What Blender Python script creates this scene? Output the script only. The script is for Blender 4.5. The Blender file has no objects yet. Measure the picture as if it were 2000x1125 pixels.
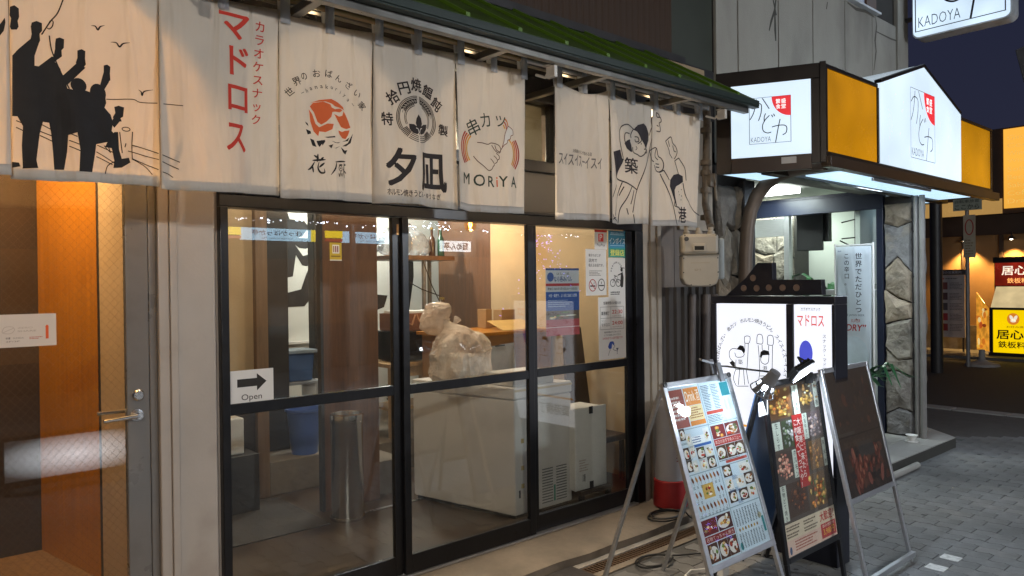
import bpy, bmesh, math, random
from mathutils import Vector, Matrix
from mathutils.geometry import tessellate_polygon
rnd = random.Random(7)
S = bpy.context.scene
COL = S.collection

# ------------------------------------------------------------------ camera
F, YAW, ROLL, PIT = 1450.0, math.radians(48.7), .012, 8 / 1450
CAMP = Vector((0, -3.4, 1.66))
FH = Vector((math.cos(YAW), math.sin(YAW), 0)); RH = Vector((math.sin(YAW), -math.cos(YAW), 0)); UZ = Vector((0, 0, 1))
FW = FH * math.cos(PIT) - UZ * math.sin(PIT); UP = FH * math.sin(PIT) + UZ * math.cos(PIT)
cr = (RH - UP * ROLL).normalized(); cu = (UP + RH * ROLL).normalized()
cam = bpy.data.cameras.new('camera'); camo = bpy.data.objects.new('camera', cam); COL.objects.link(camo)
cam.sensor_width = 36; cam.lens = 36 * F / 2000; cam.clip_end = 400; cam.clip_start = .05
mt = Matrix.Identity(4)
for i in range(3): mt[i][0], mt[i][1], mt[i][2], mt[i][3] = cr[i], cu[i], -FW[i], CAMP[i]
camo.matrix_world = mt
S.camera = camo

def ray(px, py):
    a, b = px - 1000, py - 562.5
    return FW + RH * ((a - ROLL * b) / F) - UP * ((b + ROLL * a) / F)
def proj(p):
    p = Vector(p) - CAMP; d = p.dot(FW)
    return (1000 + F * p.dot(cr) / d, 562.5 - F * p.dot(cu) / d, d)

# ------------------------------------------------------------------ world (clear night sky)
W = bpy.data.worlds.new('World'); S.world = W; W.use_nodes = True
nt = W.node_tree; bg = nt.nodes['Background']
bg.inputs[1].default_value = .75
tcw = nt.nodes.new('ShaderNodeTexCoord'); sx_ = nt.nodes.new('ShaderNodeSeparateXYZ'); rmp = nt.nodes.new('ShaderNodeValToRGB')
nt.links.new(tcw.outputs['Generated'], sx_.inputs[0]); nt.links.new(sx_.outputs['Z'], rmp.inputs[0]); nt.links.new(rmp.outputs[0], bg.inputs[0])
rmp.color_ramp.elements[0].color = (.030, .032, .060, 1); rmp.color_ramp.elements[1].color = (.010, .015, .042, 1); rmp.color_ramp.elements[1].position = .75

S.view_settings.view_transform = 'Standard'; S.view_settings.look = 'None'
S.view_settings.exposure = 0; S.view_settings.gamma = 1; S.view_settings.use_curve_mapping = False
S.cycles.use_denoising = True
S.cycles.transparent_max_bounces = 24; S.cycles.max_bounces = 8; S.cycles.sample_clamp_indirect = 4

def lamp(kind, loc, watts, col, size=.05, to=None, cone=None, blend=.5):
    l = bpy.data.lights.new(kind.lower() + '_light', kind); o = bpy.data.objects.new(kind.lower() + '_light', l)
    l.energy = watts; l.color = col
    if kind == 'AREA': l.size = size
    else: l.shadow_soft_size = size
    if cone: l.spot_size = math.radians(cone); l.spot_blend = blend
    o.location = loc
    if to is not None: o.rotation_euler = (Vector(to) - Vector(loc)).to_track_quat('-Z', 'Y').to_euler()
    COL.objects.link(o); return o
WARM = (1, .66, .34); NEUT = (1, .9, .78); COOL = (.72, .86, 1)

# ------------------------------------------------------------------ materials
def lin(h):
    h = h.lstrip('#'); c = [int(h[i:i + 2], 16) / 255 for i in (0, 2, 4)]
    return tuple(x / 12.92 if x <= .04045 else ((x + .055) / 1.055) ** 2.4 for x in c)
MATS = {}
def M(name, col, rough=.6, metal=0, var=.18, scale=6, st=(1, 1, 1), bump=0, bscale=60, emit=0, ecol=None, coat=0, spots=0, spotcol=(.02, .02, .02), spotscale=3, bst=None, per=0):
    if name in MATS: return MATS[name]
    if isinstance(col, str): col = lin(col)
    m = bpy.data.materials.new(name); m.use_nodes = True; n = m.node_tree; p = n.nodes['Principled BSDF']; L = n.links
    p.inputs['Roughness'].default_value = rough; p.inputs['Metallic'].default_value = metal
    tc = n.nodes.new('ShaderNodeTexCoord'); mp = n.nodes.new('ShaderNodeMapping'); mp.inputs['Scale'].default_value = st
    L.new(tc.outputs['Object'], mp.inputs[0])
    nz = n.nodes.new('ShaderNodeTexNoise'); nz.inputs['Scale'].default_value = scale; nz.inputs['Detail'].default_value = 6; nz.inputs['Roughness'].default_value = .65
    L.new(mp.outputs[0], nz.inputs[0])
    mr = n.nodes.new('ShaderNodeMapRange'); mr.inputs[1].default_value = .25; mr.inputs[2].default_value = .75; mr.inputs[3].default_value = 1 - var; mr.inputs[4].default_value = 1 + var
    L.new(nz.outputs[0], mr.inputs[0])
    mx = n.nodes.new('ShaderNodeMix'); mx.data_type = 'RGBA'; mx.blend_type = 'MULTIPLY'; mx.inputs[0].default_value = 1
    mx.inputs[6].default_value = (*col, 1); L.new(mr.outputs[0], mx.inputs[7])
    out = mx.outputs[2]
    if per:
        oi = n.nodes.new('ShaderNodeObjectInfo'); r4 = n.nodes.new('ShaderNodeMapRange'); r4.inputs[3].default_value = 1 - per; r4.inputs[4].default_value = 1 + per; L.new(oi.outputs['Random'], r4.inputs[0])
        ge = n.nodes.new('ShaderNodeNewGeometry'); n5 = n.nodes.new('ShaderNodeTexNoise'); n5.inputs['Scale'].default_value = 1.1; n5.inputs['Detail'].default_value = 7; L.new(ge.outputs['Position'], n5.inputs[0])
        r5 = n.nodes.new('ShaderNodeMapRange'); r5.inputs[1].default_value = .3; r5.inputs[2].default_value = .7; r5.inputs[3].default_value = .6; r5.inputs[4].default_value = 1.25; L.new(n5.outputs[0], r5.inputs[0])
        mm = n.nodes.new('ShaderNodeMath'); mm.operation = 'MULTIPLY'; L.new(r4.outputs[0], mm.inputs[0]); L.new(r5.outputs[0], mm.inputs[1])
        m6 = n.nodes.new('ShaderNodeMix'); m6.data_type = 'RGBA'; m6.blend_type = 'MULTIPLY'; m6.inputs[0].default_value = 1; L.new(out, m6.inputs[6]); L.new(mm.outputs[0], m6.inputs[7]); out = m6.outputs[2]
    if spots:
        n2 = n.nodes.new('ShaderNodeTexNoise'); n2.inputs['Scale'].default_value = spotscale; n2.inputs['Detail'].default_value = 8; L.new(mp.outputs[0], n2.inputs[0])
        r2 = n.nodes.new('ShaderNodeMapRange'); r2.inputs[1].default_value = .55; r2.inputs[2].default_value = .72; r2.inputs[3].default_value = 0; r2.inputs[4].default_value = spots
        L.new(n2.outputs[0], r2.inputs[0])
        m2 = n.nodes.new('ShaderNodeMix'); m2.data_type = 'RGBA'; L.new(r2.outputs[0], m2.inputs[0]); L.new(out, m2.inputs[6]); m2.inputs[7].default_value = (*spotcol, 1); out = m2.outputs[2]
    L.new(out, p.inputs['Base Color'])
    rr = n.nodes.new('ShaderNodeMapRange'); rr.inputs[3].default_value = max(0, rough - .12); rr.inputs[4].default_value = min(1, rough + .12); L.new(nz.outputs[0], rr.inputs[0]); L.new(rr.outputs[0], p.inputs['Roughness'])
    if coat: p.inputs['Coat Weight'].default_value = coat; p.inputs['Coat Roughness'].default_value = .06
    if bump:
        nb = n.nodes.new('ShaderNodeTexNoise'); nb.inputs['Scale'].default_value = bscale; nb.inputs['Detail'].default_value = 5
        if bst:
            m3 = n.nodes.new('ShaderNodeMapping'); m3.inputs['Scale'].default_value = bst; L.new(tc.outputs['Object'], m3.inputs[0]); L.new(m3.outputs[0], nb.inputs[0])
        else: L.new(tc.outputs['Object'], nb.inputs[0])
        b = n.nodes.new('ShaderNodeBump'); b.inputs['Strength'].default_value = bump; b.inputs['Distance'].default_value = .01; L.new(nb.outputs[0], b.inputs['Height']); L.new(b.outputs[0], p.inputs['Normal'])
    if emit:
        e = ecol or col
        p.inputs['Emission Color'].default_value = (*e, 1); p.inputs['Emission Strength'].default_value = emit
    MATS[name] = m; return m
def glow(name, hexcol, strength, var=.06, scale=1.5):
    """light box face / diffuser: emission with a soft uneven tube glow, plus a glossy acrylic skin"""
    if name in MATS: return MATS[name]
    m = M(name, (.5, .5, .5), .25, var=.02); n = m.node_tree; p = n.nodes['Principled BSDF']; L = n.links
    c = lin(hexcol); p.inputs['Emission Color'].default_value = (*c, 1)
    nz = n.nodes.new('ShaderNodeTexNoise'); nz.inputs['Scale'].default_value = scale; nz.inputs['Detail'].default_value = 1.5
    tc = n.nodes.new('ShaderNodeTexCoord'); L.new(tc.outputs['Object'], nz.inputs[0])
    r = n.nodes.new('ShaderNodeMapRange'); r.inputs[1].default_value = .3; r.inputs[2].default_value = .7; r.inputs[3].default_value = strength * (1 - var); r.inputs[4].default_value = strength * (1 + var)
    L.new(nz.outputs[0], r.inputs[0]); L.new(r.outputs[0], p.inputs['Emission Strength'])
    for l in list(p.inputs['Base Color'].links): L.remove(l)
    p.inputs['Base Color'].default_value = (*[x * .3 for x in c], 1)
    return m
def tubeglow():
    m = M('low white sign face', (.5, .5, .5), .3, var=.02); n = m.node_tree; L = n.links; p = n.nodes['Principled BSDF']; p.inputs['Emission Color'].default_value = (.9, .94, 1, 1)
    tc = n.nodes.new('ShaderNodeTexCoord'); mp = n.nodes.new('ShaderNodeMapping'); mp.inputs['Location'].default_value = (-.05 / .62, 0, -.28 / .19); mp.inputs['Scale'].default_value = (1 / .62, 0, 1 / .19)
    g = n.nodes.new('ShaderNodeTexGradient'); g.gradient_type = 'SPHERICAL'; L.new(tc.outputs['Object'], mp.inputs[0]); L.new(mp.outputs[0], g.inputs[0])
    r = n.nodes.new('ShaderNodeMapRange'); r.inputs[3].default_value = .25; r.inputs[4].default_value = 8; L.new(g.outputs[0], r.inputs[0]); L.new(r.outputs[0], p.inputs['Emission Strength']); return m
def glassm(name, tint=(.93, .95, .94), rough=.0, ior=1.5, boost=1.0, film=0, filmcol=(.6, .6, .6), crinkle=0):
    if name in MATS: return MATS[name]
    m = bpy.data.materials.new(name); m.use_nodes = True; n = m.node_tree; L = n.links; n.nodes.remove(n.nodes['Principled BSDF']); o = n.nodes['Material Output']
    t = n.nodes.new('ShaderNodeBsdfTransparent'); t.inputs[0].default_value = (*tint, 1)
    g = n.nodes.new('ShaderNodeBsdfGlossy'); g.inputs['Roughness'].default_value = rough
    f = n.nodes.new('ShaderNodeFresnel')
    ge = n.nodes.new('ShaderNodeNewGeometry'); ri = n.nodes.new('ShaderNodeMapRange'); ri.inputs[3].default_value = ior; ri.inputs[4].default_value = 1 / ior; L.new(ge.outputs['Backfacing'], ri.inputs[0]); L.new(ri.outputs[0], f.inputs[0])
    mu = n.nodes.new('ShaderNodeMath'); mu.operation = 'MULTIPLY'; mu.inputs[1].default_value = boost; mu.use_clamp = True; L.new(f.outputs[0], mu.inputs[0])
    x = n.nodes.new('ShaderNodeMixShader'); L.new(mu.outputs[0], x.inputs[0]); L.new(t.outputs[0], x.inputs[1]); L.new(g.outputs[0], x.inputs[2])
    out = x.outputs[0]
    if film:
        d = n.nodes.new('ShaderNodeBsdfDiffuse'); d.inputs[0].default_value = (*filmcol, 1)
        tc = n.nodes.new('ShaderNodeTexCoord'); nz = n.nodes.new('ShaderNodeTexNoise'); nz.inputs['Scale'].default_value = 5; nz.inputs['Detail'].default_value = 8; L.new(tc.outputs['Object'], nz.inputs[0])
        r = n.nodes.new('ShaderNodeMapRange'); r.inputs[1].default_value = .35; r.inputs[2].default_value = .75; r.inputs[3].default_value = film * .4; r.inputs[4].default_value = film * 1.5; L.new(nz.outputs[0], r.inputs[0])
        y = n.nodes.new('ShaderNodeMixShader'); L.new(r.outputs[0], y.inputs[0]); L.new(out, y.inputs[1]); L.new(d.outputs[0], y.inputs[2]); out = y.outputs[0]
    if crinkle:
        tk = n.nodes.new('ShaderNodeTexCoord'); nk = n.nodes.new('ShaderNodeTexNoise'); nk.inputs['Scale'].default_value = 22; nk.inputs['Detail'].default_value = 3; nk.inputs['Distortion'].default_value = 2.5; L.new(tk.outputs['Object'], nk.inputs[0])
        bk_ = n.nodes.new('ShaderNodeBump'); bk_.inputs['Strength'].default_value = crinkle; bk_.inputs['Distance'].default_value = .012; L.new(nk.outputs[0], bk_.inputs['Height'])
        L.new(bk_.outputs[0], g.inputs['Normal'])
        if film: L.new(bk_.outputs[0], d.inputs['Normal'])
    L.new(out, o.inputs[0]); MATS[name] = m; return m
def clothm(name, hexcol, trans=.35):
    if name in MATS: return MATS[name]
    m = bpy.data.materials.new(name); m.use_nodes = True; n = m.node_tree; L = n.links; n.nodes.remove(n.nodes['Principled BSDF']); o = n.nodes['Material Output']
    c = lin(hexcol)
    tc = n.nodes.new('ShaderNodeTexCoord'); nz = n.nodes.new('ShaderNodeTexNoise'); nz.inputs['Scale'].default_value = 4; nz.inputs['Detail'].default_value = 7; L.new(tc.outputs['Object'], nz.inputs[0])
    mr = n.nodes.new('ShaderNodeMapRange'); mr.inputs[3].default_value = .86; mr.inputs[4].default_value = 1.1; L.new(nz.outputs[0], mr.inputs[0])
    mx = n.nodes.new('ShaderNodeMix'); mx.data_type = 'RGBA'; mx.blend_type = 'MULTIPLY'; mx.inputs[0].default_value = 1; mx.inputs[6].default_value = (*c, 1); L.new(mr.outputs[0], mx.inputs[7])
    nb = n.nodes.new('ShaderNodeTexNoise'); nb.inputs['Scale'].default_value = 350; L.new(tc.outputs['Object'], nb.inputs[0])
    b = n.nodes.new('ShaderNodeBump'); b.inputs['Strength'].default_value = .25; b.inputs['Distance'].default_value = .002; L.new(nb.outputs[0], b.inputs['Height'])
    nw = n.nodes.new('ShaderNodeTexNoise'); nw.inputs['Scale'].default_value = 7; nw.inputs['Detail'].default_value = 2; nw.inputs['Distortion'].default_value = .8; mw = n.nodes.new('ShaderNodeMapping'); mw.inputs['Scale'].default_value = (1.5, 1, .28); mw.inputs['Rotation'].default_value = (0, .22, 0); L.new(tc.outputs['Object'], mw.inputs[0]); L.new(mw.outputs[0], nw.inputs[0])
    b2 = n.nodes.new('ShaderNodeBump'); b2.inputs['Strength'].default_value = .6; b2.inputs['Distance'].default_value = .05; L.new(nw.outputs[0], b2.inputs['Height']); L.new(b2.outputs[0], b.inputs['Normal'])
    d = n.nodes.new('ShaderNodeBsdfDiffuse'); t = n.nodes.new('ShaderNodeBsdfTranslucent')
    for s in (d, t): L.new(mx.outputs[2], s.inputs[0]); L.new(b.outputs[0], s.inputs['Normal'])
    x = n.nodes.new('ShaderNodeMixShader'); x.inputs[0].default_value = trans; L.new(d.outputs[0], x.inputs[1]); L.new(t.outputs[0], x.inputs[2]); L.new(x.outputs[0], o.inputs[0])
    MATS[name] = m; return m
def ink(h):
    """flat print; a trailing * marks print on a lit panel (it is lit from behind too)"""
    k = 'ink ' + h
    if k in MATS: return MATS[k]
    if h.endswith('*'): return M(k, h[:-1], .5, var=.03, emit=.75)
    return M(k, h, .7, var=.06, scale=15)

BLACKAL = M('black anodised aluminium', (.012, .012, .014), .32, .3, .2, 20)
GREYAL = M('brushed aluminium', (.55, .56, .58), .35, .9, .1, 10, (1, 1, 12))
STEEL = M('stainless steel', (.6, .6, .6), .25, 1, .08, 8)
GALV = M('galvanised steel', (.33, .33, .33), .45, .8, .3, 14)
DARKST = M('dark painted steel', (.035, .033, .033), .45, .2, .25, 8)
PAINT = M('beige grey enamel paint', (.42, .38, .34), .32, 0, .08, 3, spots=.35, spotcol=(.25, .2, .16), spotscale=4, bump=.05, bscale=90)
PAINTG = M('grey enamel steel', (.165, .158, .15), .3, 0, .1, 4, spots=.35, spotcol=(.1, .09, .08), spotscale=6)
CONC = M('weathered concrete', (.21, .175, .135), .85, 0, .3, 3, spots=.55, spotcol=(.10, .085, .07), spotscale=2.5, bump=.5, bscale=30)
CONCW = M('dirty cement panel', (.36, .35, .31), .85, 0, .16, 1.6, (1, 1, .45), spots=.6, spotcol=(.13, .125, .11), spotscale=1.3, bump=.25, bscale=70)
BROWNW = M('brown wood board', (.13, .06, .03), .42, 0, .35, 3, (14, 14, .8), coat=.15)
ORANGEW = M('orange wood veneer', (.50, .19, .014), .38, 0, .22, 3, (16, 16, .5), coat=.2)
LIGHTW = M('light wood', (.42, .26, .12), .5, 0, .25, 3, (12, 12, 1))
CREAM = M('cream plaster wall', (.50, .37, .22), .85, 0, .1, 3, bump=.15, bscale=80)
WHITEW = M('white plaster wall', (.62, .62, .58), .8, 0, .06, 2)
WHITEP = M('white plastic', (.68, .67, .64), .4, 0, .06, 4)
FOAM = M('expanded polystyrene', (.72, .7, .66), .75, 0, .06, 20, bump=.2, bscale=150)
CARD = M('brown cardboard', (.36, .21, .09), .8, 0, .15, 8)
BLACKP = M('black plastic', (.012, .012, .013), .4, 0, .2, 10)
RUBBER = M('black cable rubber', (.01, .01, .01), .5)
ROCK = [M('split stone %d' % i, c, .75, 0, .35, 9, spots=.6, spotcol=sc, spotscale=5, bump=1.0, bscale=40, per=.2) for i, (c, sc) in enumerate([((.22, .195, .155), (.07, .065, .06)), ((.15, .145, .14), (.25, .21, .15)), ((.26, .21, .15), (.08, .075, .07)), ((.17, .155, .135), (.06, .06, .06))])]
MORTAR = M('dark mortar', (.05, .045, .04), .9, 0, .3, 20)
CLOTH = clothm('off white canvas', '#ebe3d8', .40)
PAPER = M('white paper', (.72, .71, .69), .6, 0, .03, 3)
GLASS = glassm('shop window glass', boost=1.5, film=.012, filmcol=(.5, .45, .4))
WGLASS = glassm('wired glass', boost=1.2, film=.008, filmcol=(.4, .33, .25))
ACRYL = glassm('clear acrylic sheet', (.97, .98, .98), .03, 1.45, 1.3)
RGLASS = glassm('restaurant window glass', (.97, .98, .98), 0, 1.45, .6)
LEAF = M('dark green leaf', (.02, .09, .03), .35, 0, .4, 8)
GROUTD = M('dark joint sand', (.035, .035, .036), .95, 0, .3, 30)

# ------------------------------------------------------------------ object helpers
WL = {None: Vector((0, 0, 0))}
def thing(name, label, cat, loc=(0, 0, 0), group=None):
    o = bpy.data.objects.new(name, None); COL.objects.link(o); o.location = loc; o.empty_display_size = .1
    o['label'] = label; o['category'] = cat
    if group: o['group'] = group
    WL[o] = Vector(loc); return o
def tag(o, label, cat, group=None):
    o['label'] = label; o['category'] = cat
    if group: o['group'] = group
    return o
class MB:
    def __init__(s): s.v = []; s.f = []; s.mi = []; s.cur = 0
    def add(s, vs, fs):
        b = len(s.v); s.v += [Vector(v) for v in vs]
        for f in fs: s.f.append([b + i for i in f]); s.mi.append(s.cur)
        return s
    def box(s, x0, x1, y0, y1, z0, z1):
        return s.add([(x, y, z) for z in (z0, z1) for y in (y0, y1) for x in (x0, x1)], [(0, 2, 3, 1), (4, 5, 7, 6), (0, 1, 5, 4), (2, 6, 7, 3), (0, 4, 6, 2), (1, 3, 7, 5)])
    def obox(s, c, ax, h):
        c = Vector(c); ax = [Vector(a).normalized() * k for a, k in zip(ax, h)]
        return s.add([c + ax[0] * i + ax[1] * j + ax[2] * k for k in (-1, 1) for j in (-1, 1) for i in (-1, 1)], [(0, 2, 3, 1), (4, 5, 7, 6), (0, 1, 5, 4), (2, 6, 7, 3), (0, 4, 6, 2), (1, 3, 7, 5)])
    def beam(s, p, q, w, h, up=(0, 0, 1)):
        p, q = Vector(p), Vector(q); d = q - p; up = Vector(up)
        if abs(d.normalized().dot(up)) > .98: up = Vector((0, 1, 0))
        sd = d.cross(up).normalized(); u2 = sd.cross(d).normalized()
        return s.obox((p + q) / 2, (d, sd, u2), (d.length / 2, w / 2, h / 2))
    def prism(s, pts, ex):
        n = len(pts); pts = [Vector(p) for p in pts]; ex = Vector(ex)
        tri = [list(t) for t in tessellate_polygon([pts])]
        fs = tri + [[i + n for i in reversed(t)] for t in tri] + [(i, i + n, (i + 1) % n + n, (i + 1) % n) for i in range(n)]
        return s.add(pts + [p + ex for p in pts], fs)
    def tube(s, pts, r, n=8, closed=False):
        pts = [Vector(p) for p in pts]; k = len(pts); R = r if isinstance(r, (list, tuple)) else [r] * k
        vs = []; a0 = None
        for i in range(k):
            t = (pts[(i + 1) % k if closed else min(i + 1, k - 1)] - pts[(i - 1) % k if closed else max(i - 1, 0)]).normalized()
            if a0 is None:
                a0 = t.orthogonal().normalized()
            a0 = (a0 - t * a0.dot(t)); a0 = a0.normalized() if a0.length > 1e-6 else t.orthogonal().normalized()
            b = t.cross(a0)
            vs += [pts[i] + (a0 * math.cos(2 * math.pi * j / n) + b * math.sin(2 * math.pi * j / n)) * R[i] for j in range(n)]
        fs = []
        for i in range(k if closed else k - 1):
            i2 = (i + 1) % k
            fs += [(i * n + j, i * n + (j + 1) % n, i2 * n + (j + 1) % n, i2 * n + j) for j in range(n)]
        if not closed: fs += [tuple(reversed(range(n))), tuple((k - 1) * n + j for j in range(n))]
        return s.add(vs, fs)
    def lathe(s, c, prof, n=20, axis=(0, 0, 1)):
        c = Vector(c); ax = Vector(axis).normalized(); a = ax.orthogonal().normalized(); b = ax.cross(a)
        vs = [c + ax * z + (a * math.cos(2 * math.pi * j / n) + b * math.sin(2 * math.pi * j / n)) * max(r, 1e-4) for r, z in prof for j in range(n)]
        fs = [(i * n + j, i * n + (j + 1) % n, (i + 1) * n + (j + 1) % n, (i + 1) * n + j) for i in range(len(prof) - 1) for j in range(n)]
        return s.add(vs, fs)
    def build(s, name, mat, parent=None, bev=0, smooth=False, kind=None, mods=None, at=None):
        me = bpy.data.meshes.new(name); off = WL[parent]
        at = Vector(at) if at is not None else off
        me.from_pydata([v - at for v in s.v], [], s.f); 
        for m in (mat if isinstance(mat, (list, tuple)) else [mat]): me.materials.append(m)
        me.polygons.foreach_set('material_index', s.mi)
        bm = bmesh.new(); bm.from_mesh(me); bmesh.ops.recalc_face_normals(bm, faces=bm.faces); bm.to_mesh(me); bm.free()
        if smooth:
            me.shade_smooth(); me.set_sharp_from_angle(angle=.75)
        o = bpy.data.objects.new(name, me); COL.objects.link(o)
        if parent is not None: o.parent = parent
        o.location = at - off; WL[o] = at
        if kind: o['kind'] = kind
        if bev:
            b = o.modifiers.new('bevel', 'BEVEL'); b.width = bev; b.segments = 2; b.limit_method = 'ANGLE'; b.angle_limit = .7
        return o
def box(name, mat, parent, x0, x1, y0, y1, z0, z1, bev=0, **k): return MB().box(x0, x1, y0, y1, z0, z1).build(name, mat, parent, bev, **k)
def struct(name, mat, mb, **k):
    o = mb.build(name, mat, None, **k); o['kind'] = 'structure'; return o

class Fr:
    """a flat face standing in the scene: origin, right, up (as its viewer sees it) and outward normal"""
    def __init__(s, o, ux, uv): s.o = Vector(o); s.x = Vector(ux).normalized(); s.y = Vector(uv).normalized(); s.n = s.x.cross(s.y).normalized()
    def pix(s, px, py):
        d = ray(px, py); t = (s.o - CAMP).dot(s.n) / d.dot(s.n); q = CAMP + d * t - s.o
        return (q.dot(s.x), q.dot(s.y))
    def at(s, u, v, h=0): return s.o + s.x * u + s.y * v + s.n * h

GL = {}
def glyph(t, bold=0, font=None):
    k = (t, bold)
    if k in GL: return GL[k]
    if bold > .004:
        v0, f0, b0 = glyph(t); vs = []; fs = []; d = bold * .62
        for dx, dy in ((-d, -d), (d, -d), (-d, d), (d, d)):
            q = len(vs); vs += [(x + dx, y + dy) for x, y in v0]; fs += [tuple(i + q for i in f) for f in f0]
        GL[k] = (vs, fs, (b0[0] - d, b0[1] + d, b0[2] - d, b0[3] + d)); return GL[k]
    c = bpy.data.curves.new('t', 'FONT'); c.body = t; c.resolution_u = 3 if len(t) < 6 else 2; c.offset = bold
    o = bpy.data.objects.new('t', c); COL.objects.link(o); m = bpy.data.meshes.new_from_object(o)
    vs = [(v.co.x, v.co.y) for v in m.vertices]; fs = [tuple(p.vertices) for p in m.polygons]
    bpy.data.objects.remove(o); bpy.data.curves.remove(c); bpy.data.meshes.remove(m)
    xs = [v[0] for v in vs] or [0]; ys = [v[1] for v in vs] or [0]
    GL[k] = (vs, fs, (min(xs), max(xs), min(ys), max(ys))); return GL[k]
class Ink:
    def __init__(s, fr): s.fr = fr; s.d = []; s.L = 0
    def raw(s, vs, fs, c, L=None): s.d.append((vs, fs, c, s.L if L is None else L))
    def P(s, *p): return [s.fr.pix(*q) for q in p]                       # photo pixel -> place on this face
    def poly(s, pts, c, L=None): s.raw(list(pts), [tuple(t) for t in tessellate_polygon([[Vector((*p, 0)) for p in pts]])], c, L)
    def rect(s, x0, y0, x1, y1, c, L=None): s.raw([(x0, y0), (x1, y0), (x1, y1), (x0, y1)], [(0, 1, 2, 3)], c, L)
    def ell(s, cx, cy, rx, ry, c, L=None, n=20, a0=0): s.raw([(cx + rx * math.cos(2 * math.pi * i / n) * math.cos(a0) - ry * math.sin(2 * math.pi * i / n) * math.sin(a0), cy + rx * math.cos(2 * math.pi * i / n) * math.sin(a0) + ry * math.sin(2 * math.pi * i / n) * math.cos(a0)) for i in range(n)], [tuple(range(n))], c, L)
    def stroke(s, pts, w, c, L=None, closed=False, taper=False):
        pts = [Vector(p) for p in pts]; n = len(pts); vs = []
        for i, p in enumerate(pts):
            a = pts[i - 1] if (i or closed) else p; b = pts[(i + 1) % n] if (i < n - 1 or closed) else p
            t = b - a
            if t.length < 1e-9: t = Vector((1, 0))
            t.normalize(); nn = Vector((-t.y, t.x)); k = w / 2
            if taper: k *= max(.25, math.sin(math.pi * (i + .6) / (n + .2)))
            vs += [tuple(p + nn * k), tuple(p - nn * k)]
        fs = [(2 * i, 2 * i + 1, 2 * ((i + 1) % n) + 1, 2 * ((i + 1) % n)) for i in range(n if closed else n - 1)]
        s.raw(vs, fs, c, L)
    def curve(s, pts, w, c, L=None, closed=False, taper=False, k=5):
        p = [Vector(q) for q in pts]; n = len(p); out = []
        for i in range(n if closed else n - 1):
            p0 = p[(i - 1) % n] if (i or closed) else p[0]; p1 = p[i]; p2 = p[(i + 1) % n]; p3 = p[(i + 2) % n] if (i < n - 2 or closed) else p[-1]
            for j in range(k):
                t = j / k; out.append(.5 * ((2 * p1) + (p2 - p0) * t + (2 * p0 - 5 * p1 + 4 * p2 - p3) * t * t + (3 * p1 - p0 - 3 * p2 + p3) * t ** 3))
        if not closed: out.append(p[-1])
        s.stroke(out, w, c, L, closed, taper)
    def arc(s, cx, cy, rx, ry, a0, a1, w, c, L=None, n=24): s.stroke([(cx + rx * math.cos(math.radians(a0 + (a1 - a0) * i / n)), cy + ry * math.sin(math.radians(a0 + (a1 - a0) * i / n))) for i in range(n + 1)], w, c, L)
    def fit(s, t, x0, y0, x1, y1, c, bold=0, L=None, it=0):
        """text stretched into the box (y0 bottom, y1 top)"""
        vs, fs, b = glyph(t, bold)
        kx = (x1 - x0) / max(1e-6, b[1] - b[0]); ky = (y1 - y0) / max(1e-6, b[3] - b[2])
        s.raw([(x0 + (v[0] - b[0]) * kx + it * (v[1] - b[2]) * ky, y0 + (v[1] - b[2]) * ky) for v in vs], fs, c, L)
    def fitp(s, t, a, b, c, bold=0, L=None):
        """same, box given by two opposite corners in photo pixels"""
        mx, my = (a[0] + b[0]) / 2, (a[1] + b[1]) / 2
        x0 = s.fr.pix(a[0], my)[0]; x1 = s.fr.pix(b[0], my)[0]; y1 = s.fr.pix(mx, a[1])[1]; y0 = s.fr.pix(mx, b[1])[1]
        s.fit(t, x0, y0, x1, y1, c, bold, L)
    def ch(s, t, cx, cy, size, c, bold=0, rot=0, sx=1, L=None):
        vs, fs, b = glyph(t, bold)
        mx, my = ((b[0] + b[1]) / 2, (b[2] + b[3]) / 2) if ord(t[0]) < 256 or len(t) > 1 else (.5, .38)
        ca, sa = math.cos(rot) * size, math.sin(rot) * size
        s.raw([(cx + (v[0] - mx) * sx * ca - (v[1] - my) * sa, cy + (v[0] - mx) * sx * sa + (v[1] - my) * ca) for v in vs], fs, c, L)
    def vert(s, t, cx, y0, size, c, bold=0, pitch=1.05, sx=1, L=None):
        for i, g in enumerate(t):
            if g in 'ー～':
                s.ch(g, cx, y0 - i * size * pitch, size, c, bold, -math.pi / 2, sx, L)
            elif g != ' ': s.ch(g, cx, y0 - i * size * pitch, size, c, bold, 0, sx, L)
    def arct(s, t, cx, cy, rx, ry, a0, a1, size, c, bold=0, L=None):
        n = len(t)
        for i, g in enumerate(t):
            if g == ' ': continue
            a = math.radians(a0 + (a1 - a0) * (i / max(1, n - 1)))
            s.ch(g, cx + rx * math.cos(a), cy + ry * math.sin(a), size, c, bold, math.atan2(ry * math.sin(a), rx * math.cos(a)) - math.pi / 2, 1, L)
    def bars(s, x0, y1, x1, y0, rows, c, seed=0, fill=.55, L=None):
        """rows of print too small to read"""
        r = random.Random(seed); h = (y1 - y0) / rows
        for i in range(rows):
            x = x0; yb = y1 - (i + .5 + fill / 2) * h
            xe = x0 + (x1 - x0) * r.uniform(.6, 1)
            while x < xe:
                w = h * r.uniform(.5, 1.3); s.rect(x, yb, min(x + w * .8, xe), yb + h * fill * r.uniform(.8, 1), c, L); x += w
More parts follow.
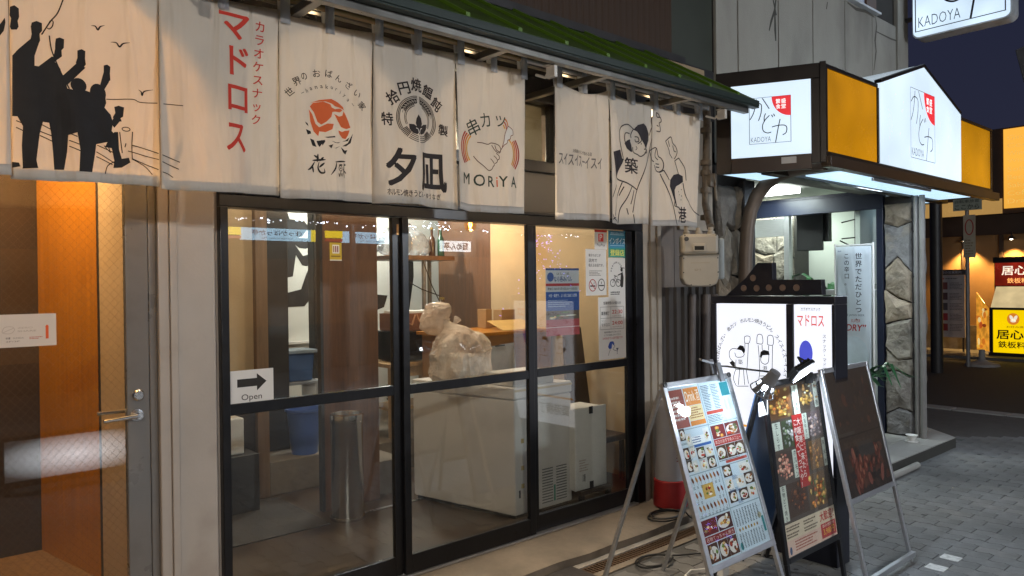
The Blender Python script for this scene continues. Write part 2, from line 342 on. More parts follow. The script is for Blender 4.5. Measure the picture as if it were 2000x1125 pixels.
    def food(s, x0, y0, x1, y1, seed, base='#3a2718', pal=('#c8893c', '#8a4a20', '#e2b978', '#5f7a2c', '#b23a22', '#efe3c8'), n=9, plate='#ece8e0'):
        r = random.Random(seed); w, h = x1 - x0, y1 - y0
        s.rect(x0, y0, x1, y1, base); s.L += 1
        if plate: s.ell((x0 + x1) / 2 + w * r.uniform(-.08, .08), y0 + h * .47, w * .42, h * .38, plate); 
        s.L += 1
        for i in range(n):
            q_ = 1 if n < 15 else .62; a, b = w * r.uniform(.08, .2) * q_, h * r.uniform(.07, .17) * q_; sp_ = .17 if n < 15 else .22
            cx = min(max(x0 + w * r.gauss(.5, sp_), x0 + a), x1 - a); cy = min(max(y0 + h * r.gauss(.48, sp_), y0 + b), y1 - b)
            k = min(a, b); a0 = r.uniform(-.6, .6)
            m = r.randint(6, 9); pts = [(cx + a * r.uniform(.7, 1) * math.cos(2 * math.pi * j / m), cy + b * r.uniform(.7, 1) * math.sin(2 * math.pi * j / m)) for j in range(m)]
            cc = shade(r.choice(pal), r.uniform(.6, 1.15)); s.raw(pts, [tuple(range(m))], cc)
            s.raw([(px * .5 + cx * .5 - a * .1, py * .5 + cy * .5 + b * .15) for px, py in pts], [tuple(range(m))], shade(cc, 1.3), s.L + 1)
            if i % 3 == 2: s.L += 1
        s.L -= 2 + n // 3
    def build(s, name, parent, base=.001, fn=None, cuts=None):
        mats = []; vs = []; fs = []; mi = []
        for k, (v2, f2, c, L) in enumerate(s.d):
            if c not in mats: mats.append(c)
            h = base + L * .00025 + (k % 900) * 4e-7
            b = len(vs); nv = len(v2); vs += [(p[0], p[1], h + (i * 4 // max(4, nv)) * 1.5e-6) for i, p in enumerate(v2)]
            for f in f2: fs.append([b + i for i in f]); mi.append(mats.index(c))
        me = bpy.data.meshes.new(name); me.from_pydata(vs, [], fs)
        for c in mats: me.materials.append(ink(c))
        me.polygons.foreach_set('material_index', mi)
        if cuts:
            bm = bmesh.new(); bm.from_mesh(me)
            for ax, vals in cuts:
                lo = min(v.co[ax] for v in bm.verts); hi = max(v.co[ax] for v in bm.verts)
                for q in vals:
                    if lo < q < hi:
                        co = [0, 0, 0]; no = [0, 0, 0]; co[ax] = q; no[ax] = 1
                        bmesh.ops.bisect_plane(bm, geom=bm.verts[:] + bm.edges[:] + bm.faces[:], plane_co=co, plane_no=no, dist=1e-6)
            bm.to_mesh(me); bm.free()
        off = WL[parent]
        for v in me.vertices:
            u, w, h = v.co
            v.co = s.fr.at(u, w, h + (fn(u, w) if fn else 0)) - off
        flip = 0
        me.update(); bm = bmesh.new(); bm.from_mesh(me)
        rev = [f for f in bm.faces if f.normal.dot(s.fr.n) < 0]
        if rev: bmesh.ops.reverse_faces(bm, faces=rev)
        bm.to_mesh(me); bm.free()
        o = bpy.data.objects.new(name, me); COL.objects.link(o)
        if parent is not None: o.parent = parent
        WL[o] = off; o['kind'] = 'stuff'
        return o
def shade(h, k):
    c = [min(255, int(int(h.lstrip('#').rstrip('*')[i:i + 2], 16) * k)) for i in (0, 2, 4)]
    return '#%02x%02x%02x' % tuple(c)
def copies(src, locs, parent, name=None):
    for l in locs:
        o = src.copy(); COL.objects.link(o); o.parent = parent; o.location = Vector(l) - WL[parent]; WL[o] = Vector(l)


# ================================================================== THE SETTING
ASPH = M('worn asphalt', (.045, .045, .048), .85, 0, .3, 5, bump=.6, bscale=160)
struct('ground', ASPH, MB().box(-60, 90, -70, 90, -.5, -.03))
# pavement of S shaped interlocking blocks
PAVB = M('pavement bedding', (.09, .09, .088), .95, 0, .3, 30)
pav = struct('pavement', PAVB, MB().box(-6, 10.35, -7.5, -.575, -.06, -.007))
PV = [M('grey paving block %d' % i, c, .72, 0, .28, 9, bump=.45, bscale=120, spots=.5, spotcol=(.05, .05, .05), spotscale=5, per=.06) for i, c in enumerate([(.185, .187, .186), (.178, .181, .182), (.192, .191, .186)])]
PL, PW = .225, .112
def paver_pts():
    top = []
    n = 8
    for i in range(n + 1): top.append((PW / 2 + .011 * math.sin(4 * math.pi * i / n) - .0022, -PL / 2 + .0022 + (PL - .0044) * i / n))
    for i in range(n, -1, -1): top.append((-PW / 2 + .011 * math.sin(4 * math.pi * i / n) + .0022, -PL / 2 + .0022 + (PL - .0044) * i / n))
    return top
PP = paver_pts()
cells = []
for i in range(-48, 88):
    for j in range(-32, 1):
        x = 1.0 + i * PW; y = -.72 + j * PL + (PL / 2 if i % 2 else 0)
        if x > 10.28 or x < -5.9 or y > -.7 or y < -7.3: continue
        if x > 8.62 + .8 * (-.6 - y): continue
        a = proj((x, y, 0)) if (Vector((x, y, 0)) - CAMP).dot(FW) > .3 else (0, 0, 0)
        vis = a[2] > 0 and 950 < a[0] < 2060 and 600 < a[1] < 1190
        cells.append((0 if vis else 1, a[2] if a[2] > 0 else 99, x, y))
cells.sort()
pm = []
for k in range(3):
    me = bpy.data.meshes.new('paver'); n = len(PP)
    lo = [(x, y, -.03) for x, y in PP]; ch = [(x, y, -.0018) for x, y in PP]; hi = [(x * .97, y * .984, 0) for x, y in PP]
    me.from_pydata(lo + ch + hi, [], [tuple(range(2 * n, 3 * n))] + [(i + b * n, (i + 1) % n + b * n, (i + 1) % n + (b + 1) * n, i + (b + 1) * n) for b in (0, 1) for i in range(n)])
    me.materials.append(PV[k]); pm.append(me)
rest = MB()
for q, (vz, d, x, y) in enumerate(cells):
    z = rnd.uniform(-.0015, .001); k = rnd.choice((0, 0, 1, 1, 2)); tilt = (rnd.uniform(-.008, .008), rnd.uniform(-.008, .008), rnd.uniform(-.01, .01))
    if q < 300:
        o = bpy.data.objects.new('paver', pm[k]); COL.objects.link(o); o.parent = pav; o.location = (x, y, z); o.rotation_euler = tilt
    elif vz == 0 or d < 16:
        rest.cur = k; R = Matrix.Rotation(tilt[2], 3, 'Z')
        rest.add([R @ Vector((a * .96, b * .975, 0)) + Vector((x, y, z)) for a, b in PP] + [R @ Vector((a, b, -.004)) + Vector((x, y, z)) for a, b in PP] + [Vector((a + x, b + y, -.02)) for a, b in PP],
                 [tuple(range(len(PP)))] + [(i + b * len(PP), (i + 1) % len(PP) + b * len(PP), (i + 1) % len(PP) + (b + 1) * len(PP), i + (b + 1) * len(PP)) for b in (0, 1) for i in range(len(PP))])
rest.build('farther_pavers', PV, pav, kind='stuff')
struct('asphalt_apron', M('dusty asphalt apron', (.085, .08, .078), .85, 0, .25, 7, bump=.5, bscale=170), MB().prism([(8.60, -.60, -.02), (10.33, -2.76, -.02), (10.33, 6, -.02), (8.60, 6, -.02)], (0, 0, .014)))
# white painted ticks on the blocks
WPAINT = M('worn white road paint', (.62, .62, .6), .7, 0, .2, 40, spots=.6, spotcol=(.2, .2, .2), spotscale=30)
m = MB()
for px, py in ((1857, 1089), (1829, 1108)):
    d = ray(px, py); p = CAMP + d * ((.004 - CAMP.z) / d.z)
    m.box(p.x - .045, p.x + .045, p.y - .05, p.y + .05, .0015, .004)
struct('pavement_marking', WPAINT, m)
m = MB()
for k in range(60):
    x, y = rnd.uniform(3.2, 8.2), rnd.uniform(-3.2, -.85); q = rnd.uniform(.008, .022); m.add([(x + q * rnd.uniform(.7, 1.2) * math.cos(j * .785), y + q * rnd.uniform(.7, 1.2) * math.sin(j * .785), .0022) for j in range(8)], [tuple(range(8))])
o = m.build('trodden_gum', M('trodden dark gum', (.05, .05, .05), .8, 0, .3, 30), pav, kind='stuff')
m = MB()
for k in range(26):
    x, y = rnd.uniform(2.6, 6.5), rnd.choice((rnd.uniform(-.95, -.6), rnd.uniform(-2.6, -.9))); a = rnd.uniform(0, 6.28); q = rnd.uniform(.006, .016); c_, s_ = math.cos(a) * q, math.sin(a) * q
    m.add([(x - c_, y - s_, .003), (x + s_ * .4, y - c_ * .4, .006), (x + c_, y + s_, .004), (x - s_ * .4, y + c_ * .4, .003)], [(0, 1, 2, 3)])
m.build('litter', M('pale paper and leaf scraps', (.35, .3, .22), .8, 0, .4, 3), pav, kind='stuff')
# cross street at the corner with its flush kerb
KERB = M('pale granite kerb', (.26, .25, .235), .8, 0, .2, 12, bump=.3, bscale=120)
kb = struct('kerb', PAVB, MB().box(10.36, 10.6, -9, 10, -.06, -.012))
for i in range(30):
    y0 = -9 + i * .6
    o = MB().box(10.365, 10.595, y0 + .006, y0 + .594, -.05, .006 + rnd.uniform(-.002, .002)).build('kerb_stone', KERB, kb, .006)
struct('road', M('dark road asphalt', (.04, .038, .036), .8, 0, .3, 6, bump=.6, bscale=180), MB().box(10.62, 17.2, -40, 40, -.045, -.005))
struct('far_pavement', M('far pavement slabs', (.11, .1, .09), .85, 0, .25, 5), MB().box(17.2, 19.1, -40, 40, -.05, .05))

# ledge in front of the doors, riser, drain
m = MB()
xs = [-3 + .25 * i for i in range(35)]
def ledge(x): return -.362 + .012 * math.sin(x * 3.1) + .008 * math.sin(x * 11)
for i in range(len(xs) - 1):
    a, b = xs[i], xs[i + 1]
    if b > 5.4: break
    ra, rb = .008 * math.sin(a * 7), .008 * math.sin(b * 7)
    v = [(a, .3, .092), (b, .3, .092), (a, -.02, .088), (b, -.02, .088), (a, ledge(a) + .03, .064 + ra * .4), (b, ledge(b) + .03, .064 + rb * .4), (a, ledge(a), .05), (b, ledge(b), .05), (a, -.365, -.03), (b, -.365, -.03)]
    m.add(v, [(0, 1, 3, 2), (2, 3, 5, 4), (4, 5, 7, 6), (6, 7, 9, 8)])
struct('entrance_ledge', CONC, m, smooth=True)
struct('gutter_kerb', M('grey mortar strip', (.3, .28, .25), .9, 0, .25, 8, bump=.5, bscale=50), MB().box(-3, 4.6, -.418, -.366, -.05, .004))
struct('drain_lip', CONC, MB().box(-3, 4.6, -.572, -.522, -.05, .002))
struct('drain_channel', M('drain dark', (.006, .006, .006), .95), MB().box(-3, 4.6, -.521, -.419, -.12, -.07))
gr = thing('drain_grate', 'rusty slotted drain grate set along the foot of the concrete ledge', 'drain grate', (3.7, -.47, -.01))
RUST = M('rusted iron', (.12, .075, .045), .75, .4, .4, 20)
GX0, GX1 = 3.12, 4.35
for y in (-.518, -.424): MB().box(GX0, GX1, y - .004, y + .004, -.03, -.002).build('side_bar', RUST, gr)
bar = MB().box(-.005, .005, -.044, .044, -.026, -.003).build('grate_bar', RUST, gr, at=(0, 0, 0)); n = int((GX1 - GX0) / .026)
bar.location = Vector((GX0 + .01, -.471, 0)) - WL[gr]
copies(bar, [(GX0 + .01 + .026 * i, -.471, 0) for i in range(1, n)], gr)
tag(box('cover_plate', M('dark checker plate', (.05, .045, .045), .55, .3, .3, 12, bump=.3, bscale=60), None, 2.25, 3.09, -.62, -.375, .005, .017, .004), 'flat dark metal plate bridging the drain in front of the ledge', 'cover plate')

# ================================================================== SHOP BUILDING
shop = thing('shop_building', 'low shop with pale steel pilaster, brown upper cladding and canvas curtains over its glass doors', 'building', (2.5, 0, 0))
def sb(name, mat, x0, x1, y0, y1, z0, z1, bev=0, **k): return box(name, mat, shop, x0, x1, y0, y1, z0, z1, bev, **k)
# pilaster between the two doors
sb('pilaster', PAINT, 1.012, 1.195, -.03, .12, .0, 2.95, .006)
sb('pilaster_fold', PAINT, 1.0, 1.030, -.045, -.032, .0, 2.95, .003)
sb('door_jamb', PAINT, .955, 1.0, -.035, .06, .0, 2.95, .004)
sb('door_jamb', PAINTG, .922, .953, -.012, .06, .0, 2.95, .004)
sb('lintel', PAINTG, -2.2, .92, -.01, .06, 2.32, 2.95, .004)
sb('pilaster_side', PAINT, 1.196, 1.216, .0, .14, .0, 2.95)
# transom band above the sliding doors
sb('head_panel', M('grey metal panel', (.09, .085, .08), .4, .3, .1, 3), 1.2, 4.45, .02, .06, 2.105, 2.36, .002)
for z0, z1 in ((2.36, 2.43), (2.80, 2.95)): sb('transom_rail', BLACKAL, 1.2, 4.45, -.02, .06, z0, z1, .004)
BLIND = M('pale blind behind wired glass', (.5, .42, .3), .8, 0, .08, 3)
for i, x in enumerate((1.2, 2.02, 2.62, 3.34, 4.40)):
    sb('transom_mullion', BLACKAL, x, x + .055, -.018, .058, 2.431, 2.799, .003)
for x0, x1 in ((1.256, 2.019), (2.076, 2.619), (2.676, 3.339), (3.396, 4.399)):
    w = sb('transom_pane', WGLASS, x0, x1, .016, .022, 2.432, 2.798)
    box('blind', BLIND, w, x0 + .03, x1 - .03, .06, .07, 2.44, 2.79)
sb('soffit_wall', DARKST, -3, 5.2, .02, .07, 2.951, 3.35)
# upper cladding: folded brown sheet, and the grey green return beside it
m = MB(); x = -3.0; z0, z1 = 3.34, 6.2
while x < 4.56:
    m.add([(x, -.0, z0), (x + .03, -.0, z0), (x + .038, .005, z0), (x + .056, .005, z0), (x + .064, 0, z0), (x, -.0, z1), (x + .03, -.0, z1), (x + .038, .005, z1), (x + .056, .005, z1), (x + .064, 0, z1)], [(i, i + 1, i + 6, i + 5) for i in range(4)]); x += .064
m.build('upper_cladding', M('brown painted corrugated steel', (.045, .021, .008), .65, 0, .15, 3), shop)
sb('upper_core', DARKST, -3, 4.6, .014, .4, 3.36, 6.2)
sb('corner_cladding', M('greenish grey steel sheet', (.05, .057, .043), .5, .1, .15, 3), 4.61, 5.195, .03, .4, 3.3, 6.2)
sb('wall_flashing', DARKST, -3, 4.75, -.028, -.004, 3.32, 3.372)
sb('timber_block', M('bare timber', (.33, .24, .14), .7, 0, .2, 8), 4.3, 4.95, -.06, -.03, 3.17, 3.3, .003)
# right of the doors: grooved beige jamb, recessed brown grey boarding, corrugated foot
for i, (x0, x1, y0) in enumerate(((4.213, 4.262, -.03), (4.264, 4.30, -.012), (4.302, 4.352, -.03), (4.354, 4.385, -.012), (4.387, 4.43, -.025))):
    sb('grooved_jamb', M('beige painted jamb', (.36, .31, .25), .5, 0, .15, 6, spots=.5, spotcol=(.14, .11, .09)), x0, x1, y0, .07, .085, 2.95, .003)
GB = M('brown grey wall board', (.18, .145, .12), .6, 0, .2, 3, (3, 3, .7), spots=.6, spotcol=(.08, .065, .055), spotscale=2)
for x0, x1 in ((4.432, 4.66), (4.664, 4.9), (4.904, 5.12)): sb('wall_board', GB, x0, x1, .03, .07, .085, 2.95, .002)
sb('wall_board', M('beige wall board', (.38, .32, .25), .6, 0, .12, 3, spots=.4, spotcol=(.2, .16, .12)), 4.70, 5.14, .005, .029, 2.06, 2.94, .002)
m = MB(); x = 4.46
while x < 5.1:
    m.add([(x, -.005, .09), (x + .04, -.005, .09), (x + .05, -.03, .09), (x + .085, -.03, .09), (x + .095, -.005, .09), (x, -.005, 1.62), (x + .04, -.005, 1.62), (x + .05, -.03, 1.62), (x + .085, -.03, 1.62), (x + .095, -.005, 1.62)], [(i, i + 1, i + 6, i + 5) for i in range(4)]); x += .095
m.build('corrugated_skirt', M('weathered dark corrugated sheet', (.065, .056, .05), .5, .3, .35, 5, (4, 4, .6), spots=.7, spotcol=(.04, .035, .03)), shop)
sb('party_wall', DARKST, 4.44, 5.6, .071, .3, .0, 3.3)
# interior shell
INF = M('brown polished concrete floor', (.055, .034, .02), .35, 0, .35, 2.2, spots=.6, spotcol=(.10, .08, .06), spotscale=1.6)
sb('floor', INF, 1.02, 4.62, .075, 3.45, .0, .098)
sb('back_wall', WHITEW, 1.02, 6.0, 3.45, 3.55, .0, 2.9)
sb('side_wall', CREAM, 4.62, 4.72, .3, 2.17, .0, 2.9)
sb('side_wall_wood', BROWNW, 4.63, 4.73, 2.172, 3.05, .0, 2.9)
sb('far_side_wall', WHITEW, 5.9, 6.0, 3.06, 3.44, .0, 2.9)
sb('left_wall', CREAM, .99, 1.018, .125, 3.45, .0, 2.9)
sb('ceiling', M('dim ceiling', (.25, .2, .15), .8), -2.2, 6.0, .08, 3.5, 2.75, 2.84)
# partition, posts, platform inside
sb('cream_partition', CREAM, 1.02, 2.18, 1.98, 2.05, .75, 2.74)
sb('dark_dado', M('dark stained dado', (.04, .03, .025), .5, 0, .3, 5), 1.02, 2.18, 1.97, 2.05, .099, .748)
sb('wood_post', M('grey brown post', (.2, .13, .08), .5, 0, .25, 3, (10, 10, .6)), 2.182, 2.272, 1.93, 2.06, .099, 2.74, .004)
sb('dark_post', DARKST, 2.40, 2.60, 2.3, 2.34, .351, 2.74, .004)
sb('dark_post', DARKST, 3.05, 3.17, 2.75, 2.87, .3, 2.74, .004)
sb('wood_pillar', BROWNW, 2.405, 2.84, 1.32, 1.365, .099, 2.74, .003); sb('pillar_edge', DARKST, 2.385, 2.404, 1.318, 1.372, .099, 2.74)
sb('raised_platform', M('stained concrete plinth', (.17, .14, .11), .75, 0, .35, 4, spots=.6, spotcol=(.07, .055, .045)), 2.28, 4.61, 1.95, 3.44, .099, .35, .006)
sb('raised_platform', MATS['stained concrete plinth'], 2.842, 3.1, 1.4, 1.94, .099, .35, .006)
sb('wall_ledge', WHITEP, 2.57, 4.7, 3.40, 3.449, 1.1, 1.125, .002)
# big brush lettering on the back wall
br = Fr((0, 3.448, 0), (1, 0, 0), (0, 0, 1)); I = Ink(br)
B = '#14100e'
def bs(pts, w, tp=False): I.curve(I.P(*pts), w, B, taper=tp)
I.poly(I.P((560, 412), (566, 428), (594, 432), (604, 444), (590, 462), (560, 470), (545, 470), (545, 412)), B)
I.poly(I.P((545, 462), (606, 466), (610, 478), (598, 486), (584, 484), (576, 478), (592, 500), (604, 496), (625, 480), (640, 480), (640, 500), (620, 540), (605, 585), (595, 598), (560, 600), (545, 600), (545, 570), (560, 572), (588, 565), (598, 535), (612, 505), (600, 520), (590, 518), (578, 498), (572, 540), (545, 545)), B)
I.poly(I.P((622, 535), (627, 560), (630, 580), (630, 640), (624, 620), (618, 590)), B)
I.poly(I.P((735, 470), (752, 470), (748, 490), (735, 492)), B); I.poly(I.P((735, 575), (757, 577), (750, 600), (735, 606)), B)
I.poly(I.P((796, 440), (806, 470), (808, 540), (800, 600), (790, 640), (775, 610), (780, 440)), B)
I.build('brush_lettering', shop, .001)

# ------------------------------------------------------------------ sliding doors
dr = thing('sliding_door', 'black aluminium sliding doors of three glazed leaves with lower kick panes', 'door', (2.7, 0, .09))
def db(name, mat, x0, x1, y0, y1, z0, z1, bev=.004): return box(name, mat, dr, x0, x1, y0, y1, z0, z1, bev)
db('frame_head', BLACKAL, 1.217, 4.21, -.035, .08, 2.085, 2.104); db('frame_head', BLACKAL, 1.217, 4.21, -.028, .08, 2.026, 2.083)
db('frame_jamb', BLACKAL, 1.217, 1.255, -.035, .08, .095, 2.025); db('frame_jamb', BLACKAL, 4.125, 4.21, -.035, .08, .095, 2.025)
db('sill_track', GREYAL, 1.256, 4.124, -.04, .08, .089, .101, .002)
for gx0, gx1, sx0, sx1, y in ((1.256, 2.136, 1.2555, 2.182, .012), (2.225, 3.094, 2.184, 3.142, -.012), (3.19, 4.06, 3.144, 4.123, .012)):
    if gx0 - sx0 > .003: MB().box(sx0, gx0, y - .016, y + .016, .103, 2.024).build('stile', BLACKAL, dr, .003)
    MB().box(gx1, sx1, y - .016, y + .016, .103, 2.024).build('stile', BLACKAL, dr, .003)
    MB().box(gx0, gx1, y - .0155, y + .0155, .103, .205).build('bottom_rail', BLACKAL, dr, .003)
    MB().box(gx0, gx1, y - .0155, y + .0155, 1.072, 1.124).build('mid_rail', BLACKAL, dr, .003)
    MB().box(gx0 - .004, gx1 + .002, y - .003, y + .003, 1.1245, 2.0245).build('glass_pane', GLASS, dr)
    MB().box(gx0 - .004, gx1 + .002, y - .003, y + .003, .2055, 1.0715).build('glass_pane', GLASS, dr)
MB().box(2.150, 2.162, -.030, -.0285, 1.93, 1.985).build('brass_catch', M('worn brass', (.45, .25, .1), .4, .8), dr)

# hinged wired-glass door on the left
hd = thing('hinged_door', 'grey steel hinged door with wired glass and a lever handle at the left edge', 'door', (.4, 0, .09))
box('stile', PAINTG, hd, .832, .92, -.012, .028, .1, 2.318, .004)
box('bottom_rail', PAINTG, hd, -.6, .831, -.012, .028, .1, .2, .004)
box('top_rail', PAINTG, hd, -.6, .831, -.012, .028, 2.24, 2.318, .004)
box('stile', PAINTG, hd, -.7, -.601, -.012, .028, .1, 2.318, .004)
g = box('glass_pane', WGLASS, hd, -.6, .831, .006, .013, .201, 2.239)
m = MB(); sp = .024
k = 0; w = .0004
for sgn in (1, -1):
    c = -4.0
    while c < 4:
        pts = []
        # line  z = 1.2*sgn*(x) + c clipped to the pane
        lo, hi = -.6, .83
        za = lambda x: 1.15 * sgn * x + c
        xa = [x for x in (lo, hi, (.201 - c) / (1.15 * sgn), (2.239 - c) / (1.15 * sgn)) if lo - 1e-6 <= x <= hi + 1e-6 and .2 <= za(x) <= 2.24]
        if len(xa) >= 2:
            x0, x1 = min(xa), max(xa)
            m.add([(x0, .0045, za(x0)), (x1, .0045, za(x1)), (x1, .0045, za(x1) + w * 2), (x0, .0045, za(x0) + w * 2)], [(0, 1, 2, 3)])
        c += sp * 1.52
m.build('wire_mesh', M('thin mesh wire', (.10, .075, .05), .6, .3), g, kind='stuff')
m = MB(); m.lathe((.868, -.012, 1.128), [(.026, 0), (.026, -.006), (.012, -.008), (.012, -.05), (.0, -.05)], 20, (0, 1, 0)); m.tube([(.868, -.052, 1.128), (.83, -.056, 1.128), (.735, -.05, 1.122)], [.011, .010, .008], 10)
m.build('lever_handle', STEEL, hd, smooth=True)
m = MB(); m.lathe((.868, .03, 1.135), [(.02, 0), (.012, .02), (.01, .05)], 14, (0, 1, 0)); m.tube([(.868, .08, 1.135), (.74, .08, 1.137)], .008, 8); m.build('inner_handle', STEEL, hd, smooth=True)
m = MB(); m.lathe((.874, -.012, 1.212), [(.024, 0), (.024, -.01), (.018, -.016), (.012, -.016), (.012, -.022), (0, -.022)], 20, (0, 1, 0)); m.build('cylinder_lock', STEEL, hd, smooth=True)
# lobby behind it
lb = thing('entrance_lobby', 'small lobby behind the wired glass with orange veneer wall and dark back wall', 'lobby', (.2, .9, .1))
def lbx(n, mat, *a, **k): return box(n, mat, lb, *a, **k)
lbx('floor', M('orange lit carpet', (.28, .17, .08), .9, 0, .25, 30), -2.0, .985, .08, 2.6, .0, .1)
MB().prism([(.955, 1.06, .1), (.985, 1.06, .1), (.83, 1.80, .1), (.80, 1.80, .1)], (0, 0, 2.64)).build('veneer_wall', ORANGEW, lb)
lbx('dark_reveal', DARKST, .955, .985, .985, 1.055, .1, 2.74)
lbx('beige_wall', M('beige lobby wall', (.52, .38, .24), .8, 0, .06, 3), .95, .985, .07, .98, .1, 2.74)
lbx('back_wall', M('dark brown lobby wall', (.035, .018, .009), .6, 0, .3, 3), -2, .83, 1.81, 1.9, .1, 2.74)
lbx('side_wall', M('dark brown lobby wall', (.035, .018, .009)), -2.1, -2.0, .08, 1.9, .1, 2.74)
lbx('ceiling', CREAM, -2, .98, .08, 1.9, 2.70, 2.748)
l = thing('ceiling_lamp', 'round warm ceiling lamp inside the lobby behind the wired glass', 'lamp', (.3, 1.1, 2.70))
MB().lathe((.3, 1.1, 2.70), [(.09, 0), (.09, -.03), (0, -.035)], 20).build('diffuser', glow('warm lamp diffuser', '#ffd9a0', 6), l, smooth=True)
lamp('POINT', (.3, 1.1, 2.55), 70, (1, .62, .28), .06)

# ------------------------------------------------------------------ awning
aw = thing('awning', 'green sheet metal awning over the shop front with raised seams and a dark front fascia', 'awning', (2, -.4, 2.9))
GREENM = M('shaded green roofing steel', (.045, .092, .008), .45, 0, .25, 4, spots=.7, spotcol=(.012, .018, .008), spotscale=5)  # sheet colour darkened to stand for the shadows between the ribs
AX0, AX1 = -2.6, 4.46
def awz(y): return 2.848 + (y + .78) * .605
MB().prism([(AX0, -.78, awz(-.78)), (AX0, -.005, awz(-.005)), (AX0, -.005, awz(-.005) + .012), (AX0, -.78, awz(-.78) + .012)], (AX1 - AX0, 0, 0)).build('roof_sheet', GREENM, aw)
x = AX0 + .05; 
rib = None
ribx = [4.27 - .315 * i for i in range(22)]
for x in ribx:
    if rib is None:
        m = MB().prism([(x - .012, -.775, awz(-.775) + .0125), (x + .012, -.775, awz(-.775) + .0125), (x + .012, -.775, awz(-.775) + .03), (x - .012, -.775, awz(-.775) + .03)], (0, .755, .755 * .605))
        rib = m.build('seam_rib', M('lit green rib cap', (.10, .20, .016), .42, 0, .1, 5), aw, at=(x, -.775, 0)); rx = x  # rib colour lightened so the seams look lit against the shaded sheet
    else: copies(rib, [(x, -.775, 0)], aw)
FASC = M('dark green fascia steel', (.018, .03, .024), .4, .1, .2, 4)
box('fascia', FASC, aw, AX0, AX1 + .02, -.80, -.782, 2.812, 2.850, .003)
box('gutter_lip', FASC, aw, AX0, AX1 + .02, -.798, -.75, 2.802, 2.811, .002)
BRZ = M('dull metal square tube', (.24, .23, .21), .33, .85, .2, 8)
box('long_tube', BRZ, aw, AX0, 4.44, -.745, -.705, 2.772, 2.807, .003)
box('long_tube', BRZ, aw, AX0, 4.44, -.44, -.40, 2.845, 2.88, .003)
for x in (.35, 1.35, 2.32, 3.05, 3.82): MB().box(x, x + .04, -.704, .0, 2.775, 2.81).build('cross_tube', BRZ, aw, .003)
for x in (.9, 2.66, 4.2):
    m = MB().box(x - .025, x + .025, -.70, -.66, 2.768, 2.774); m.tube([(x, -.68, 2.77), (x + .01, -.66, 2.74), (x + .03, -.62, 2.73), (x + .02, -.56, 2.755)], .008, 6); m.box(x - .003, x + .02, -.72, -.66, 2.71, 2.77)
    m.build('bracket_clamp', M('white metal bracket', (.6, .56, .5), .4, .3), aw, .002)
MB().prism([(AX0, -.6, 2.90), (AX0, -.02, 3.22), (AX0, -.02, 3.21), (AX0, -.6, 2.89)], (AX1 - AX0, 0, 0)).build('lining', DARKST, aw)

# ------------------------------------------------------------------ curtain rod and lamps behind it
NY = -.5
rod = thing('curtain_rod', 'bamboo coloured curtain rod under the awning carrying the canvas panels', 'rod', (2, NY, 2.84))
MB().tube([(-1.5, NY, 2.842), (2.62, NY, 2.842)], .013, 10).build('pole', M('varnished bamboo', (.45, .3, .13), .3, 0, .2, 5, (.6, 8, 8), coat=.4), rod, smooth=True)
MB().tube([(2.60, NY, 2.842), (4.32, NY, 2.842)], .0125, 10).build('pole', M('white steel pole', (.6, .55, .48), .3, .2), rod, smooth=True)
for i, (x, lab) in enumerate(((.60, 'behind the silhouette curtain'), (1.55, 'behind the orange meat curtain'), (2.45, 'behind the skewer hand curtain'), (3.18, 'behind the plain small print curtain'), (4.0, 'behind the cheering men curtains'))):
    l = thing('awning_lamp', 'small warm bulb under the awning ' + lab, 'lamp', (x, -.27, 2.80), 'bulbs behind the curtains')
    MB().lathe((x, -.27, 2.88), [(.03, 0), (.03, -.03), (.018, -.05)], 14).build('socket', BLACKP, l, smooth=True)
    MB().lathe((x, -.27, 2.83), [(.014, 0), (.03, -.03), (.026, -.055), (0, -.07)], 14).build('bulb', glow('warm bulb glass', '#ffdca8', 14), l, smooth=True)
    lamp('SPOT', (x, -.27, 2.76), (230, 105, 125, 95, 95)[i], (1, .52, .14) if i == 0 else (1, .80, .57), .03, (x - .03, -.52, 2.42), 110, .9)

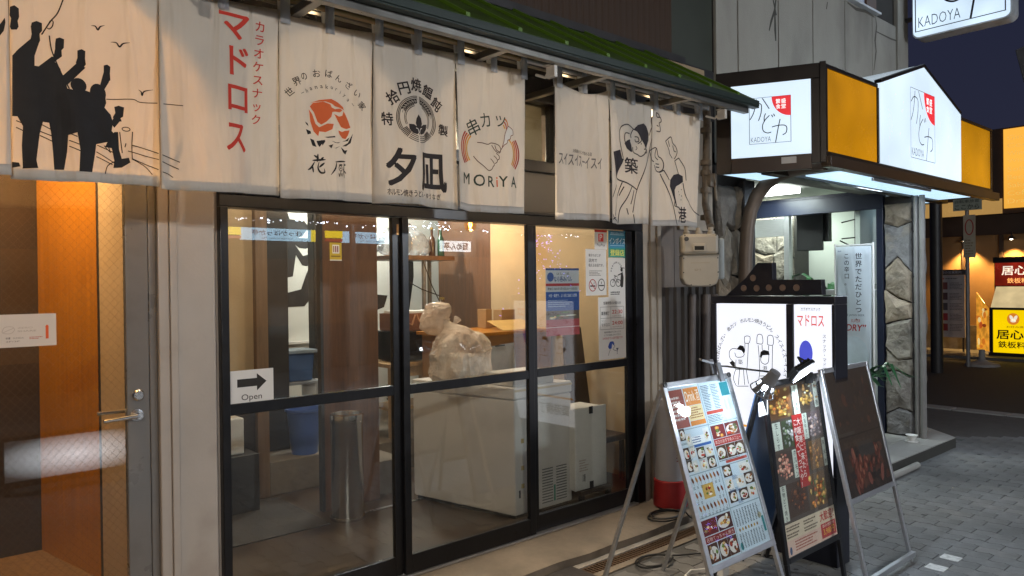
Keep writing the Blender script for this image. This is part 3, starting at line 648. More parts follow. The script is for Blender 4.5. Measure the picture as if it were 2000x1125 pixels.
# ================================================================== CANVAS CURTAINS
nf = Fr((0, NY, 0), (1, 0, 0), (0, 0, 1))
ZT, ZB = 2.79, 2.03
def noren(x0, x1, label, seed, zb=ZB, zt=ZT, sag=.012, tabs=None):
    r = random.Random(seed); ph = [r.uniform(0, 6.28) for _ in range(6)]; am = r.uniform(.7, 1.2)
    def fl(d, t): return math.exp(-(d / (.05 + .05 * t)) ** 2) * math.sin(math.pi * min(1, max(0, t) * 1.1))
    def fn(u, v):
        t = max(0, zt - v) / (zt - zb); s = (u - x0) / (x1 - x0)
        edge = .018 * t * (math.exp(-s * 9) * math.sin(ph[0]) + math.exp(-(1 - s) * 9) * math.sin(ph[1]) * 1.2)
        return 2.0 * am * (t ** .7) * (.009 * math.sin(s * 7.5 + ph[2] + t * .8) + .005 * math.sin(s * 17 + ph[3] - t * 1.4)) + edge + .012 * t * math.sin(s * 3.1 + ph[4]) + .003 * math.sin(s * 31 + ph[5]) * t * t + .011 * fl(s - .06 - (.35 + .1 * math.sin(ph[3])) * t, t) * abs(math.sin(ph[0] + 1)) - .011 * fl(1 - s - .05 - .5 * t, t) * abs(math.cos(ph[1]))
    T = thing('noren_curtain', label, 'noren', ((x0 + x1) / 2, NY, zb), 'canvas curtain panels')
    nx, nz = 36, 30; m = MB(); vs = []
    for j in range(nz + 1):
        for i in range(nx + 1):
            s = i / nx; t = j / nz
            zz = zt - (zt - zb) * t - (sag * 4 * s * (1 - s) * (1 - t)) + .006 * math.sin(s * 4 + ph[1]) * t
            u = x0 + (x1 - x0) * s + .006 * t * (s - .5)
            vs.append(nf.at(u, zz, fn(u, zz)))
    m.add(vs, [(j * (nx + 1) + i, j * (nx + 1) + i + 1, (j + 1) * (nx + 1) + i + 1, (j + 1) * (nx + 1) + i) for j in range(nz) for i in range(nx)])
    o = m.build('cloth', CLOTH, T, smooth=True); md = o.modifiers.new('thick', 'SOLIDIFY'); md.thickness = .0014; md.offset = -1
    # stitched hem
    m = MB(); vs = []
    for t in (1.002, .955):
        for i in range(nx + 1):
            u = x0 + (x1 - x0) * i / nx; zz = zt - (zt - zb) * t + .006 * math.sin(i / nx * 4 + ph[1]) * t; u += .006 * t * (i / nx - .5)
            vs.append(nf.at(u, zz, fn(u, zz) + .0012))
    m.add(vs, [(i, i + 1, nx + 2 + i, nx + 1 + i) for i in range(nx)])
    o = m.build('hem', clothm('hem canvas', '#cfc8c0', .15), T, smooth=True); md = o.modifiers.new('thick', 'SOLIDIFY'); md.thickness = .0012; md.offset = -1
    for tx in (tabs if tabs is not None else (x0 + .02, (x0 + x1) / 2)):
        m = MB(); pts = []
        prof = [(-.019, zt - .055), (-.017, zt), (-.018, 2.845), (-.012, 2.86), (0, 2.864), (.012, 2.86), (.018, 2.84), (.012, zt - .01), (.004, zt - .05)]
        tw = r.uniform(-.006, .006)
        m.add([(tx + s * .021 + tw * (k / 8), NY + y, z) for k, (y, z) in enumerate(prof) for s in (-1, 1)], [(2 * k, 2 * k + 1, 2 * k + 3, 2 * k + 2) for k in range(len(prof) - 1)])
        o = m.build('tab', clothm('grey blue tab tape', '#e0e3e8', .7), T, smooth=True); md = o.modifiers.new('thick', 'SOLIDIFY'); md.thickness = .0015
    return T, fn, ('cuts', x0, x1, zb, zt)
def nbuild(I, T, fn, c):
    _, x0, x1, zb, zt = c
    I.build('printed_design', T, .0032, fn, [(0, [x0 + (x1 - x0) * i / 36 for i in range(1, 36)]), (1, [zb + (zt - zb) * j / 15 for j in range(1, 15)])])
K = '#17100e'; RED = '#c8321e'; ORG = '#e2662e'
def cv(ox, oy, s): return lambda *p: [(ox + p[i] / s, oy + p[i + 1] / s) for i in range(0, len(p), 2)]
c1 = cv(0, 0, 2.679); c2 = cv(520, 0, 2.679); c3 = cv(1000, 0, 2.679); cH = cv(1180, 170, 4.018); cL = cv(1380, 580, 4.019)

# --- panel far left (only its edge shows)
T, fn, c = noren(-.088, .374, 'leftmost canvas curtain panel, cut by the picture edge, with one raised dark hand', 11)
I = Ink(nf); I.poly(I.P(*c1(-60, 150, 0, 128, 24, 95, 27, 120, 18, 165, 0, 186, -40, 300, -80, 420, -120, 500, -150, 300)), K); nbuild(I, T, fn, c)
# --- silhouettes
T, fn, c = noren(.379, .836, 'canvas curtain panel with black silhouettes of people raising glasses and three gulls', 12)
I = Ink(nf); p = lambda *a: I.P(*c1(*a))
for k, q in enumerate([
    (65, 290, 95, 258, 150, 212, 205, 215, 180, 265, 180, 345, 215, 352, 262, 308, 300, 345, 312, 390, 330, 405, 345, 470, 385, 480, 440, 482, 465, 490, 545, 480, 555, 540, 545, 565, 580, 600, 592, 640, 585, 685, 600, 700, 560, 745, 495, 760, 490, 800, 472, 906, 405, 902, 410, 790, 395, 700, 350, 712, 345, 800, 330, 892, 280, 890, 275, 800, 265, 700, 255, 645, 222, 640, 205, 700, 187, 840, 195, 880, 120, 878, 115, 760, 120, 660, 92, 608, 65, 605),
    (52, 35, 75, 28, 98, 45, 100, 90, 92, 110, 97, 140, 88, 155, 60, 155, 52, 140, 58, 95, 50, 80),
    (165, 120, 190, 113, 217, 125, 218, 165, 205, 180, 208, 215, 195, 245, 165, 245, 157, 215, 165, 180, 160, 140),
    (85, 275, 158, 205, 205, 220, 178, 300, 90, 330),
    (290, 205, 310, 200, 332, 210, 330, 255, 318, 268, 320, 300, 300, 315, 275, 308, 285, 260, 286, 230),
    (165, 375, 268, 300, 302, 312, 258, 350, 300, 390), (225, 352, 262, 338, 300, 355, 310, 400, 240, 420),
    (320, 405, 392, 340, 440, 362, 345, 452, 318, 440), (398, 272, 420, 265, 440, 275, 438, 315, 442, 345, 425, 367, 395, 362, 390, 335, 398, 310),
    (518, 455, 535, 395, 575, 402, 570, 430, 530, 492), (540, 345, 560, 340, 577, 350, 575, 385, 578, 420, 560, 432, 530, 420, 535, 395, 540, 380),
    (600, 558, 622, 552, 650, 562, 645, 610, 632, 618, 638, 635, 600, 637, 592, 612, 605, 590), (580, 645, 600, 608, 636, 625, 600, 668),
    (560, 745, 600, 690, 620, 690, 625, 780, 640, 830, 675, 825, 683, 850, 640, 876, 595, 878, 600, 840, 585, 775, 545, 772),
    (65, 845, 100, 850, 108, 870, 65, 876), (120, 870, 150, 845, 185, 850, 196, 882, 118, 882)]): I.poly(p(*q), K, k * .1)
for x, y, rx, ry in ((403, 455, 42, 44), (508, 492, 46, 54), (272, 372, 42, 40), (120, 292, 42, 40)):
    a = p(x, y)[0]; b = p(x + rx, y + ry)[0]; I.ell(a[0], a[1], b[0] - a[0], a[1] - b[1], K, 2)
def ln(w, *q): I.curve(p(*q), w, K, 3)
ln(.004, 330, -5, 300, 70, 262, 115, 215, 185); ln(.0035, 246, 140, 262, 112, 276, 115, 272, 140, 256, 155, 244, 150); ln(.004, 255, 190, 265, 260, 290, 330, 320, 400, 355, 472)
ln(.003, 555, 520, 690, 520, 735, 535, 830, 536)
for q in ((85, 630, 130, 650), (85, 665, 125, 686), (215, 655, 265, 680), (205, 690, 272, 715), (205, 712, 272, 742), (360, 705, 395, 722), (355, 740, 405, 762), (355, 770, 410, 796), (500, 765, 600, 800), (495, 800, 600, 852), (495, 825, 590, 862), (690, 760, 760, 778, 838, 800), (670, 790, 760, 815, 840, 832), (628, 690, 634, 740, 642, 800), (693, 690, 690, 760, 692, 832), (545, 912, 560, 870, 600, 845), (690, 832, 760, 870, 802, 912), (690, 830, 770, 862, 838, 885), (540, 765, 560, 785, 580, 800), (560, 760, 575, 790), (655, 770, 660, 750)): ln(.0032, *q)
a = p(660, 676)[0]; I.arc(a[0], a[1], .0125, .007, 0, 360, .003, K, 3)
for q in ((472, 140, 495, 142, 508, 160, 522, 143, 545, 136), (578, 222, 608, 225, 625, 245, 645, 228, 680, 223), (725, 470, 740, 480, 745, 498, 757, 477, 805, 467)): I.curve(p(*q), .006, K, 3, taper=True)
nbuild(I, T, fn, c)
# --- red vertical lettering
T, fn, c = noren(.838, 1.297, 'canvas curtain panel with large red vertical katakana lettering', 13)
I = Ink(nf)
for g, a in zip('マドロス', ((1143, 72, 1305, 205), (1195, 248, 1302, 400), (1187, 450, 1302, 582), (1180, 648, 1290, 792))):
    q = c1(*a); I.fitp(g, q[0], q[1], RED, .022)
for k, g in enumerate('カラオケスナック'):
    q = c1(1362 - 2 * k, 140 + k * 69); a = I.P(q[0])[0]; I.ch(g, a[0], a[1], .048 - .002 * k * .3, RED, .012)
ln(.003, 853, 545, 900, 550, 950, 558)
for q in ((845, 812, 890, 830, 935, 852), (845, 848, 890, 868, 930, 888), (845, 902, 875, 912, 902, 930)): ln(.0032, *q)
nbuild(I, T, fn, c)
# --- orange meat
T, fn, c = noren(1.299, 1.739, 'canvas curtain panel with an orange lump of meat over dark leaves', 14)
I = Ink(nf); p = lambda *a: I.P(*c2(*a))
for k, (g, x, y, ro) in enumerate((('世', 118, 482, .75), ('界', 152, 428, .5), ('の', 192, 400, .3), ('お', 258, 386, .1), ('ば', 318, 390, -.08), ('ん', 374, 412, -.25), ('ざ', 435, 445, -.45), ('い', 482, 488, -.6), ('家', 507, 552, -.8))):
    a = p(x, y)[0]; I.ch(g, a[0], a[1], .037, K, .006, ro)
for k, g in enumerate('~hanakuriya~'):
    t = k / 11; a = p(180 + 282 * t, 490 - 175 * t * (1 - t) + 55 * t * t)[0]; I.ch(g, a[0], a[1], .026, K, .0, .65 - 1.5 * t)
for q in ((240, 540, 290, 535, 325, 550, 338, 580, 330, 615, 305, 640, 280, 655, 262, 640, 245, 590, 222, 560), (215, 575, 235, 600, 252, 650, 270, 668, 310, 650, 343, 652, 335, 680, 300, 695, 270, 690, 265, 715, 240, 690, 222, 640), (225, 540, 270, 526, 330, 522, 370, 540, 405, 560, 412, 575, 390, 568, 350, 560, 335, 548, 300, 534, 255, 535), (345, 600, 375, 612, 400, 605, 410, 580, 425, 600, 440, 630, 452, 665, 430, 672, 390, 665, 370, 640), (370, 685, 400, 690, 420, 682, 448, 678, 440, 705, 425, 725, 400, 722, 380, 705), (330, 565, 350, 575, 385, 570, 400, 578, 380, 590, 350, 588, 335, 590)): I.poly(p(*q), ORG)
for q in ((190, 640, 205, 650, 210, 665, 198, 655), (195, 680, 222, 690, 225, 702, 205, 708), (218, 728, 240, 735, 255, 772, 232, 765), (255, 740, 300, 735, 270, 772, 262, 760), (280, 735, 300, 742, 285, 765), (315, 765, 340, 758, 330, 780), (295, 720, 350, 715, 352, 722, 310, 725), (330, 740, 350, 750, 385, 745, 370, 752), (350, 778, 385, 765, 355, 780, 330, 772), (388, 770, 420, 785, 438, 782, 425, 806, 405, 795), (400, 765, 440, 745, 465, 695, 455, 745, 430, 762), (400, 740, 440, 735, 448, 715, 425, 732)): I.poly(p(*q), K)
# brushed two-character name
for q in ((240, 815, 268, 832), (262, 808, 258, 850), (290, 825, 272, 845), (232, 842, 300, 838), (245, 848, 225, 880, 205, 892), (232, 868, 238, 905), (268, 848, 262, 880, 275, 905, 295, 905, 293, 885), (295, 855, 268, 878)): I.curve(p(*q), .0085, K, 1, taper=True)
for q in ((352, 850, 425, 842), (360, 850, 352, 885, 328, 918), (372, 866, 400, 863), (385, 900, 386, 922), (372, 908, 378, 928), (410, 862, 428, 860), (415, 850, 412, 900, 418, 930), (404, 885, 432, 905), (398, 905, 395, 925)): I.curve(p(*q), .007, K, 1, taper=True)
a = p(385, 882)[0]; I.arc(a[0], a[1], .011, .012, 0, 360, .004, K, 1); I.ell(a[0], a[1], .004, .004, K, 1)
nbuild(I, T, fn, c)
# --- round wheat emblem
T, fn, c = noren(1.741, 2.197, 'canvas curtain panel with a round wheat emblem above two huge black characters', 15)
I = Ink(nf); DK = '#2b201d'
for g, x, y, ro, sz in (('特', 630, 622, .05, .062), ('拾', 657, 508, .6, .064), ('円', 712, 462, .28, .064), ('焼', 776, 448, 0, .066), ('饂', 843, 482, -.35, .062), ('飩', 893, 545, -.62, .06), ('製', 927, 683, -.1, .056)):
    a = p(x, y)[0]; I.ch(g, a[0], a[1], sz, DK, .03, ro)
o_ = p(785, 630)[0]; e = p(893, 765)[0]; rx, ry = e[0] - o_[0], o_[1] - e[1]
for k in (1, .94, .88): 
    for a0, a1 in ((93, 212), (328, 447)): I.arc(o_[0], o_[1], rx * k, ry * k, a0, a1, .0034, DK)
for k in (.98, .90, .82, .74): I.arc(o_[0], o_[1], rx * k, ry * k, 238, 267, .0034, DK); I.arc(o_[0], o_[1], rx * k, ry * k, 273, 302, .0034, DK)
for a0 in list(range(214, 238, 4)) + list(range(304, 328, 4)): 
    a = math.radians(a0); I.stroke([(o_[0] + rx * k * math.cos(a), o_[1] + ry * k * math.sin(a)) for k in (.68, 1.0)], .0042, DK)
for k in (.66, .60): 
    for a0, a1 in ((110, 205), (335, 430)): I.arc(o_[0], o_[1], rx * k, ry * k, a0, a1, .003, DK)
for sg in (-1, 1):
    for i in range(7):
        a = math.radians(100 + i * 8.5) if sg < 0 else math.radians(80 - i * 8.5)
        for k, t in ((.84, .5), (.72, -.5)): I.ell(o_[0] + rx * k * math.cos(a), o_[1] + ry * k * math.sin(a), .0085, .0036, DK, 0, 8, a + (1.57 if sg < 0 else 1.57) + t * sg)
    I.arc(o_[0], o_[1], rx * .78, ry * .78, 96 if sg < 0 else 84, 165 if sg < 0 else 15, .002, DK, 1)
I.poly(p(783, 603, 800, 622, 807, 650, 798, 680, 788, 712, 776, 680, 765, 650, 770, 625), DK)
for sg in (-1, 1): 
    X = lambda x: 786 + sg * x
    I.poly(p(X(4), 700, X(10), 670, X(30), 655, X(54), 652, X(52), 678, X(36), 700, X(14), 708), DK); I.curve(p(X(2), 700, X(8), 680, X(20), 675), .004, '#e6ddd2', 2)
for g, a in (('夕', (620, 775, 765, 978)), ('凪', (798, 803, 940, 1005))): q = c2(*a); I.fitp(g, q[0], q[1], DK, .035)
for k, g in enumerate('ホルモン焼きうどん・ゆうなぎ'):
    a = p(636 + k * 20.8, 1003 + k * 2.1)[0]; I.ch(g, a[0], a[1], .034 if k < 8 else .029, DK, .022, 0, .68)
nbuild(I, T, fn, c)
# --- skewer hand and rainbow arcs
T, fn, c = noren(2.199, 2.655, 'canvas curtain panel with a hand holding a skewer inside red and yellow arcs', 16, tabs=(2.22, 2.43, 2.638))
I = Ink(nf); GD = '#2c3a2c'
for g, x, y, ro, sz in (('串', 1085, 665, .5, .088), ('カ', 1148, 628, .22, .085), ('ツ', 1222, 635, -.05, .072)):
    a = p(x, y)[0]; I.ch(g, a[0], a[1], sz, GD, .004, ro)
A = p(1178, 780)[0]; E_ = p(1330, 905)[0]; RX = E_[0] - A[0]; RY = .135
for k, cc in ((1, '#a32a1c'), (.925, '#c4421e'), (.85, '#d9761f'), (.775, '#e0a33a')):
    I.arc(A[0], A[1] - .01, RX * k, RY * 1.05 * k, 145, 212, .0085, cc); I.arc(A[0], A[1] - .01, RX * k, RY * 1.05 * k, -32, 32 if k > .8 else 50, .0085, cc)
for q, cc in (((1243, 625, 1258, 640, 1268, 668), '#d9761f'), ((1240, 640, 1250, 655, 1258, 678), '#c4421e'), ((1236, 655, 1246, 675), '#e0a33a')): I.curve(p(*q), .008, cc)
for q in ((1105, 745, 1130, 748, 1160, 755, 1180, 748, 1215, 760, 1228, 782, 1222, 800, 1200, 790, 1180, 760), (1090, 815, 1110, 845, 1140, 872, 1165, 892, 1182, 885, 1190, 868), (1175, 830, 1190, 848, 1196, 862, 1188, 872), (1192, 815, 1208, 830, 1212, 845, 1200, 856), (1205, 802, 1220, 815, 1222, 830, 1212, 838), (1196, 760, 1205, 785, 1225, 795)): I.curve(p(*q), .0042, '#4a2418', 2)
q = [(1235, 770), (1243, 740), (1248, 700), (1262, 668), (1270, 662), (1290, 680), (1292, 705), (1280, 712), (1275, 728), (1262, 735), (1258, 750), (1246, 758)]; I.poly(p(*[v for w in q for v in w]), '#ece4d8', 3); I.curve(p(*[v for w in q for v in w]), .0038, '#7a3a1c', 4, closed=True, k=4)
I.stroke(p(1238, 768, 1225, 790), .004, '#4a2418', 4)
for g, x, y, s_, cc in (('M', 1053, 932, .075, GD), ('O', 1118, 943, .078, GD), ('R', 1178, 950, .074, GD), ('i', 1210, 952, .074, ORG), ('Y', 1238, 950, .076, GD), ('A', 1298, 952, .078, GD)):
    a = p(x, y)[0]; I.ch(g, a[0], a[1], s_ * 1.05, cc, .012)
nbuild(I, T, fn, c)
# --- small print panel
T, fn, c = noren(2.878, 3.319, 'almost plain canvas curtain panel with one small line of grey katakana', 17, zb=2.018, sag=.05, tabs=(2.90, 3.10))
I = Ink(nf); p = lambda *a: I.P(*c3(*a)); GR = '#6c6764'
a = p(240, 822)[0]; b = p(462, 868)[0]; I.fitp('スイスイスーイスイ', c3(240, 812)[0], c3(462, 872)[0], GR, .012)
I.fitp('大阪産のジンが飲める店', c3(308, 788)[0], c3(422, 808)[0], '#4c4745', .012)
nbuild(I, T, fn, c)
# --- cheering men
T, fn, c = noren(3.321, 3.729, 'canvas curtain panel with a bent man in a bib raising a glass', 18, zb=2.018, sag=.03)
T2, fn2, c2_ = noren(3.731, 4.248, 'rightmost canvas curtain panel with the smaller man holding up two glasses', 19, zb=2.022, sag=.03, tabs=(3.75, 3.98, 4.225))
I = Ink(nf); p = lambda *a: I.P(*cH(*a)); KP = '#2a2024'; KW = .0065
def S1(*q, w=KW): I.curve(p(*q), w, KP, 2)
I.poly(p(235, 330, 262, 298, 300, 288, 330, 310, 350, 365, 348, 420, 330, 460, 320, 490, 308, 450, 290, 420, 280, 390, 258, 350), KP); I.poly(p(165, 440, 180, 420, 200, 410, 215, 455, 222, 510, 205, 505, 180, 480), KP); I.poly(p(58, 510, 132, 490, 148, 560, 158, 560, 100, 712), KP)
S1(155, 555, 140, 480, 125, 400, 130, 330, 155, 298, 190, 295, 230, 330); S1(205, 415, 175, 440, 165, 400, 170, 360, 200, 365); S1(230, 330, 210, 370, 212, 400); S1(240, 390, 262, 395, 268, 425, 248, 430, 242, 410); S1(280, 390, 284, 425, 262, 445); S1(225, 470, 230, 510, 262, 530, 285, 545, 310, 525, 325, 490); S1(305, 490, 320, 490, 325, 515, 308, 520); S1(230, 330, 260, 350, 282, 400); S1(250, 465, 258, 480, 248, 495, w=.004)
I.ell(*p(285, 447)[0], .004, .005, KP, 2)
S1(355, 380, 375, 325, 388, 318); S1(408, 345, 380, 420, 355, 520, 310, 640, 262, 805); S1(158, 560, 130, 640, 103, 708); S1(103, 708, 180, 752, 262, 805, w=.008)
for q in ((105, 765, 70, 820, 45, 868), (155, 745, 130, 840, 95, 920, 80, 1010), (165, 780, 142, 850), (218, 780, 180, 880, 150, 960, 140, 1065), (262, 805, 235, 900, 220, 985), (235, 810, 208, 920), (185, 950, 195, 1000), (225, 1000, 232, 1070), (48, 1000, 70, 1030, 100, 1050, 110, 1060), (50, 1040, 85, 1022)): S1(*q)
S1(388, 318, 372, 270, 380, 230, 400, 222, 408, 245); S1(380, 310, 400, 330, 408, 340)
q = cH(165, 555, 268, 680); I.fitp('築', q[0], q[1], KP, .02)
nbuild(I, T, fn, c)
I = Ink(nf)
S1(408, 200, 412, 235, 440, 240, 448, 270, 430, 285, 438, 320, 436, 350, 412, 345); S1(408, 200, 425, 215, 438, 240); S1(412, 300, 425, 310)
I.poly(p(505, 780, 508, 730, 540, 690, 580, 680, 612, 700, 615, 745, 590, 765, 560, 780, 545, 810, 548, 860, 562, 930, 555, 935, 538, 880), KP)
for q in ((355, 500, 412, 475, 432, 540, 450, 560, 464, 600, 462, 645, 442, 665, 415, 650, 400, 610), (355, 500, 375, 570, 395, 585), (415, 480, 405, 540, 432, 570), (412, 600, 440, 605), (415, 625, 442, 630), (450, 680, 490, 800, 530, 930, 560, 1085), (468, 655, 500, 730), (445, 670, 470, 652), (480, 425, 520, 392, 535, 440, 560, 470, 570, 510, 560, 545, 545, 565), (480, 425, 505, 495, 510, 525, 530, 560), (500, 420, 510, 470), (535, 460, 545, 500, 560, 510), (550, 580, 582, 558), (550, 580, 580, 680), (582, 558, 625, 640, 636, 735), (615, 755, 635, 860, 680, 920, 778, 1005), (545, 895, 542, 930, 560, 940, 590, 945)): S1(*q)
for x, y in ((583, 822), (605, 805), (590, 845), (608, 855), (604, 885)): I.ell(*p(x, y)[0], .003, .0045, KP, 2)
q = cH(580, 940, 640, 1065); I.fitp('港', q[0], q[1], KP, .02)
nbuild(I, T2, fn2, c2_)

# ================================================================== LIGHT BOX SIGN
lbx_ = thing('light_box_sign', 'upright lit white sign box with line drawn cheering men and a ship shape on top', 'light box sign', (4.3, -1.0, 0))
XF = 4.2
lf = Fr((XF, 0, 0), (0, -1, 0), (0, 0, 1))
def u2(px, py): return lf.pix(px, py)
ua, ub, uc, ud = u2(1398, 650)[0], u2(1535, 650)[0], u2(1549, 650)[0], u2(1624, 650)[0]
uL, uR = u2(1389, 650)[0], u2(1631, 650)[0]
zT = 1.565
FRM = M('navy black sign frame', (.012, .013, .022), .4, .1)
m = MB()
m.box(XF, XF + .16, -uR, -uL, 1.518, zT); m.box(XF, XF + .16, -uR, -uL, .0, .52); m.box(XF, XF + .16, -ua, -uL, .521, 1.517); m.box(XF, XF + .16, -uc, -ub, .521, 1.517); m.box(XF, XF + .16, -uR, -ud, .521, 1.517)
m.build('frame', FRM, lbx_, .004)
box('lit_panel', glow('white light box acrylic', '#f2f5ff', 1.02, .03), lbx_, XF + .012, XF + .15, -ub + .0005, -ua - .0005, .522, 1.516)
box('lit_panel', glow('white light box acrylic', '#eef3ff', 1.35), lbx_, XF + .012, XF + .15, -ud + .0005, -uc - .0005, .522, 1.516)
# ship shape
q = [lf.at(*u2(*a), -.03) for a in ((1412, 578), (1452, 542), (1474, 513), (1503, 513), (1504, 546), (1599, 546), (1601, 576))]
MB().prism(q, (.05, 0, 0)).build('ship_cutout', FRM, lbx_, .002)
for px, py in ((1466, 543), (1448, 563), (1473, 563), (1497, 562), (1524, 562), (1551, 562)):
    MB().lathe(lf.at(*u2(px, py), -.028), [(.0, .004), (.018, .004), (.021, 0)], 18, (-1, 0, 0)).build('porthole', M('dull brass porthole', (.3, .22, .18), .35, .6), lbx_, smooth=True)
I = Ink(Fr((XF + .012, 0, 0), (0, -1, 0), (0, 0, 1))); LK = '#23232a'
cx, cy = I.P(*cL(345, 520))[0]; ex = I.P(*cL(622, 520))[0][0]; ey = I.P(*cL(345, 180))[0][1]
arcs = '世界のおばんざい 串カツ ホルモン焼きうどん スイスイスーイスイ'
I.arct(arcs, cx, cy, ex - cx, (ey - cy), 188, -12, .031, '#3a3a42', .012)
def SL(*q, w=.0042): I.curve(I.P(*cL(*q)), w, LK)
I.poly(I.P(*cL(240, 405, 262, 378, 290, 385, 302, 420, 296, 450, 275, 420, 240, 412)), LK); I.poly(I.P(*cL(180, 515, 205, 498, 222, 520, 228, 560, 200, 540)), LK)
for q in ((240, 408, 205, 405, 180, 430, 185, 480, 225, 520), (222, 435, 235, 470, 280, 470, 298, 450), (300, 362, 300, 312, 340, 312, 335, 360, 300, 362), (328, 365, 325, 450, 318, 560), (302, 365, 300, 430), (232, 490, 228, 565), (228, 568, 318, 570), (228, 570, 212, 640, 235, 700), (260, 570, 250, 690), (290, 572, 300, 690), (312, 572, 330, 680), (240, 700, 330, 700)): SL(*q)
I.poly(I.P(*cL(418, 470, 425, 430, 450, 415, 490, 425, 495, 455, 440, 458, 430, 482)), LK)
for q in ((425, 470, 430, 510, 460, 528, 485, 510, 490, 455), (395, 365, 400, 300, 435, 300, 440, 365, 395, 365), (480, 375, 482, 308, 520, 308, 522, 375, 480, 375), (405, 378, 412, 450, 418, 580), (436, 375, 438, 420), (518, 382, 515, 580), (488, 382, 487, 420), (418, 620, 520, 620), (418, 580, 405, 700), (515, 580, 535, 700)): SL(*q)
for g, a in (('築', (248, 490, 285, 530)), ('港', (438, 540, 478, 580))): q = cL(*a); I.fitp(g, q[0], q[1], LK)
I.fit('築港横丁', .70, .60, 1.05, .69, LK, .015); I.rect(.66, .735, 1.09, .75, '#e8a33c*')
I.fitp('カラオケスナック', cL(740, 82)[0], cL(893, 110)[0], '#4a4a50', .01); I.fitp('マドロス', cL(712, 140)[0], cL(922, 232)[0], '#d85a56*', .02)
a = I.P(*cL(780, 440))[0]; I.ell(a[0], a[1], .042, .075, '#4a52c4*'); I.vert('スナック・マドロス', I.P(*cL(925, 310))[0][0], I.P(*cL(925, 310))[0][1], .026, '#77777d')
I.build('printed_design', lbx_, .001)

# ================================================================== STANDING BOARDS
def board(name, label, p0, p1, q0, q1, frame_mat, fw, back, foot0=.0, leg_mat=None, th=.022, legs=True):
    """p0,p1 bottom left/right of the frame's outer edge, q0,q1 top left/right"""
    p0, p1, q0, q1 = map(Vector, (p0, p1, q0, q1))
    f = Fr(p0, p1 - p0, q0 - p0); Wd = (p1 - p0).length; H = (q0 - p0).length
    T = thing(name, label, 'sign board', ((p0.x + p1.x) / 2, p0.y, 0))
    def bar(u0, u1, v0, v1, nm='frame_rail', h0=-th, h1=.0):
        m = MB(); m.add([f.at(u, v, h) for h in (h0, h1) for v in (v0, v1) for u in (u0, u1)], [(0, 2, 3, 1), (4, 5, 7, 6), (0, 1, 5, 4), (2, 6, 7, 3), (0, 4, 6, 2), (1, 3, 7, 5)]); return m.build(nm, frame_mat, T, .003)
    bar(0, fw, 0, H); bar(Wd - fw, Wd, 0, H); bar(fw + .0005, Wd - fw - .0005, 0, fw); bar(fw + .0005, Wd - fw - .0005, H - fw, H)
    m = MB(); m.add([f.at(u, v, h) for h in (-.014, -.009) for v in (fw + .0005, H - fw - .0005) for u in (fw + .0005, Wd - fw - .0005)], [(0, 2, 3, 1), (4, 5, 7, 6), (0, 1, 5, 4), (2, 6, 7, 3), (0, 4, 6, 2), (1, 3, 7, 5)])
    po = m.build('poster', PAPER, T)
    m = MB(); m.add([f.at(u, v, h) for h in (-.0045, -.003) for v in (fw + .0005, H - fw - .0005) for u in (fw + .0005, Wd - fw - .0005)], [(0, 2, 3, 1), (4, 5, 7, 6), (0, 1, 5, 4), (2, 6, 7, 3), (0, 4, 6, 2), (1, 3, 7, 5)])
    m.build('cover_sheet', ACRYL, T)
    lm = leg_mat or frame_mat
    dn = -f.y / f.y.z if f.y.z else Vector((0, 0, -1))
    for u in (fw / 2, Wd - fw / 2):
        a = f.at(u, 0, -th / 2); b = a + dn * (a.z - foot0); MB().beam(a, b, fw * .8, th * .9, f.n).build('front_leg', lm, T, .002)
        t = f.at(u, H - .03, -th - .008); g = Vector((t.x, t.y + back, foot0)); MB().beam(t, g, .022, .018, f.n).build('rear_leg', lm, T, .002)
    return T, f, Wd, H, fw, po
# --- lit menu board, silver
T, f, Wd, H, fw, po = board('menu_board', 'silver A-frame menu board with many small food pictures, nearest the glass doors', (2.865, -1.47, .335), (3.445, -1.47, .335), (2.89, -1.195, 1.175), (3.47, -1.195, 1.175), GREYAL, .03, .42)
I = Ink(f); hz = Fr(f.at(0, 0, -.0088), f.x, f.y); I.fr = hz
pw, ph = Wd - 2 * fw, H - 2 * fw
def bx(a, b, c_, d): return (fw + a * pw, fw + b * ph, fw + c_ * pw, fw + d * ph)
I.rect(*bx(0, 0, 1, 1), '#cfe0ea'); I.L = 1
for a in (.49,): I.rect(*bx(a, 0, a + .012, 1), '#9fb4bc')
for b in (.25, .49, .745): I.rect(*bx(0, b, 1, b + .006), '#9fb4bc')
I.rect(*bx(.01, .76, .22, .985), '#9c4a3a'); I.rect(*bx(.235, .88, .475, .985), '#e08a2c'); I.rect(*bx(.235, .79, .475, .878), '#f0d9a0'); I.rect(*bx(.235, .76, .475, .788), '#e08a2c'); I.L = 2
x0, y0, x1, y1 = bx(.25, .905, .40, .965); I.fit('Drink', x0, y0, x1, y1, '#fff6e0', .01); I.fit('酒', *bx(.415, .90, .465, .97), '#fff6e0')
I.bars(*[bx(.25, .80, .46, .87)[i] for i in (0, 3, 2, 1)], 5, '#a5672a', 3); I.bars(*[bx(.02, .80, .21, .95)[i] for i in (0, 3, 2, 1)], 6, '#e8d8cc', 4)
I.bars(*[bx(.52, .83, .66, .985)[i] for i in (0, 3, 2, 1)], 16, '#4a5258', 5); I.bars(*[bx(.68, .83, .80, .985)[i] for i in (0, 3, 2, 1)], 16, '#4a5258', 6); I.rect(*bx(.84, .90, .985, .985), '#2c8590'); I.rect(*bx(.52, .805, .80, .825), '#b8402e'); I.bars(*[bx(.52, .755, .80, .80)[i] for i in (0, 3, 2, 1)], 5, '#4a5258', 7)
for k, (a, b) in enumerate(((.84, .80), (.91, .80))): x0, y0, x1, y1 = bx(a, b, a + .05, b + .09); I.ell((x0 + x1) / 2, (y0 + y1) / 2, .01, .03, '#b9c4c6')
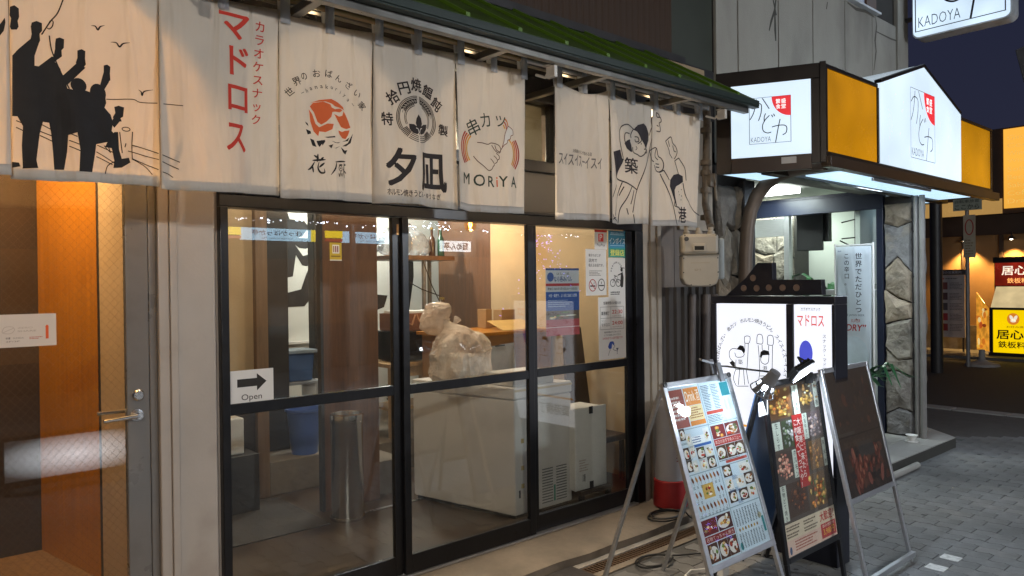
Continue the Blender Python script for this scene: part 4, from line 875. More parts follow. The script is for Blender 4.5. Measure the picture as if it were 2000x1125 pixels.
I.rect(*bx(.16, .655, .40, .70), '#f4f6f6'); I.bars(*[bx(.17, .66, .39, .70)[i] for i in (0, 3, 2, 1)], 3, '#3b5a8c', 8); I.rect(*bx(.16, .637, .47, .652), '#2f62ac')
I.food(*bx(.38, .655, .475, .735), 21, '#e8ecec')
for k, (a, b) in enumerate(((.02, .69), (.10, .655), (.02, .58), (.11, .585), (.21, .565), (.34, .565), (.02, .51), (.21, .50), (.34, .50), (.10, .50))): I.food(*bx(a, b, a + (.125 if a > .2 else .085), b + .068), 30 + k, '#d8dcd8' if k % 2 else '#4a3422', n=6)
for a, b in ((.02, .665), (.11, .64), (.02, .57), (.21, .555), (.34, .555)): I.bars(*[bx(a, b, a + .11, b + .012)[i] for i in (0, 3, 2, 1)], 2, '#5a6468', int(a * 100))
I.food(*bx(.515, .655, .74, .735), 50, '#7a1f22', n=10, plate=None); I.food(*bx(.75, .655, .985, .735), 51, '#6b1d1c', n=9); I.rect(*bx(.515, .615, .985, .652), '#b23430'); I.L += 1; x0, y0, x1, y1 = bx(.53, .622, .97, .646); I.fit('本日のおすすめメニュー', x0, y0, x1, y1, '#f4dcd0'); I.L -= 1
for k, a in enumerate((.52, .68, .84)): I.food(*bx(a, .53, a + .155, .612), 55 + k, '#55351c', n=7)
I.rect(*bx(.62, .502, .985, .518), '#b8483a'); I.bars(*[bx(.52, .518, .97, .528)[i] for i in (0, 3, 2, 1)], 1, '#5a6468', 9)
# skewers
for row, b in enumerate((.445, .36, .285)):
    for k in range(8):
        a = .03 + k * .057 + row * .006
        if row == 1 and 1 < k < 6: continue
        x0, y0, x1, y1 = bx(a, b, a + .03, b + .034); I.L = 2; I.stroke([(x0 + .003, y1 + .006), (x1 - .003, y0 - .012)], .002, '#8a6a40'); I.ell((x0 + x1) / 2, (y0 + y1) / 2, .0075, .014, rnd.choice(['#a8612a', '#8a4420', '#c08438', '#7a4a2a']), 3, 9, .35); I.bars(x0, y0 - .014, x1, y0 - .028, 3, '#4a5258', k + row * 9)
I.L = 2
I.food(*bx(.155, .345, .33, .425), 61, '#d9b45a', n=8, plate=None)
for k, (a, b, w_) in enumerate(((.80, .42, .17), (.53, .425, .12), (.70, .345, .13), (.85, .35, .13), (.53, .345, .10), (.70, .27, .13), (.85, .275, .13), (.53, .275, .11))): I.food(*bx(a, b, a + w_ + .02, b + .068), 70 + k, '#4a3422' if k % 2 else '#dfe3e0', n=6)
for k, (a, b) in enumerate(((.55, .455), (.65, .40), (.65, .33), (.56, .33), (.65, .26))): I.bars(*[bx(a, b, a + .09, b + .025)[i] for i in (0, 3, 2, 1)], 4, '#3b6a9c', 80 + k)
I.food(*bx(.015, .155, .24, .24), 90, '#6e1a1c', n=9, plate=None); I.food(*bx(.25, .155, .475, .24), 91, '#4a1816', n=9); I.rect(*bx(.015, .115, .475, .15), '#8a2420'); I.L += 1; x0, y0, x1, y1 = bx(.03, .121, .46, .144); I.fit('名物てっちゃん焼き', x0, y0, x1, y1, '#f0d4c8'); I.L -= 1
for k, a in enumerate((.02, .18, .33)): I.food(*bx(a, .008, a + .148, .11), 95 + k, '#54301c', n=8)
for k in range(9): I.bars(*[bx(.53 + k * .047, .14, .555 + k * .047, .235)[i] for i in (0, 3, 2, 1)], 11, '#3c4448', 100 + k, .7)
for k in range(7): x0, y0, x1, y1 = bx(.54 + k * .05, .108, .575 + k * .05, .13); I.ell((x0 + x1) / 2, (y0 + y1) / 2, .007, .008, '#c9a23a' if k % 2 else '#8a6a2c', 2, 9)
for k in range(9): I.bars(*[bx(.53 + k * .047, .015, .555 + k * .047, .098)[i] for i in (0, 3, 2, 1)], 10, '#3c4448', 120 + k, .7)
I.rect(*bx(.95, .06, .985, .15), '#2f8a90'); I.ell(*bx(.93, .16, .95, .18)[:2], .018, .014, '#b8b49a'); I.ell(*bx(.53, .03, .55, .05)[:2], .012, .018, '#2f8a90')
I.build('menu_print', po, .0005)
for u in (0.015, Wd - .015): MB().lathe(f.at(u, H - .012, 0), [(.014, 0), (.014, .006), (.006, .008), (0, .008)], 12, f.n).build('corner_cap', BLACKP, T, smooth=True)
# --- black food board
T2_, f2, W2, H2, fw2, po2 = board('food_poster_board', 'black A-frame board with food photographs and a red vertical banner', (3.485, -1.505, .225), (4.085, -1.505, .225), (3.485, -1.38, 1.135), (4.085, -1.38, 1.135), M('black board frame', (.012, .012, .014), .35, .2), .03, .30)
MB().prism([(3.50, -1.345, 1.10), (4.07, -1.345, 1.10), (4.07, -1.055, .06), (3.50, -1.055, .06)], (0, .012, .003)).build('rear_panel', M('blue back sheet', (.07, .13, .25), .35, 0, .1, 3), T2_)
I = Ink(Fr(f2.at(0, 0, -.0088), f2.x, f2.y)); pw, ph, fw = W2 - 2 * fw2, H2 - 2 * fw2, fw2
I.rect(*bx(0, 0, 1, 1), '#5a4c42'); I.L = 1
WS = '#dfe6d8'
I.food(*bx(.0, .80, .44, .985), 201, '#7a5230', n=50, pal=('#c98a42', '#a8642a', '#e2c070', '#d9a84a'), plate=None); I.food(*bx(.60, .82, .985, .985), 202, '#4a3c30', n=46, pal=('#d9b06a', '#c89a4a', '#a8aa9a', '#8c6a40'), plate=None)
I.food(*bx(.20, .62, .46, .785), 203, '#4c5a3c', n=46, pal=('#c8c8c0', '#b8bab8', '#7a8a6a'), plate=None); I.food(*bx(.72, .64, .985, .80), 204, '#6a5658', n=46, pal=('#b8a8a8', '#988a90', '#caa89a'), plate=None)
I.food(*bx(.01, .43, .30, .60), 205, '#54443c', n=46, pal=('#e0a890', '#d89880', '#b87868'), plate=None); I.food(*bx(.66, .44, .92, .62), 206, '#80603c', n=42, pal=('#c09050', '#8a5a30', '#a87a4a'), plate=None)
I.food(*bx(.14, .21, .52, .41), 207, '#4c3424', n=50, pal=('#4a2a18', '#5e3620', '#7a4a2a'), plate=None); I.food(*bx(.54, .21, .90, .42), 208, '#6e5234', n=50, pal=('#c8843c', '#a85a2a', '#d8a860', '#6a7a3a'), plate=None)
for a, b, c_, d, t in ((.47, .80, .59, .985, '串カツ5種盛り'), (.02, .62, .17, .785, '生しらす'), (.60, .64, .70, .80, '大阪牛すじ'), (.32, .43, .42, .60, 'ホルモン'), (.93, .44, .995, .62, '炭火焼'), (.01, .20, .12, .41, '名物どて焼き'), (.90, .82, .985, .985, 'だし巻')):
    I.rect(*bx(a, b, c_, d), WS, 8); x0, y0, x1, y1 = bx(a, b, c_, d); n = len(t); s_ = min((y1 - y0) / n * .92, (x1 - x0) * .75); I.vert(t, (x0 + x1) / 2, y1 - (y1 - y0) / n * .5, s_, '#2c3a34', .01, (y1 - y0) / n / s_, L=9)
I.rect(*bx(.40, .36, .60, .805), '#c02c28', 12); x0, y0, x1, y1 = bx(.40, .36, .60, .805)
I.vert('大阪港に来たら', x0 + (x1 - x0) * .58, y1 - .04, .041, '#fbeee4', .02, 1.12, L=13); I.vert('これ食べてってや！', x0 + (x1 - x0) * .24, y1 - .04, .039, '#fbeee4', .02, 1.05, L=13); I.vert('日本大阪産の厳選素材使用', x0 + (x1 - x0) * .88, y1 - .03, .017, '#f6c9b8', 0, 1.3, L=13)
I.rect(*bx(0, 0, 1, .185), '#ead9bc', 4); I.rect(*bx(0, 0, 1, .09), '#e9c8b4', 5); I.rect(*bx(.68, .012, .985, .10), '#c22f35', 6)
x0, y0, x1, y1 = bx(.68, .115, .97, .175); I.fit('大歓迎！', x0, y0, x1, y1, '#c43226', .03, 7); x0, y0, x1, y1 = bx(.72, .025, .95, .07); I.fit('3,980円', x0, y0, x1, y1, '#f2b84a', .03, 8); x0, y0, x1, y1 = bx(.71, .075, .96, .095); I.fit('飲み放題付', x0, y0, x1, y1, '#f6d9c8', .01, 8)
for k, (a, b) in enumerate(((.03, .14), (.03, .10), (.36, .14), (.36, .10))): I.bars(*[bx(a, b, a + .28, b + .032)[i] for i in (0, 3, 2, 1)], 2, '#5e4a38', 140 + k, .6, 7)
I.bars(*[bx(.16, .015, .64, .08)[i] for i in (0, 3, 2, 1)], 4, '#a8452e', 150, .55, 7); I.ell(*bx(.07, .03, .1, .1)[:2], .012, .02, '#35507c', 7)
I.build('poster_print', po2, .0005)
MB().add([f2.at(.005, H2 - .16, .003), f2.at(-.03, H2 - .17, -.03), f2.at(-.02, H2 - .10, -.03), f2.at(.02, H2 - .09, .003)], [(0, 1, 2, 3)]).build('paper_tag', PAPER, T2_)
# --- dark poster board
T3, f3, W3, H3, fw3, po3 = board('dark_poster_board', 'silver A-frame board holding an unlit dark food poster, farthest right', (4.035, -1.578, .43), (4.645, -1.578, .43), (4.05, -1.41, 1.16), (4.66, -1.41, 1.16), GREYAL, .028, .36)
MB().beam((4.04, -1.672, .045), (4.64, -1.672, .045), .025, .03).build('foot_bar', GREYAL, T3, .002)
I = Ink(Fr(f3.at(0, 0, -.0088), f3.x, f3.y)); pw, ph, fw = W3 - 2 * fw3, H3 - 2 * fw3, fw3
I.rect(*bx(0, 0, 1, 1), '#3a2c26'); I.L = 1; I.rect(*bx(0, .46, 1, .47), '#0c0908'); I.rect(*bx(.03, .475, .4, .50), '#4a4038')
r = random.Random(5)
for k in range(120):
    x, y = r.uniform(.05, .95), r.choice((r.uniform(.03, .36), r.uniform(.03, .36), r.uniform(.55, .9)))
    x0, y0, _, _ = bx(x, y, x, y); I.ell(x0, y0, r.uniform(.008, .035), r.uniform(.01, .045), r.choice(['#4e3024', '#5c3628', '#402a22', '#33251f', '#643f2e', '#3a2c2a', '#48342a']), 2 + k % 6, 9, r.uniform(0, 3))
for k in range(26):
    x0, y0, _, _ = bx(r.uniform(.2, .85), r.uniform(.05, .33), 0, 0); m_ = r.randint(6, 9); a0 = r.uniform(.9, 2.2); ra, rb = r.uniform(.025, .055), r.uniform(.012, .024)
    I.ell(x0, y0, ra, rb, r.choice(['#7a3a2a', '#8a4632', '#6a3022', '#94584a', '#5a2a1e']), 8 + k % 4, 9, a0); I.ell(x0 + .004, y0 + .004, ra * .5, rb * .4, r.choice(['#a86a50', '#8a5040']), 13, 8, a0)
x0, y0, x1, y1 = bx(.10, .38, .9, .43); I.fit('炭火焼肉ホルモン', x0, y0, x1, y1, '#57463a', .01, 9)
I.rect(*bx(.40, .28, .75, .40), '#403834', 10)
I.build('poster_print', po3, .0005)

# clip lamp with pierced shade on the menu board, flood lamp on the black board
cl = thing('clip_lamp', 'clip lamp with pierced grey shade clamped on the silver menu board', 'clip lamp', (3.4, -1.2, 1.17))
pt = f.at(Wd - .10, H + .005, -.01)
WENA = M('white enamel lamp', (.5, .5, .5), .35)
m = MB(); m.obox(pt + Vector((0, -.02, .01)), (f.x, f.n, f.y), (.017, .006, .05)); m.obox(pt + Vector((-.01, .02, .03)), (f.x, f.n, f.y), (.017, .006, .045)); m.beam(pt + Vector((-.01, .02, .055)), pt + Vector((-.075, .05, .075)), .03, .012)
m.build('clamp', M('grey spring clamp', (.2, .2, .21), .4, .4), cl, .002)
sh = CAMP + ray(1512, 731) * 3.60; 
arm = [pt + Vector((0, 0, .04)), pt + Vector((.06, -.02, .035)), CAMP + ray(1465, 722) * 3.72, CAMP + ray(1500, 726) * 3.62, sh]
MB().tube(arm, .005, 8).build('bent_arm', DARKST, cl, smooth=True)
dirv = ((CAMP + ray(1480, 776) * 3.67) - sh).normalized()
m = MB(); m.lathe(sh, [(.0, -.02), (.027, -.015), (.03, .03), (.034, .045)], 20, dirv); m.build('lamp_holder', M('grey lamp cap', (.22, .22, .23), .4), cl, smooth=True)
# pierced cone: rings of facets with openings
n = 24; m = MB(); rr = [(.034, .045), (.038, .056), (.047, .078), (.050, .086), (.061, .108), (.064, .114)]
ax = dirv; aa = ax.orthogonal().normalized(); bb = ax.cross(aa)
for i in range(len(rr) - 1):
    for j in range(n):
        if i in (1, 3) and j % 4 in (1, 2): continue
        v = []
        for (R_, z) in (rr[i], rr[i + 1]):
            for jj in (j, j + 1): t = 2 * math.pi * jj / n; v.append(sh + ax * z + (aa * math.cos(t) + bb * math.sin(t)) * R_)
        m.add(v, [(0, 1, 3, 2)])
o = m.build('pierced_shade', M('grey enamel shade', (.2, .2, .21), .35), cl, smooth=True); md = o.modifiers.new('thick', 'SOLIDIFY'); md.thickness = .0015
MB().lathe(sh + dirv * .05, [(.012, 0), (.026, .02), (.026, .04), (0, .06)], 14, dirv).build('bulb', glow('cool white bulb', '#f2f7ff', 25), cl, smooth=True)
lamp('POINT', sh + dirv * .122, 5.5, COOL, .028)
fl = thing('flood_lamp', 'black LED flood lamp shining down over the black food poster board', 'flood lamp', (3.85, -1.4, 1.15))
fa, fb = CAMP + ray(1536, 752) * 3.88, CAMP + ray(1592, 716) * 4.06
ctr = (fa + fb) / 2 + Vector((0, -.02, .015)); dx = (fb - fa).normalized(); nd = (Vector((-.42, -.55, -.62)) - dx * Vector((-.42, -.55, -.62)).dot(dx)).normalized(); dy = dx.cross(nd)
m = MB(); m.obox(ctr - nd * .02, (dx, dy, nd), (.085, .045, .012)); m.build('housing', BLACKP, fl, .006)
m = MB()
for k in range(7): m.obox(ctr - nd * .04 + dx * (-.075 + .025 * k), (dx, dy, nd), (.002, .036, .010))
m.build('cooling_fin', BLACKP, fl)
m = MB(); m.obox(ctr + nd * .0, (dx, dy, nd), (.078, .039, .0015)); m.build('led_panel', glow('LED panel', '#e6f2ff', 14), fl)
m = MB(); m.tube([ctr - nd * .03 + dx * .095, ctr - nd * .09 + dx * .07, Vector((3.95, -1.37, 1.165)), Vector((3.95, -1.385, 1.11))], .007, 6); m.obox((3.95, -1.385, 1.12), ((1, 0, 0), (0, 1, 0), (0, 0, 1)), (.02, .02, .03)); m.build('mount_arm', BLACKP, fl, smooth=True)
lamp('AREA', ctr + nd * .012, 10, COOL, .1, ctr + nd)

# ================================================================== BETWEEN THE SHOPS
# red and white stand sign at the end of the ledge
st = thing('stand_sign', 'white upright sign with a red foot at the end of the concrete ledge', 'stand sign', (4.30, -.18, .06))
MB().lathe((4.30, -.18, .085), [(0, 0), (.12, 0), (.12, .03), (.115, .18), (.108, .185), (0, .185)], 24).build('foot', M('red plastic foot', (.35, .02, .02), .4, 0, .15, 6), st, smooth=True)
MB().lathe((4.30, -.18, .272), [(0, 0), (.106, 0), (.098, .3), (.082, .56), (0, .56)], 24).build('body', M('white stand plastic', (.38, .36, .36), .5, 0, .1, 5, spots=.3, spotcol=(.3, .28, .26)), st, smooth=True)
I = Ink(Fr((4.30 - .085, -.18 - .08, 0), (.66, -.75, 0), (0, 0, 1)))
# printed word on its side
I.vert('一番搾', .06, .60, .07, '#7a2f2c', .012); I.build('printed_word', st, .035)

gm = thing('gas_meter', 'beige gas meter hung on pipes between the two shops', 'gas meter', (4.9, -.2, 1.6))
GMf = Fr(CAMP + ray(1333, 560) * 5.22, Vector((.70, -.71, 0)), (0, 0, 1))
BEI = M('beige gas meter paint', (.34, .30, .24), .45, 0, .1, 5, spots=.4, spotcol=(.3, .25, .18))
def gbox(nm, mat, u0, u1, v0, v1, h0, h1, bev=.012, inset=0):
    m = MB(); m.add([GMf.at(u, v, h) for h in (h0, h1) for v in (v0, v1) for u in (u0, u1)], [(0, 2, 3, 1), (4, 5, 7, 6), (0, 1, 5, 4), (2, 6, 7, 3), (0, 4, 6, 2), (1, 3, 7, 5)]); return m.build(nm, mat, gm, bev)
gbox('upper_case', BEI, .0, .255, .225, .37, -.16, .0, .022)
q = [(.0, .222), (.0, .06), (.02, .015), (.06, .0), (.195, .0), (.235, .015), (.255, .06), (.255, .222)]
MB().prism([GMf.at(u, v, .0) for u, v in q], GMf.n * -.15).build('lower_case', BEI, gm, .01)
gbox('side_case', M('grey meter casting', (.30, .33, .33), .5), .2575, .30, .05, .34, -.14, -.03, .014)
gbox('seam_flange', BEI, -.006, .262, .2225, .2245, -.155, .006, .001)
fr_ = gbox('counter_window', BEI, .075, .16, .245, .30, .0005, .012, .004); 
m = MB(); m.add([GMf.at(u, v, .0125) for u, v in ((.085, .256), (.15, .256), (.15, .284), (.085, .284))], [(0, 1, 2, 3)]); m.build('counter_glass', M('dark counter glass', (.02, .02, .018), .15), gm)
MB().lathe(GMf.at(.03, .335, 0), [(.016, 0), (.016, .012), (0, .013)], 14, GMf.n).build('test_plug', DARKST, gm, smooth=True)
for u, v in ((.01, .2), (.245, .2), (.008, .1), (.247, .1), (.06, .012), (.19, .012), (.02, .36), (.235, .36)): MB().lathe(GMf.at(u, v, .0), [(.005, 0), (.005, .004), (0, .005)], 8, GMf.n).build('screw', DARKST, gm)
I = Ink(GMf); I.fit('SGマーク', .085, .11, .13, .125, '#6a5a48'); I.rect(.06, .165, .19, .167, '#8a7a60'); I.build('printed_mark', gm, .0012)
for u in (.045, .13, .215): MB().lathe(GMf.at(u, .371, -.08), [(.026, 0), (.026, .02), (.018, .024), (.018, .05)], 14).build('union_nut', BEI, gm, smooth=True)
pp = thing('gas_pipe', 'rusty beige gas pipe with valve and elbows rising from the gas meter', 'pipe', (5.05, -.1, 2.0))
RPIP = M('rusty painted pipe', (.19, .155, .115), .6, .2, .3, 12, spots=.8, spotcol=(.10, .06, .035), spotscale=14)
A = GMf.at(.215, .42, -.08)
def PX(px, py, y): d = ray(px, py); return CAMP + d * ((y - CAMP.y) / d.y)
m = MB(); m.tube([A, PX(1378, 400, -.12), PX(1379, 330, -.10), PX(1381, 225, -.1), PX(1380, 212, -.08), PX(1374, 207, -.03), PX(1366, 205, .0)], .028, 12); m.build('riser', RPIP, pp, smooth=True)
for py in (425, 372, 338, 318, 255): 
    m = MB(); c_ = PX(1378.5, py, -.11); m.lathe(c_, [(.04, -.02), (.042, 0), (.04, .02)], 12); m.build('pipe_collar', RPIP, pp, smooth=True)
m = MB(); c_ = PX(1390, 352, -.14); m.obox(c_, ((1, 0, 0), (0, 1, 0), (0, 0, 1)), (.045, .02, .05)); m.tube([c_ + Vector((.0, -.02, .05)), c_ + Vector((.03, -.02, -.16))], .012, 6); m.build('valve', RPIP, pp, .004)
A = GMf.at(.045, .42, -.08); m = MB(); m.tube([A, A + Vector((0, 0, .06)), A + Vector((.02, .06, .09)), A + Vector((.02, .2, .09))], .018, 10); m.build('branch_pipe', RPIP, pp, smooth=True)
for k, (px0, px1, y, r_) in enumerate(((1352, 1351, -.03, .03), (1379, 1378, -.05, .036), (1397, 1396, -.08, .022))):
    w = tag(MB().tube([PX(px0, 575, y), PX(px1, 700, y), PX(px1, 860, y)], r_, 10).build('down_pipe', M('dull grey brown pipe', (.12, .10, .09), .5, .2, .3, 6), None, smooth=True), ('thin' if k == 2 else 'thick' if k else 'leftmost') + ' grey brown vertical pipe below the gas meter' + (' next to the stone pillar' if k == 2 else ''), 'pipe', 'pipes below the gas meter')

# ================================================================== CORNER RESTAURANT
kd = thing('restaurant_building', 'corner restaurant with pale cement panel upper wall, lit canopy and stone faced pillars', 'building', (7, 0, 0))
def kb_(n, mat, *a, bev=0, **k): return box(n, mat, kd, *a[:6], a[6] if len(a) > 6 else bev, **k)
XE = 9.05
kb_('wall_core', M('mortar joint', (.04, .038, .035), .9), 5.205, XE - .01, .03, 6, 2.705, 8.5)
for x0, x1 in ((5.2, 5.53), (5.53, 6.19), (6.19, 6.83), (6.83, 7.5), (7.5, 8.14), (8.14, 8.76)):
    if x0 < 7.4: kb_('cement_panel', CONCW, x0 + .009, x1 - .009, .0, .029, 2.62, 7.5, .004)
    else: kb_('cement_panel', CONCW, x0 + .006, x1 - .006, .0, .029, 2.62, 4.49, .004)
kb_('cement_panel', CONCW, 8.768, XE, -.02, .029, 2.62, 7.5, .006)
w = kb_('upper_window', M('dark window reveal', (.05, .045, .04), .6), 7.0, 8.24, .032, .06, 4.52, 5.7)
box('window_sill', M('pale tin sill', (.6, .62, .64), .4, .3), w, 7.0, 8.26, -.05, .03, 4.495, 4.518, .003)
box('window_glass', M('frosted lit glass', (.4, .45, .55), .3, emit=.12), w, 7.05, 7.98, .01, .028, 4.53, 5.6)
box('window_frame', M('brown window frame', (.1, .05, .03), .5), w, 7.99, 8.23, -.01, .031, 4.52, 5.7, .004)
m = MB(); m.tube([(9.0, -.04, 8), (9.0, -.04, 5.0)], .035, 8); m.build('wall_pipe', M('pale wall pipe', (.4, .4, .38), .5), kd, smooth=True)
m = MB(); m.lathe((8.93, -.03, 3.62), [(.07, 0), (.08, -.12), (.05, -.16), (0, -.16)], 14); m.box(8.88, 8.98, -.02, .0, 3.55, 3.95); m.build('vent_hood', M('dirty vent hood', (.3, .3, .28), .6), kd, smooth=True)
I = Ink(Fr((0, -.0005, 0), (1, 0, 0), (0, 0, 1)))
for q, w_ in ((((1517, -20), (1513, 20), (1506, 42), (1502, 60)), .03), (((1513, 20), (1514, 60), (1515, 80)), .035), (((1510, 0), (1516, 30)), .03)): I.stroke(I.P(*q), w_, '#45463f', taper=True)
for q, w_ in ((((1709, 28), (1712, 50), (1709, 80), (1711, 100), (1707, 137)), .03), (((1655, 5), (1672, 18), (1690, 22), (1708, 34)), .035), (((1712, 62), (1740, 76), (1770, 86)), .02), (((1616, 4), (1614, 18)), .02)): I.stroke(I.P(*q), w_, '#504c44', taper=True)
I.build('wall_crack', kd, .0006)
# left stone pillar by the pipes
ROCKT = bpy.data.textures.new('rock relief', 'CLOUDS'); ROCKT.noise_scale = .09; ROCKT.noise_depth = 5
def stones(x0, x1, y0, y1, z0, z1, face, rows, cols, seed, depth=.05, name='stone'):
    """irregular split stones laid on a face: face = 'y' looks to -y, 'x' looks to -x"""
    r = random.Random(seed); zs = [z0 + (z1 - z0) * (i + (r.uniform(-.25, .25) if 0 < i < rows else 0)) / rows for i in range(rows + 1)]
    ja = .085; zj = [[zs[i] + (r.uniform(-ja, ja) if 0 < i < rows else 0) for _ in range(2 * cols + 1)] for i in range(rows + 1)]
    for i in range(rows):
        us = [0] + [(j + r.uniform(-.22, .22)) / cols for j in range(1, cols)] + [1]
        for j in range(cols):
            a, b = us[j], us[j + 1]; e = lambda k: r.uniform(-.04, .04) if k else 0
            q = [(a, zj[i][2 * j]), ((a + b) / 2, zj[i][2 * j + 1]), (b, zj[i][2 * j + 2]), (b, (zj[i][2 * j + 2] + zj[i + 1][2 * j + 2]) / 2), (b, zj[i + 1][2 * j + 2]), ((a + b) / 2, zj[i + 1][2 * j + 1]), (a, zj[i + 1][2 * j]), (a, (zj[i][2 * j] + zj[i + 1][2 * j]) / 2)]
            wd = (x1 - x0) if face == 'y' else (y1 - y0)
            c0 = (sum(p[0] for p in q) / 8, sum(p[1] for p in q) / 8)
            def W3(u, z, h): return (x0 + u * wd, y0 - h, z) if face == 'y' else (x0 - h, y1 - u * wd, z)
            sc = lambda p, k: (c0[0] + (p[0] - c0[0]) * k, c0[1] + (p[1] - c0[1]) * k)
            ou = [sc(p, .955) for p in q]; ins = [sc(p, r.uniform(.72, .9)) for p in q]; ce = sc((c0[0] + r.uniform(-.1, .1) * (b - a), c0[1] + r.uniform(-.03, .03)), 1)
            hh = [depth * r.uniform(.5, 1.1) for _ in q]
            vs = [W3(*p, -.01) for p in ou] + [W3(*p, depth * r.uniform(.2, .55)) for p in ou] + [W3(*p, h) for p, h in zip(ins, hh)] + [W3(*ce, depth * r.uniform(.6, 1.5))]
            fs = [(k, (k + 1) % 8, 8 + (k + 1) % 8, 8 + k) for k in range(8)] + [(8 + k, 8 + (k + 1) % 8, 16 + (k + 1) % 8, 16 + k) for k in range(8)] + [(16 + k, 16 + (k + 1) % 8, 24) for k in range(8)]
            o = MB().add(vs, fs).build(name, r.choice(ROCK), kd); md = o.modifiers.new('sub', 'SUBSURF'); md.subdivision_type = 'SIMPLE'; md.levels = md.render_levels = 3
            md = o.modifiers.new('rough', 'DISPLACE'); md.texture = ROCKT; md.texture_coords = 'GLOBAL'; md.strength = .03; md.mid_level = .5
kb_('pillar_core', MORTAR, 5.2, 5.66, .02, .5, .0, 2.6)
stones(5.2, 5.66, .02, .5, .05, 2.45, 'y', 6, 2, 3, .06); 
kb_('dark_post', DARKST, 5.50, 5.67, -.06, .01, .05, 2.5, bev=.01)
# right stone pillar, seen on its side towards the camera
kb_('pillar_core', MORTAR, 7.82, 8.06, -.50, -.24, .1, 2.5)
stones(7.82, 8.06, -.50, -.24, .10, 2.42, 'x', 8, 1, 8, .05)
stones(7.84, 8.06, -.50, -.24, .10, 2.42, 'y', 7, 1, 9, .05)
for k, (y, r_) in enumerate(((-.545, .022), (-.60, .028))): MB().tube([(7.80, y, .1), (7.80, y, 2.48)], r_, 8).build('corner_pipe', M('grey corner pipe', (.22, .21, .2), .5, .3), kd, smooth=True)
# entrance wall towards the camera: beam, posts, glazing
NAVY = M('navy painted beam', (.008, .012, .03), .4, 0, .15, 4)
kb_('beam', NAVY, 7.78, 7.86, -.24, 1.42, 2.38, 2.545, bev=.004)
kb_('beam', MATS['navy painted beam'], 7.79, 7.86, -.24, 1.42, 2.546, 2.575)
kb_('post', NAVY, 7.78, 7.86, -.238, -.17, .10, 2.379, bev=.004)
kb_('post', GREYAL, 7.79, 7.85, .78, .84, .10, 2.379, bev=.003)
kb_('post', DARKST, 7.78, 7.86, 1.30, 1.42, .10, 2.379)
kb_('transom_bar', GREYAL, 7.79, 7.85, .842, 1.298, 2.16, 2.36, bev=.003)
kb_('mid_bar', GREYAL, 7.80, 7.84, -.168, .778, 1.50, 1.56, bev=.003)
kb_('window_glass', RGLASS, 7.818, 7.824, -.168, .778, 1.562, 2.378); kb_('window_glass', RGLASS, 7.818, 7.824, -.168, .778, .12, 1.498)
kb_('door_glass', RGLASS, 7.818, 7.824, .842, 1.298, .12, 2.158)
kb_('kick_panel', NAVY, 7.80, 7.85, -.168, .778, .1, .118)
# restaurant room
RW = M('pale green grey room wall', (.56, .6, .54), .8, 0, .05, 2)
kb_('room_wall', RW, 8.98, 9.04, .08, 3.0, .0, 2.662); kb_('room_wall', RW, 7.87, 8.979, 2.9, 3.0, .1, 2.662); kb_('room_wall', RW, 7.87, 9.04, .03, .079, .0, 2.61)
kb_('room_ceiling', RW, 5.66, 9.04, -.3, 3.0, 2.664, 2.70)
kb_('room_floor', INF, 7.86, 8.97, .08, 3.0, .05, .1)
kb_('room_pipe', M('thin grey conduit', (.2, .2, .2)), 8.93, 8.97, .52, .56, .1, 2.6); 
kb_('alcove_wall', M('dim alcove wall', (.4, .4, .36), .8, 0, .15, 3), 5.66, 7.78, 1.43, 1.5, .0, 2.66)
kb_('inner_pillar', MORTAR, 8.62, 8.97, 1.15, 1.7, .1, 2.66); stones(8.62, 8.97, 1.15, 1.7, .1, 2.6, 'x', 5, 2, 12, .03)
MB().tube([(8.5, 1.17, .1), (8.5, 1.17, 2.6)], .05, 10).build('room_pipe', M('room grey pipe', (.35, .35, .34), .5), kd, smooth=True)
l = thing('ceiling_light', 'flat bright fluorescent light on the restaurant alcove ceiling', 'ceiling light', (7.2, .7, 2.66))
box('diffuser', glow('fluorescent diffuser', '#ffffff', 5), l, 7.22, 7.62, .55, .98, 2.60, 2.663, .006)
lamp('AREA', (7.42, .76, 2.585), 22, (.86, 1, .93), .36, (7.42, .76, 0))
l = thing('ceiling_light', 'restaurant room ceiling light behind the window', 'ceiling light', (9, .9, 2.66)); box('diffuser', glow('fluorescent diffuser', '#ffffff', 5), l, 8.1, 8.9, 1.9, 2.1, 2.63, 2.662, .006)
lamp('AREA', (8.45, 1.25, 2.60), 60, (.9, 1, .94), .45, (8.45, 1.25, 0))
tv = thing('television', 'dark television hung high behind the restaurant window with trailing cables', 'television', (8.2, .5, 2.2))
MB().obox((8.2, .74, 2.26), ((.35, -.93, 0), (.93, .35, 0), (0, 0, 1)), (.14, .05, .26)).build('screen', BLACKP, tv, .006); MB().obox((8.28, .58, 2.30), ((1, 0, 0), (0, 1, 0), (0, 0, 1)), (.03, .04, .2)).build('wall_arm', BLACKP, tv)
for k, q in enumerate((((8.25, .4, 2.3), (8.4, .25, 2.35), (8.5, .2, 2.2), (8.4, .3, 2.1)), ((8.25, .42, 2.1), (8.4, .2, 1.95), (8.5, .12, 1.85)), ((8.25, .4, 2.12), (8.5, .15, 2.15), (8.7, .12, 2.5)), ((8.9, .9, 2.62), (8.9, .2, 2.5), (8.9, .12, 2.58)))): MB().tube(q, .008, 5).build('cable', RUBBER, tv)
